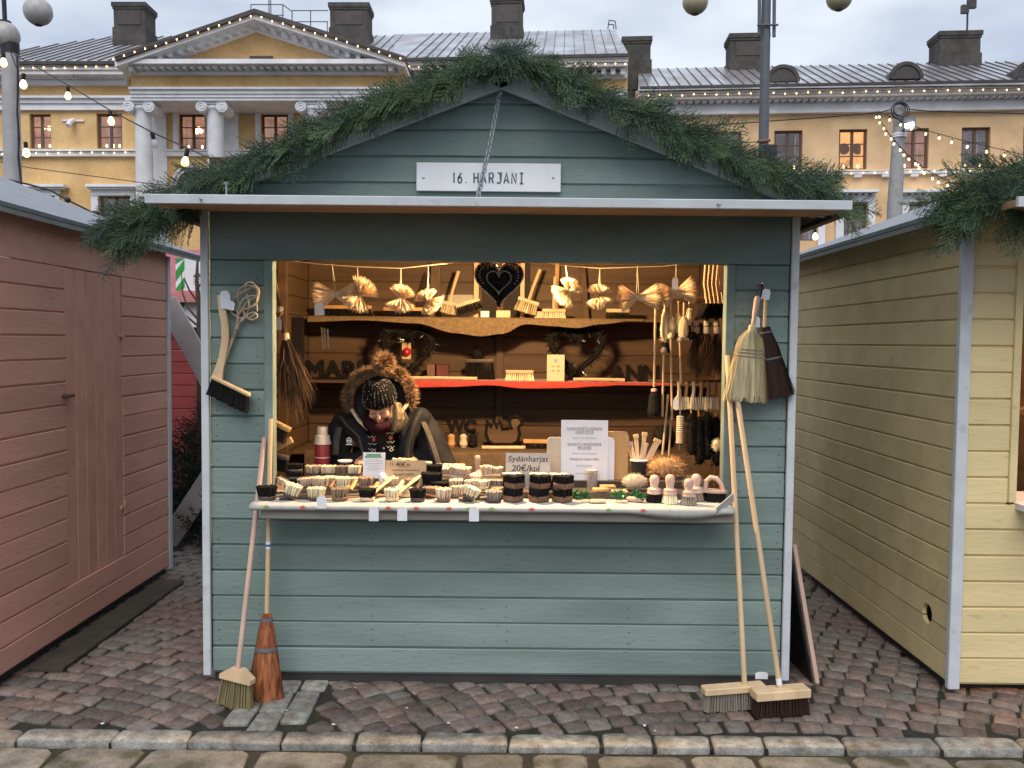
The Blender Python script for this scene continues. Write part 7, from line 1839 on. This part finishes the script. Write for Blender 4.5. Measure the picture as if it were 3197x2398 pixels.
def flat_broom(t, M, prof, mt, n, rag=.02, name='straw'):
    """prof: list of (z down, half width, half thickness); fibres laid over a shaped core"""
    m = MB(); rings = []
    for z, hw, ht in prof: rings.append([(hw * .96 * cos(2 * pi * j / 20), ht * .96 * sin(2 * pi * j / 20), -z) for j in range(20)])
    m.loft(rings[:-1] + [[(x, y * .8, z + .012) for x, y, z in rings[-1]]], M=M)
    zl = prof[-1][0]
    for k in range(n):
        a = rnd.random() * 2 * pi; o = rnd.uniform(.97, 1.05); prev = None
        z0 = rnd.uniform(0, .55) * zl if rnd.random() < .5 else 0.0
        pts = []
        for z, hw, ht in prof:
            if z < z0: continue
            pts.append(Vector((hw * o * cos(a), ht * o * sin(a), -z)))
        pts[-1] = pts[-1] + Vector((rnd.uniform(-.006, .006), 0, rnd.uniform(-rag, rag * .4)))
        for i in range(len(pts) - 1):
            p, q = M @ pts[i], M @ pts[i + 1]; u = Vector((-sin(a), cos(a), 0)) * .0014; u = M.to_3x3() @ u; b = len(m.v)
            m.v.extend([(p - u)[:], (p + u)[:], (q + u)[:], (q - u)[:]]); m.f.append((b, b + 1, b + 2, b + 3))
    return m.obj(name, mt, t, smooth=None)
TAPE = mat('grey_wire_band', (.12, .13, .16), .5, .1)
push_broom('indoor broom with pinkish handle and olive bristles leaning by the left corner', (826, 1366), (733, 2212), None, None, -.045, 0, PKW, LW, OLIV, .165, .135, -.30, splay=1.22, roll=.10, Wb=.028, arch=True)
g_ = atz(828, 2185, 0); a = at(845, 1308, -.035); M = Matrix.Translation((g_.x, g_.y, 0)); e = M.inverted() @ a
t = thing('broom', 'reddish brown besom with wire bands and yellow handle leaning beside the indoor broom', 'broom', M=M)
ax = e.normalized(); nk = ax * .40
m = MB(); m.tube([nk * .8, e], .0115, 12); m.obj('handle', LW, t)
x_ = Vector((1, 0, 0)); x_ = (x_ - ax * x_.dot(ax)).normalized(); Mb = frame(nk, x_, ax.cross(x_), ax)
flat_broom(t, Mb, [(-.005, .024, .018), (.03, .027, .020), (.08, .038, .026), (.16, .050, .032), (.26, .066, .036), (.395, .086, .042)], RUST, 420)
for z, hw in ((.028, .029), (.165, .0535)):
    m = MB(); m.lathe([(hw, -z - .009), (hw * 1.03, -z), (hw, -z + .009)], 20, Mb, sy=.72); m.obj('wire_band', TAPE, t)
m = MB(); q = e * .53; m.tube([q, q + ax * .035], .0122, 12); m.obj('handle_label', PAPER, t); m = MB(); m.tube([q + ax * .012, q + ax * .022], .0126, 12); m.obj('label_cross', mat('blue_print', (.05, .10, .35), .5, .05), t)
push_broom('push broom with pale handle and grey bristles leaning by the right corner', (2271, 1110), (2290, 2215), None, None, -.04, 0, LW, LW, GRY, .30, .085, .16, roll=-.02, splay=1.06, att=.055)
push_broom('push broom with pale handle and dark brown bristles in front of the grey one', (2288, 1150), (2436, 2232), None, None, -.075, 0, LW, LW, DKBR, .265, .085, .16, roll=-.02, splay=1.06, Wb=.07, thick=.042, tagp=.03)
q = at(2388, 2105, -.16); price_tag('white price tag lying on the heads of the push brooms', 2378, 2098, 2120, -.20, w_=40)
# hand brush and carpet beater on the left panel
Yw = -.03
nl = at(690, 915, -.02); m = MB(); m.tube([nl + Vector((0, .02, 0)), nl + Vector((0, -.03, .004))], .003, 6); m.obj('nail', METAL, hut)
hp_ = [(691, 922), (694, 960), (703, 1010), (704, 1060), (697, 1110), (686, 1150), (676, 1186)]
A = [at(x, y, -.045) for x, y in hp_]; t = thing('hand_brush', 'curved beech hand brush with black bristles hanging on the left panel', 'brush', A[0]); B0 = A[0]
m = MB(); ws = (10, 11, 10.5, 10.5, 11, 13, 19); rings = []
for p, w_ in zip(A, ws):
    h = w_ * mpp(-.045); q = p - B0; rings.append([(q.x - h, -.011, q.z), (q.x + h, -.011, q.z), (q.x + h, .011, q.z), (q.x - h, .011, q.z)])
m.loft(rings); m.obj('handle', LW, t, smooth=40)
p0, p1 = at(662, 1178, -.05) - B0, at(780, 1236, -.05) - B0; d = (p1 - p0).normalized(); nrm = Vector((-d.z, 0, d.x)); nrm = -nrm if nrm.z > 0 else nrm
Mb = frame((p0 + p1) / 2, d, (0, 1, 0) if False else nrm.cross(d) * -1, nrm * -1); LB = (p1 - p0).length
m = MB(); m.box(-LB / 2, LB / 2, -.020, .020, -.006, .012, Mb, ch=.004); m.obj('head', LW, t)
m = MB(); tufts(m, 'rect', LB * .97, .036, -.005, -.075, 1.08, step=.0095, lean=(.018, 0)); m.v = [(Mb @ Vector(v))[:] for v in m.v]; m.obj('bristles', BLK, t)
price_tag(None, 706, 908, 965, -.062, w_=32, parent=t, string=at(691, 918, -.05), rot=.10)
price_tag(None, 711, 938, 966, -.066, w_=36, parent=t, rot=-.22)
t = thing('carpet_beater', 'woven rattan carpet beater hanging behind the curved hand brush', 'carpet beater', at(735, 1020, -.03)); B0 = Vector(t.location); RAT = wd('rattan', (.50, .40, .28)); s = mpp(-.03)
def rat(pts, r=.0048):
    Q = [at(600 + x * .2834, 850 + y * .2834, -.030 - .006 * ((i * 7) % 3)) - B0 for i, (x, y) in enumerate(pts)]
    # smooth the cane
    S_ = []
    for i in range(len(Q) - 1):
        p_, a_, b_, n_ = Q[max(i - 1, 0)], Q[i], Q[i + 1], Q[min(i + 2, len(Q) - 1)]
        for k in range(5):
            u = k / 5; S_.append(.5 * ((2 * a_) + (b_ - p_) * u + (2 * p_ - 5 * a_ + 4 * b_ - n_) * u * u + (3 * a_ - p_ - 3 * b_ + n_) * u ** 3))
    S_.append(Q[-1]); m = MB(); m.tube(S_, r, 7); m.obj('cane', RAT, t)
rat([(505, 560), (500, 490), (560, 400), (600, 330), (690, 280), (735, 210), (700, 150), (640, 110), (585, 130), (590, 200), (610, 280), (625, 360), (610, 440), (560, 500), (520, 560)])
rat([(500, 500), (520, 420), (610, 400), (700, 340), (735, 250), (715, 180), (600, 145), (520, 190), (500, 260), (520, 340), (560, 420), (590, 480), (640, 520), (700, 510), (715, 470), (670, 440), (610, 470), (550, 530)])
rat([(490, 490), (430, 440), (420, 390), (440, 310), (510, 250), (590, 200), (680, 170), (720, 230), (710, 320), (715, 430)])
rat([(425, 410), (500, 410), (560, 300), (660, 260), (730, 270)]); rat([(450, 370), (500, 430), (505, 500), (590, 505), (650, 490), (690, 460)]); rat([(500, 400), (510, 470), (500, 560)])
Q = [at(600 + x * .2834, 850 + y * .2834, -.032) - B0 for x, y in ((510, 560), (480, 640), (430, 780), (395, 880), (372, 950))]; m = MB(); m.tube(Q, [.0085, .0085, .008, .0078, .0075], 10); m.obj('stem', RAT, t)
m = MB(); m.tube([Q[1].lerp(Q[0], .2), Q[1].lerp(Q[2], .6)], .0098, 10); m.obj('binding', GRY, t)
# two whisk brooms on the right panel
nl = at(2371, 890, -.02); m = MB(); m.tube([nl + Vector((0, .02, 0)), nl + Vector((0, -.05, .006))], .004, 6); m.obj('nail', METAL, hut)
def whisk(label, top, neck_, bot, Y, prof, mt, hm, hr, loops=True, band=()):
    a, n_, b = at(*top, Y), at(*neck_, Y), at(*bot, Y); t = thing('whisk_broom', label, 'broom', n_); ax = (n_ - b).normalized(); x_ = Vector((1, 0, 0)); x_ = (x_ - ax * x_.dot(ax)).normalized()
    Mb = frame((0, 0, 0), x_, ax.cross(x_), ax)
    flat_broom(t, Mb, prof, mt, 520)
    m = MB(); d = a - n_; m.tube([Vector((0, 0, 0)), d * .3, d * .65, d * .92, d], hr, 12); m.obj('handle', hm, t)
    for z, hw, th in band:
        m = MB(); m.lathe([(hw, -z - .004), (hw * 1.02, -z), (hw, -z + .004)], 20, Mb, sy=th / hw); m.obj('binding', TAPE if mt is DKBR else BRN, t)
    if loops:
        q = MB(); nn = nl - n_; q.tube([d + Vector((-.012, 0, -.01)), nn + Vector((-.004, -.03, 0)), nn + Vector((.004, -.03, 0)), d + Vector((.012, 0, -.01))], .0035, 6); q.obj('cord', CABLE, t)
    return t
s = mpp(-.06)
whisk('dark brown whisk broom hung behind the straw coloured one', (2390, 930), (2386, 1022), (2425, 1240), -.045, [(0, 17 * s, .020), (.03, 20 * s, .022), (.10, 32 * s, .026), (.20, 42 * s, .03), (.335, 56 * s, .034)], DKBR, LW, [.0095] * 5, band=((.025, 20 * s, .024), (.155, 38 * s, .03)))
wb = whisk('straw coloured sorghum whisk broom with stitched bands hung on the right panel', (2366, 925), (2348, 1030), (2328, 1246), -.095, [(0, 12 * s, .016), (.012, 22 * s, .019), (.04, 36 * s, .022), (.075, 43 * s, .024), (.12, 47 * s, .024), (.19, 54 * s, .026), (.33, 66 * s, .030)], SORG, PKW, [.009, .010, .0145, .0155, .010], band=((.098, 46 * s, .0255), (.113, 47.5 * s, .026), (.130, 49.5 * s, .0265)))
m = MB(); m.lathe([(.015, -.008), (.018, .002), (.016, .010), (.0175, .014), (.014, .024)], 16); m.obj('collar', SORG, wb)
price_tag(None, 2389, 902, 935, -.075, w_=25, parent=wb, rot=-.2); price_tag(None, 2360, 988, 1022, -.07, w_=26, parent=wb)
# black panel with a pale edge leaning in the right gap
a, b = Vector((1.50, .02, 1.0)), atz(2550, 2140, 0)
t = thing('chalkboard', 'black board with a pale wooden edge leaning against the side of the teal hut', 'board', (b.x, b.y, 0)); tp = at(2478, 1700, .10) - Vector((b.x, b.y, 0))
bb_ = Vector((0, 0, .012)); m = MB(); m.bar(bb_, tp, .022, .03); m.obj('edge', PKW, t)
bk = Vector((HW + .05 - b.x, .50, 0)); m = MB(); m.loft([[(-.012, .02, .01), (tp.x - .012, tp.y + .02, tp.z), (tp.x - .03, tp.y + .5, tp.z), (-.03, .52, .01)], [(-.024, .02, .01), (tp.x - .024, tp.y + .02, tp.z), (tp.x - .042, tp.y + .5, tp.z), (-.042, .52, .01)]]); m.obj('panel', mat('chalkboard_black', (.008, .008, .009), .5, .1), t)
# litter on the setts
for i, (px, py) in enumerate(((1270, 2213), (895, 2220), (1040, 2265), (1612, 2275), (2045, 2285), (320, 2262), (2012, 2268), (1110, 2150), (905, 2165), (2110, 2190), (1400, 2260))):
    q = atz(px, py, .004); m = MB(); r = rnd.uniform(.004, .011)
    m.prism([(r * cos(a) * rnd.uniform(.6, 1.2), r * sin(a) * rnd.uniform(.6, 1.2)) for a in [2 * pi * k / 6 for k in range(6)]], 0, .002, Matrix.Translation((0, 0, .004)))
    nm = ('paper scrap on the setts below the tablecloth', 'paper scrap beside the slab course', 'crumb of paper on the slabs', 'paper crumb by the kerb under the counter middle', 'paper crumb on the right of the setts', 'white crumb on the setts by the pink hut', 'second paper crumb on the right of the setts', 'curled pale leaf against the plinth', 'pale splinter at the foot of the red besom', 'dark leaf on the setts', 'tiny white scrap near the kerb')[i]
    m.obj('litter', PAPER if i not in (7, 8, 9) else (SORG if i != 9 else FIR), label=nm, cat='litter', loc=q)
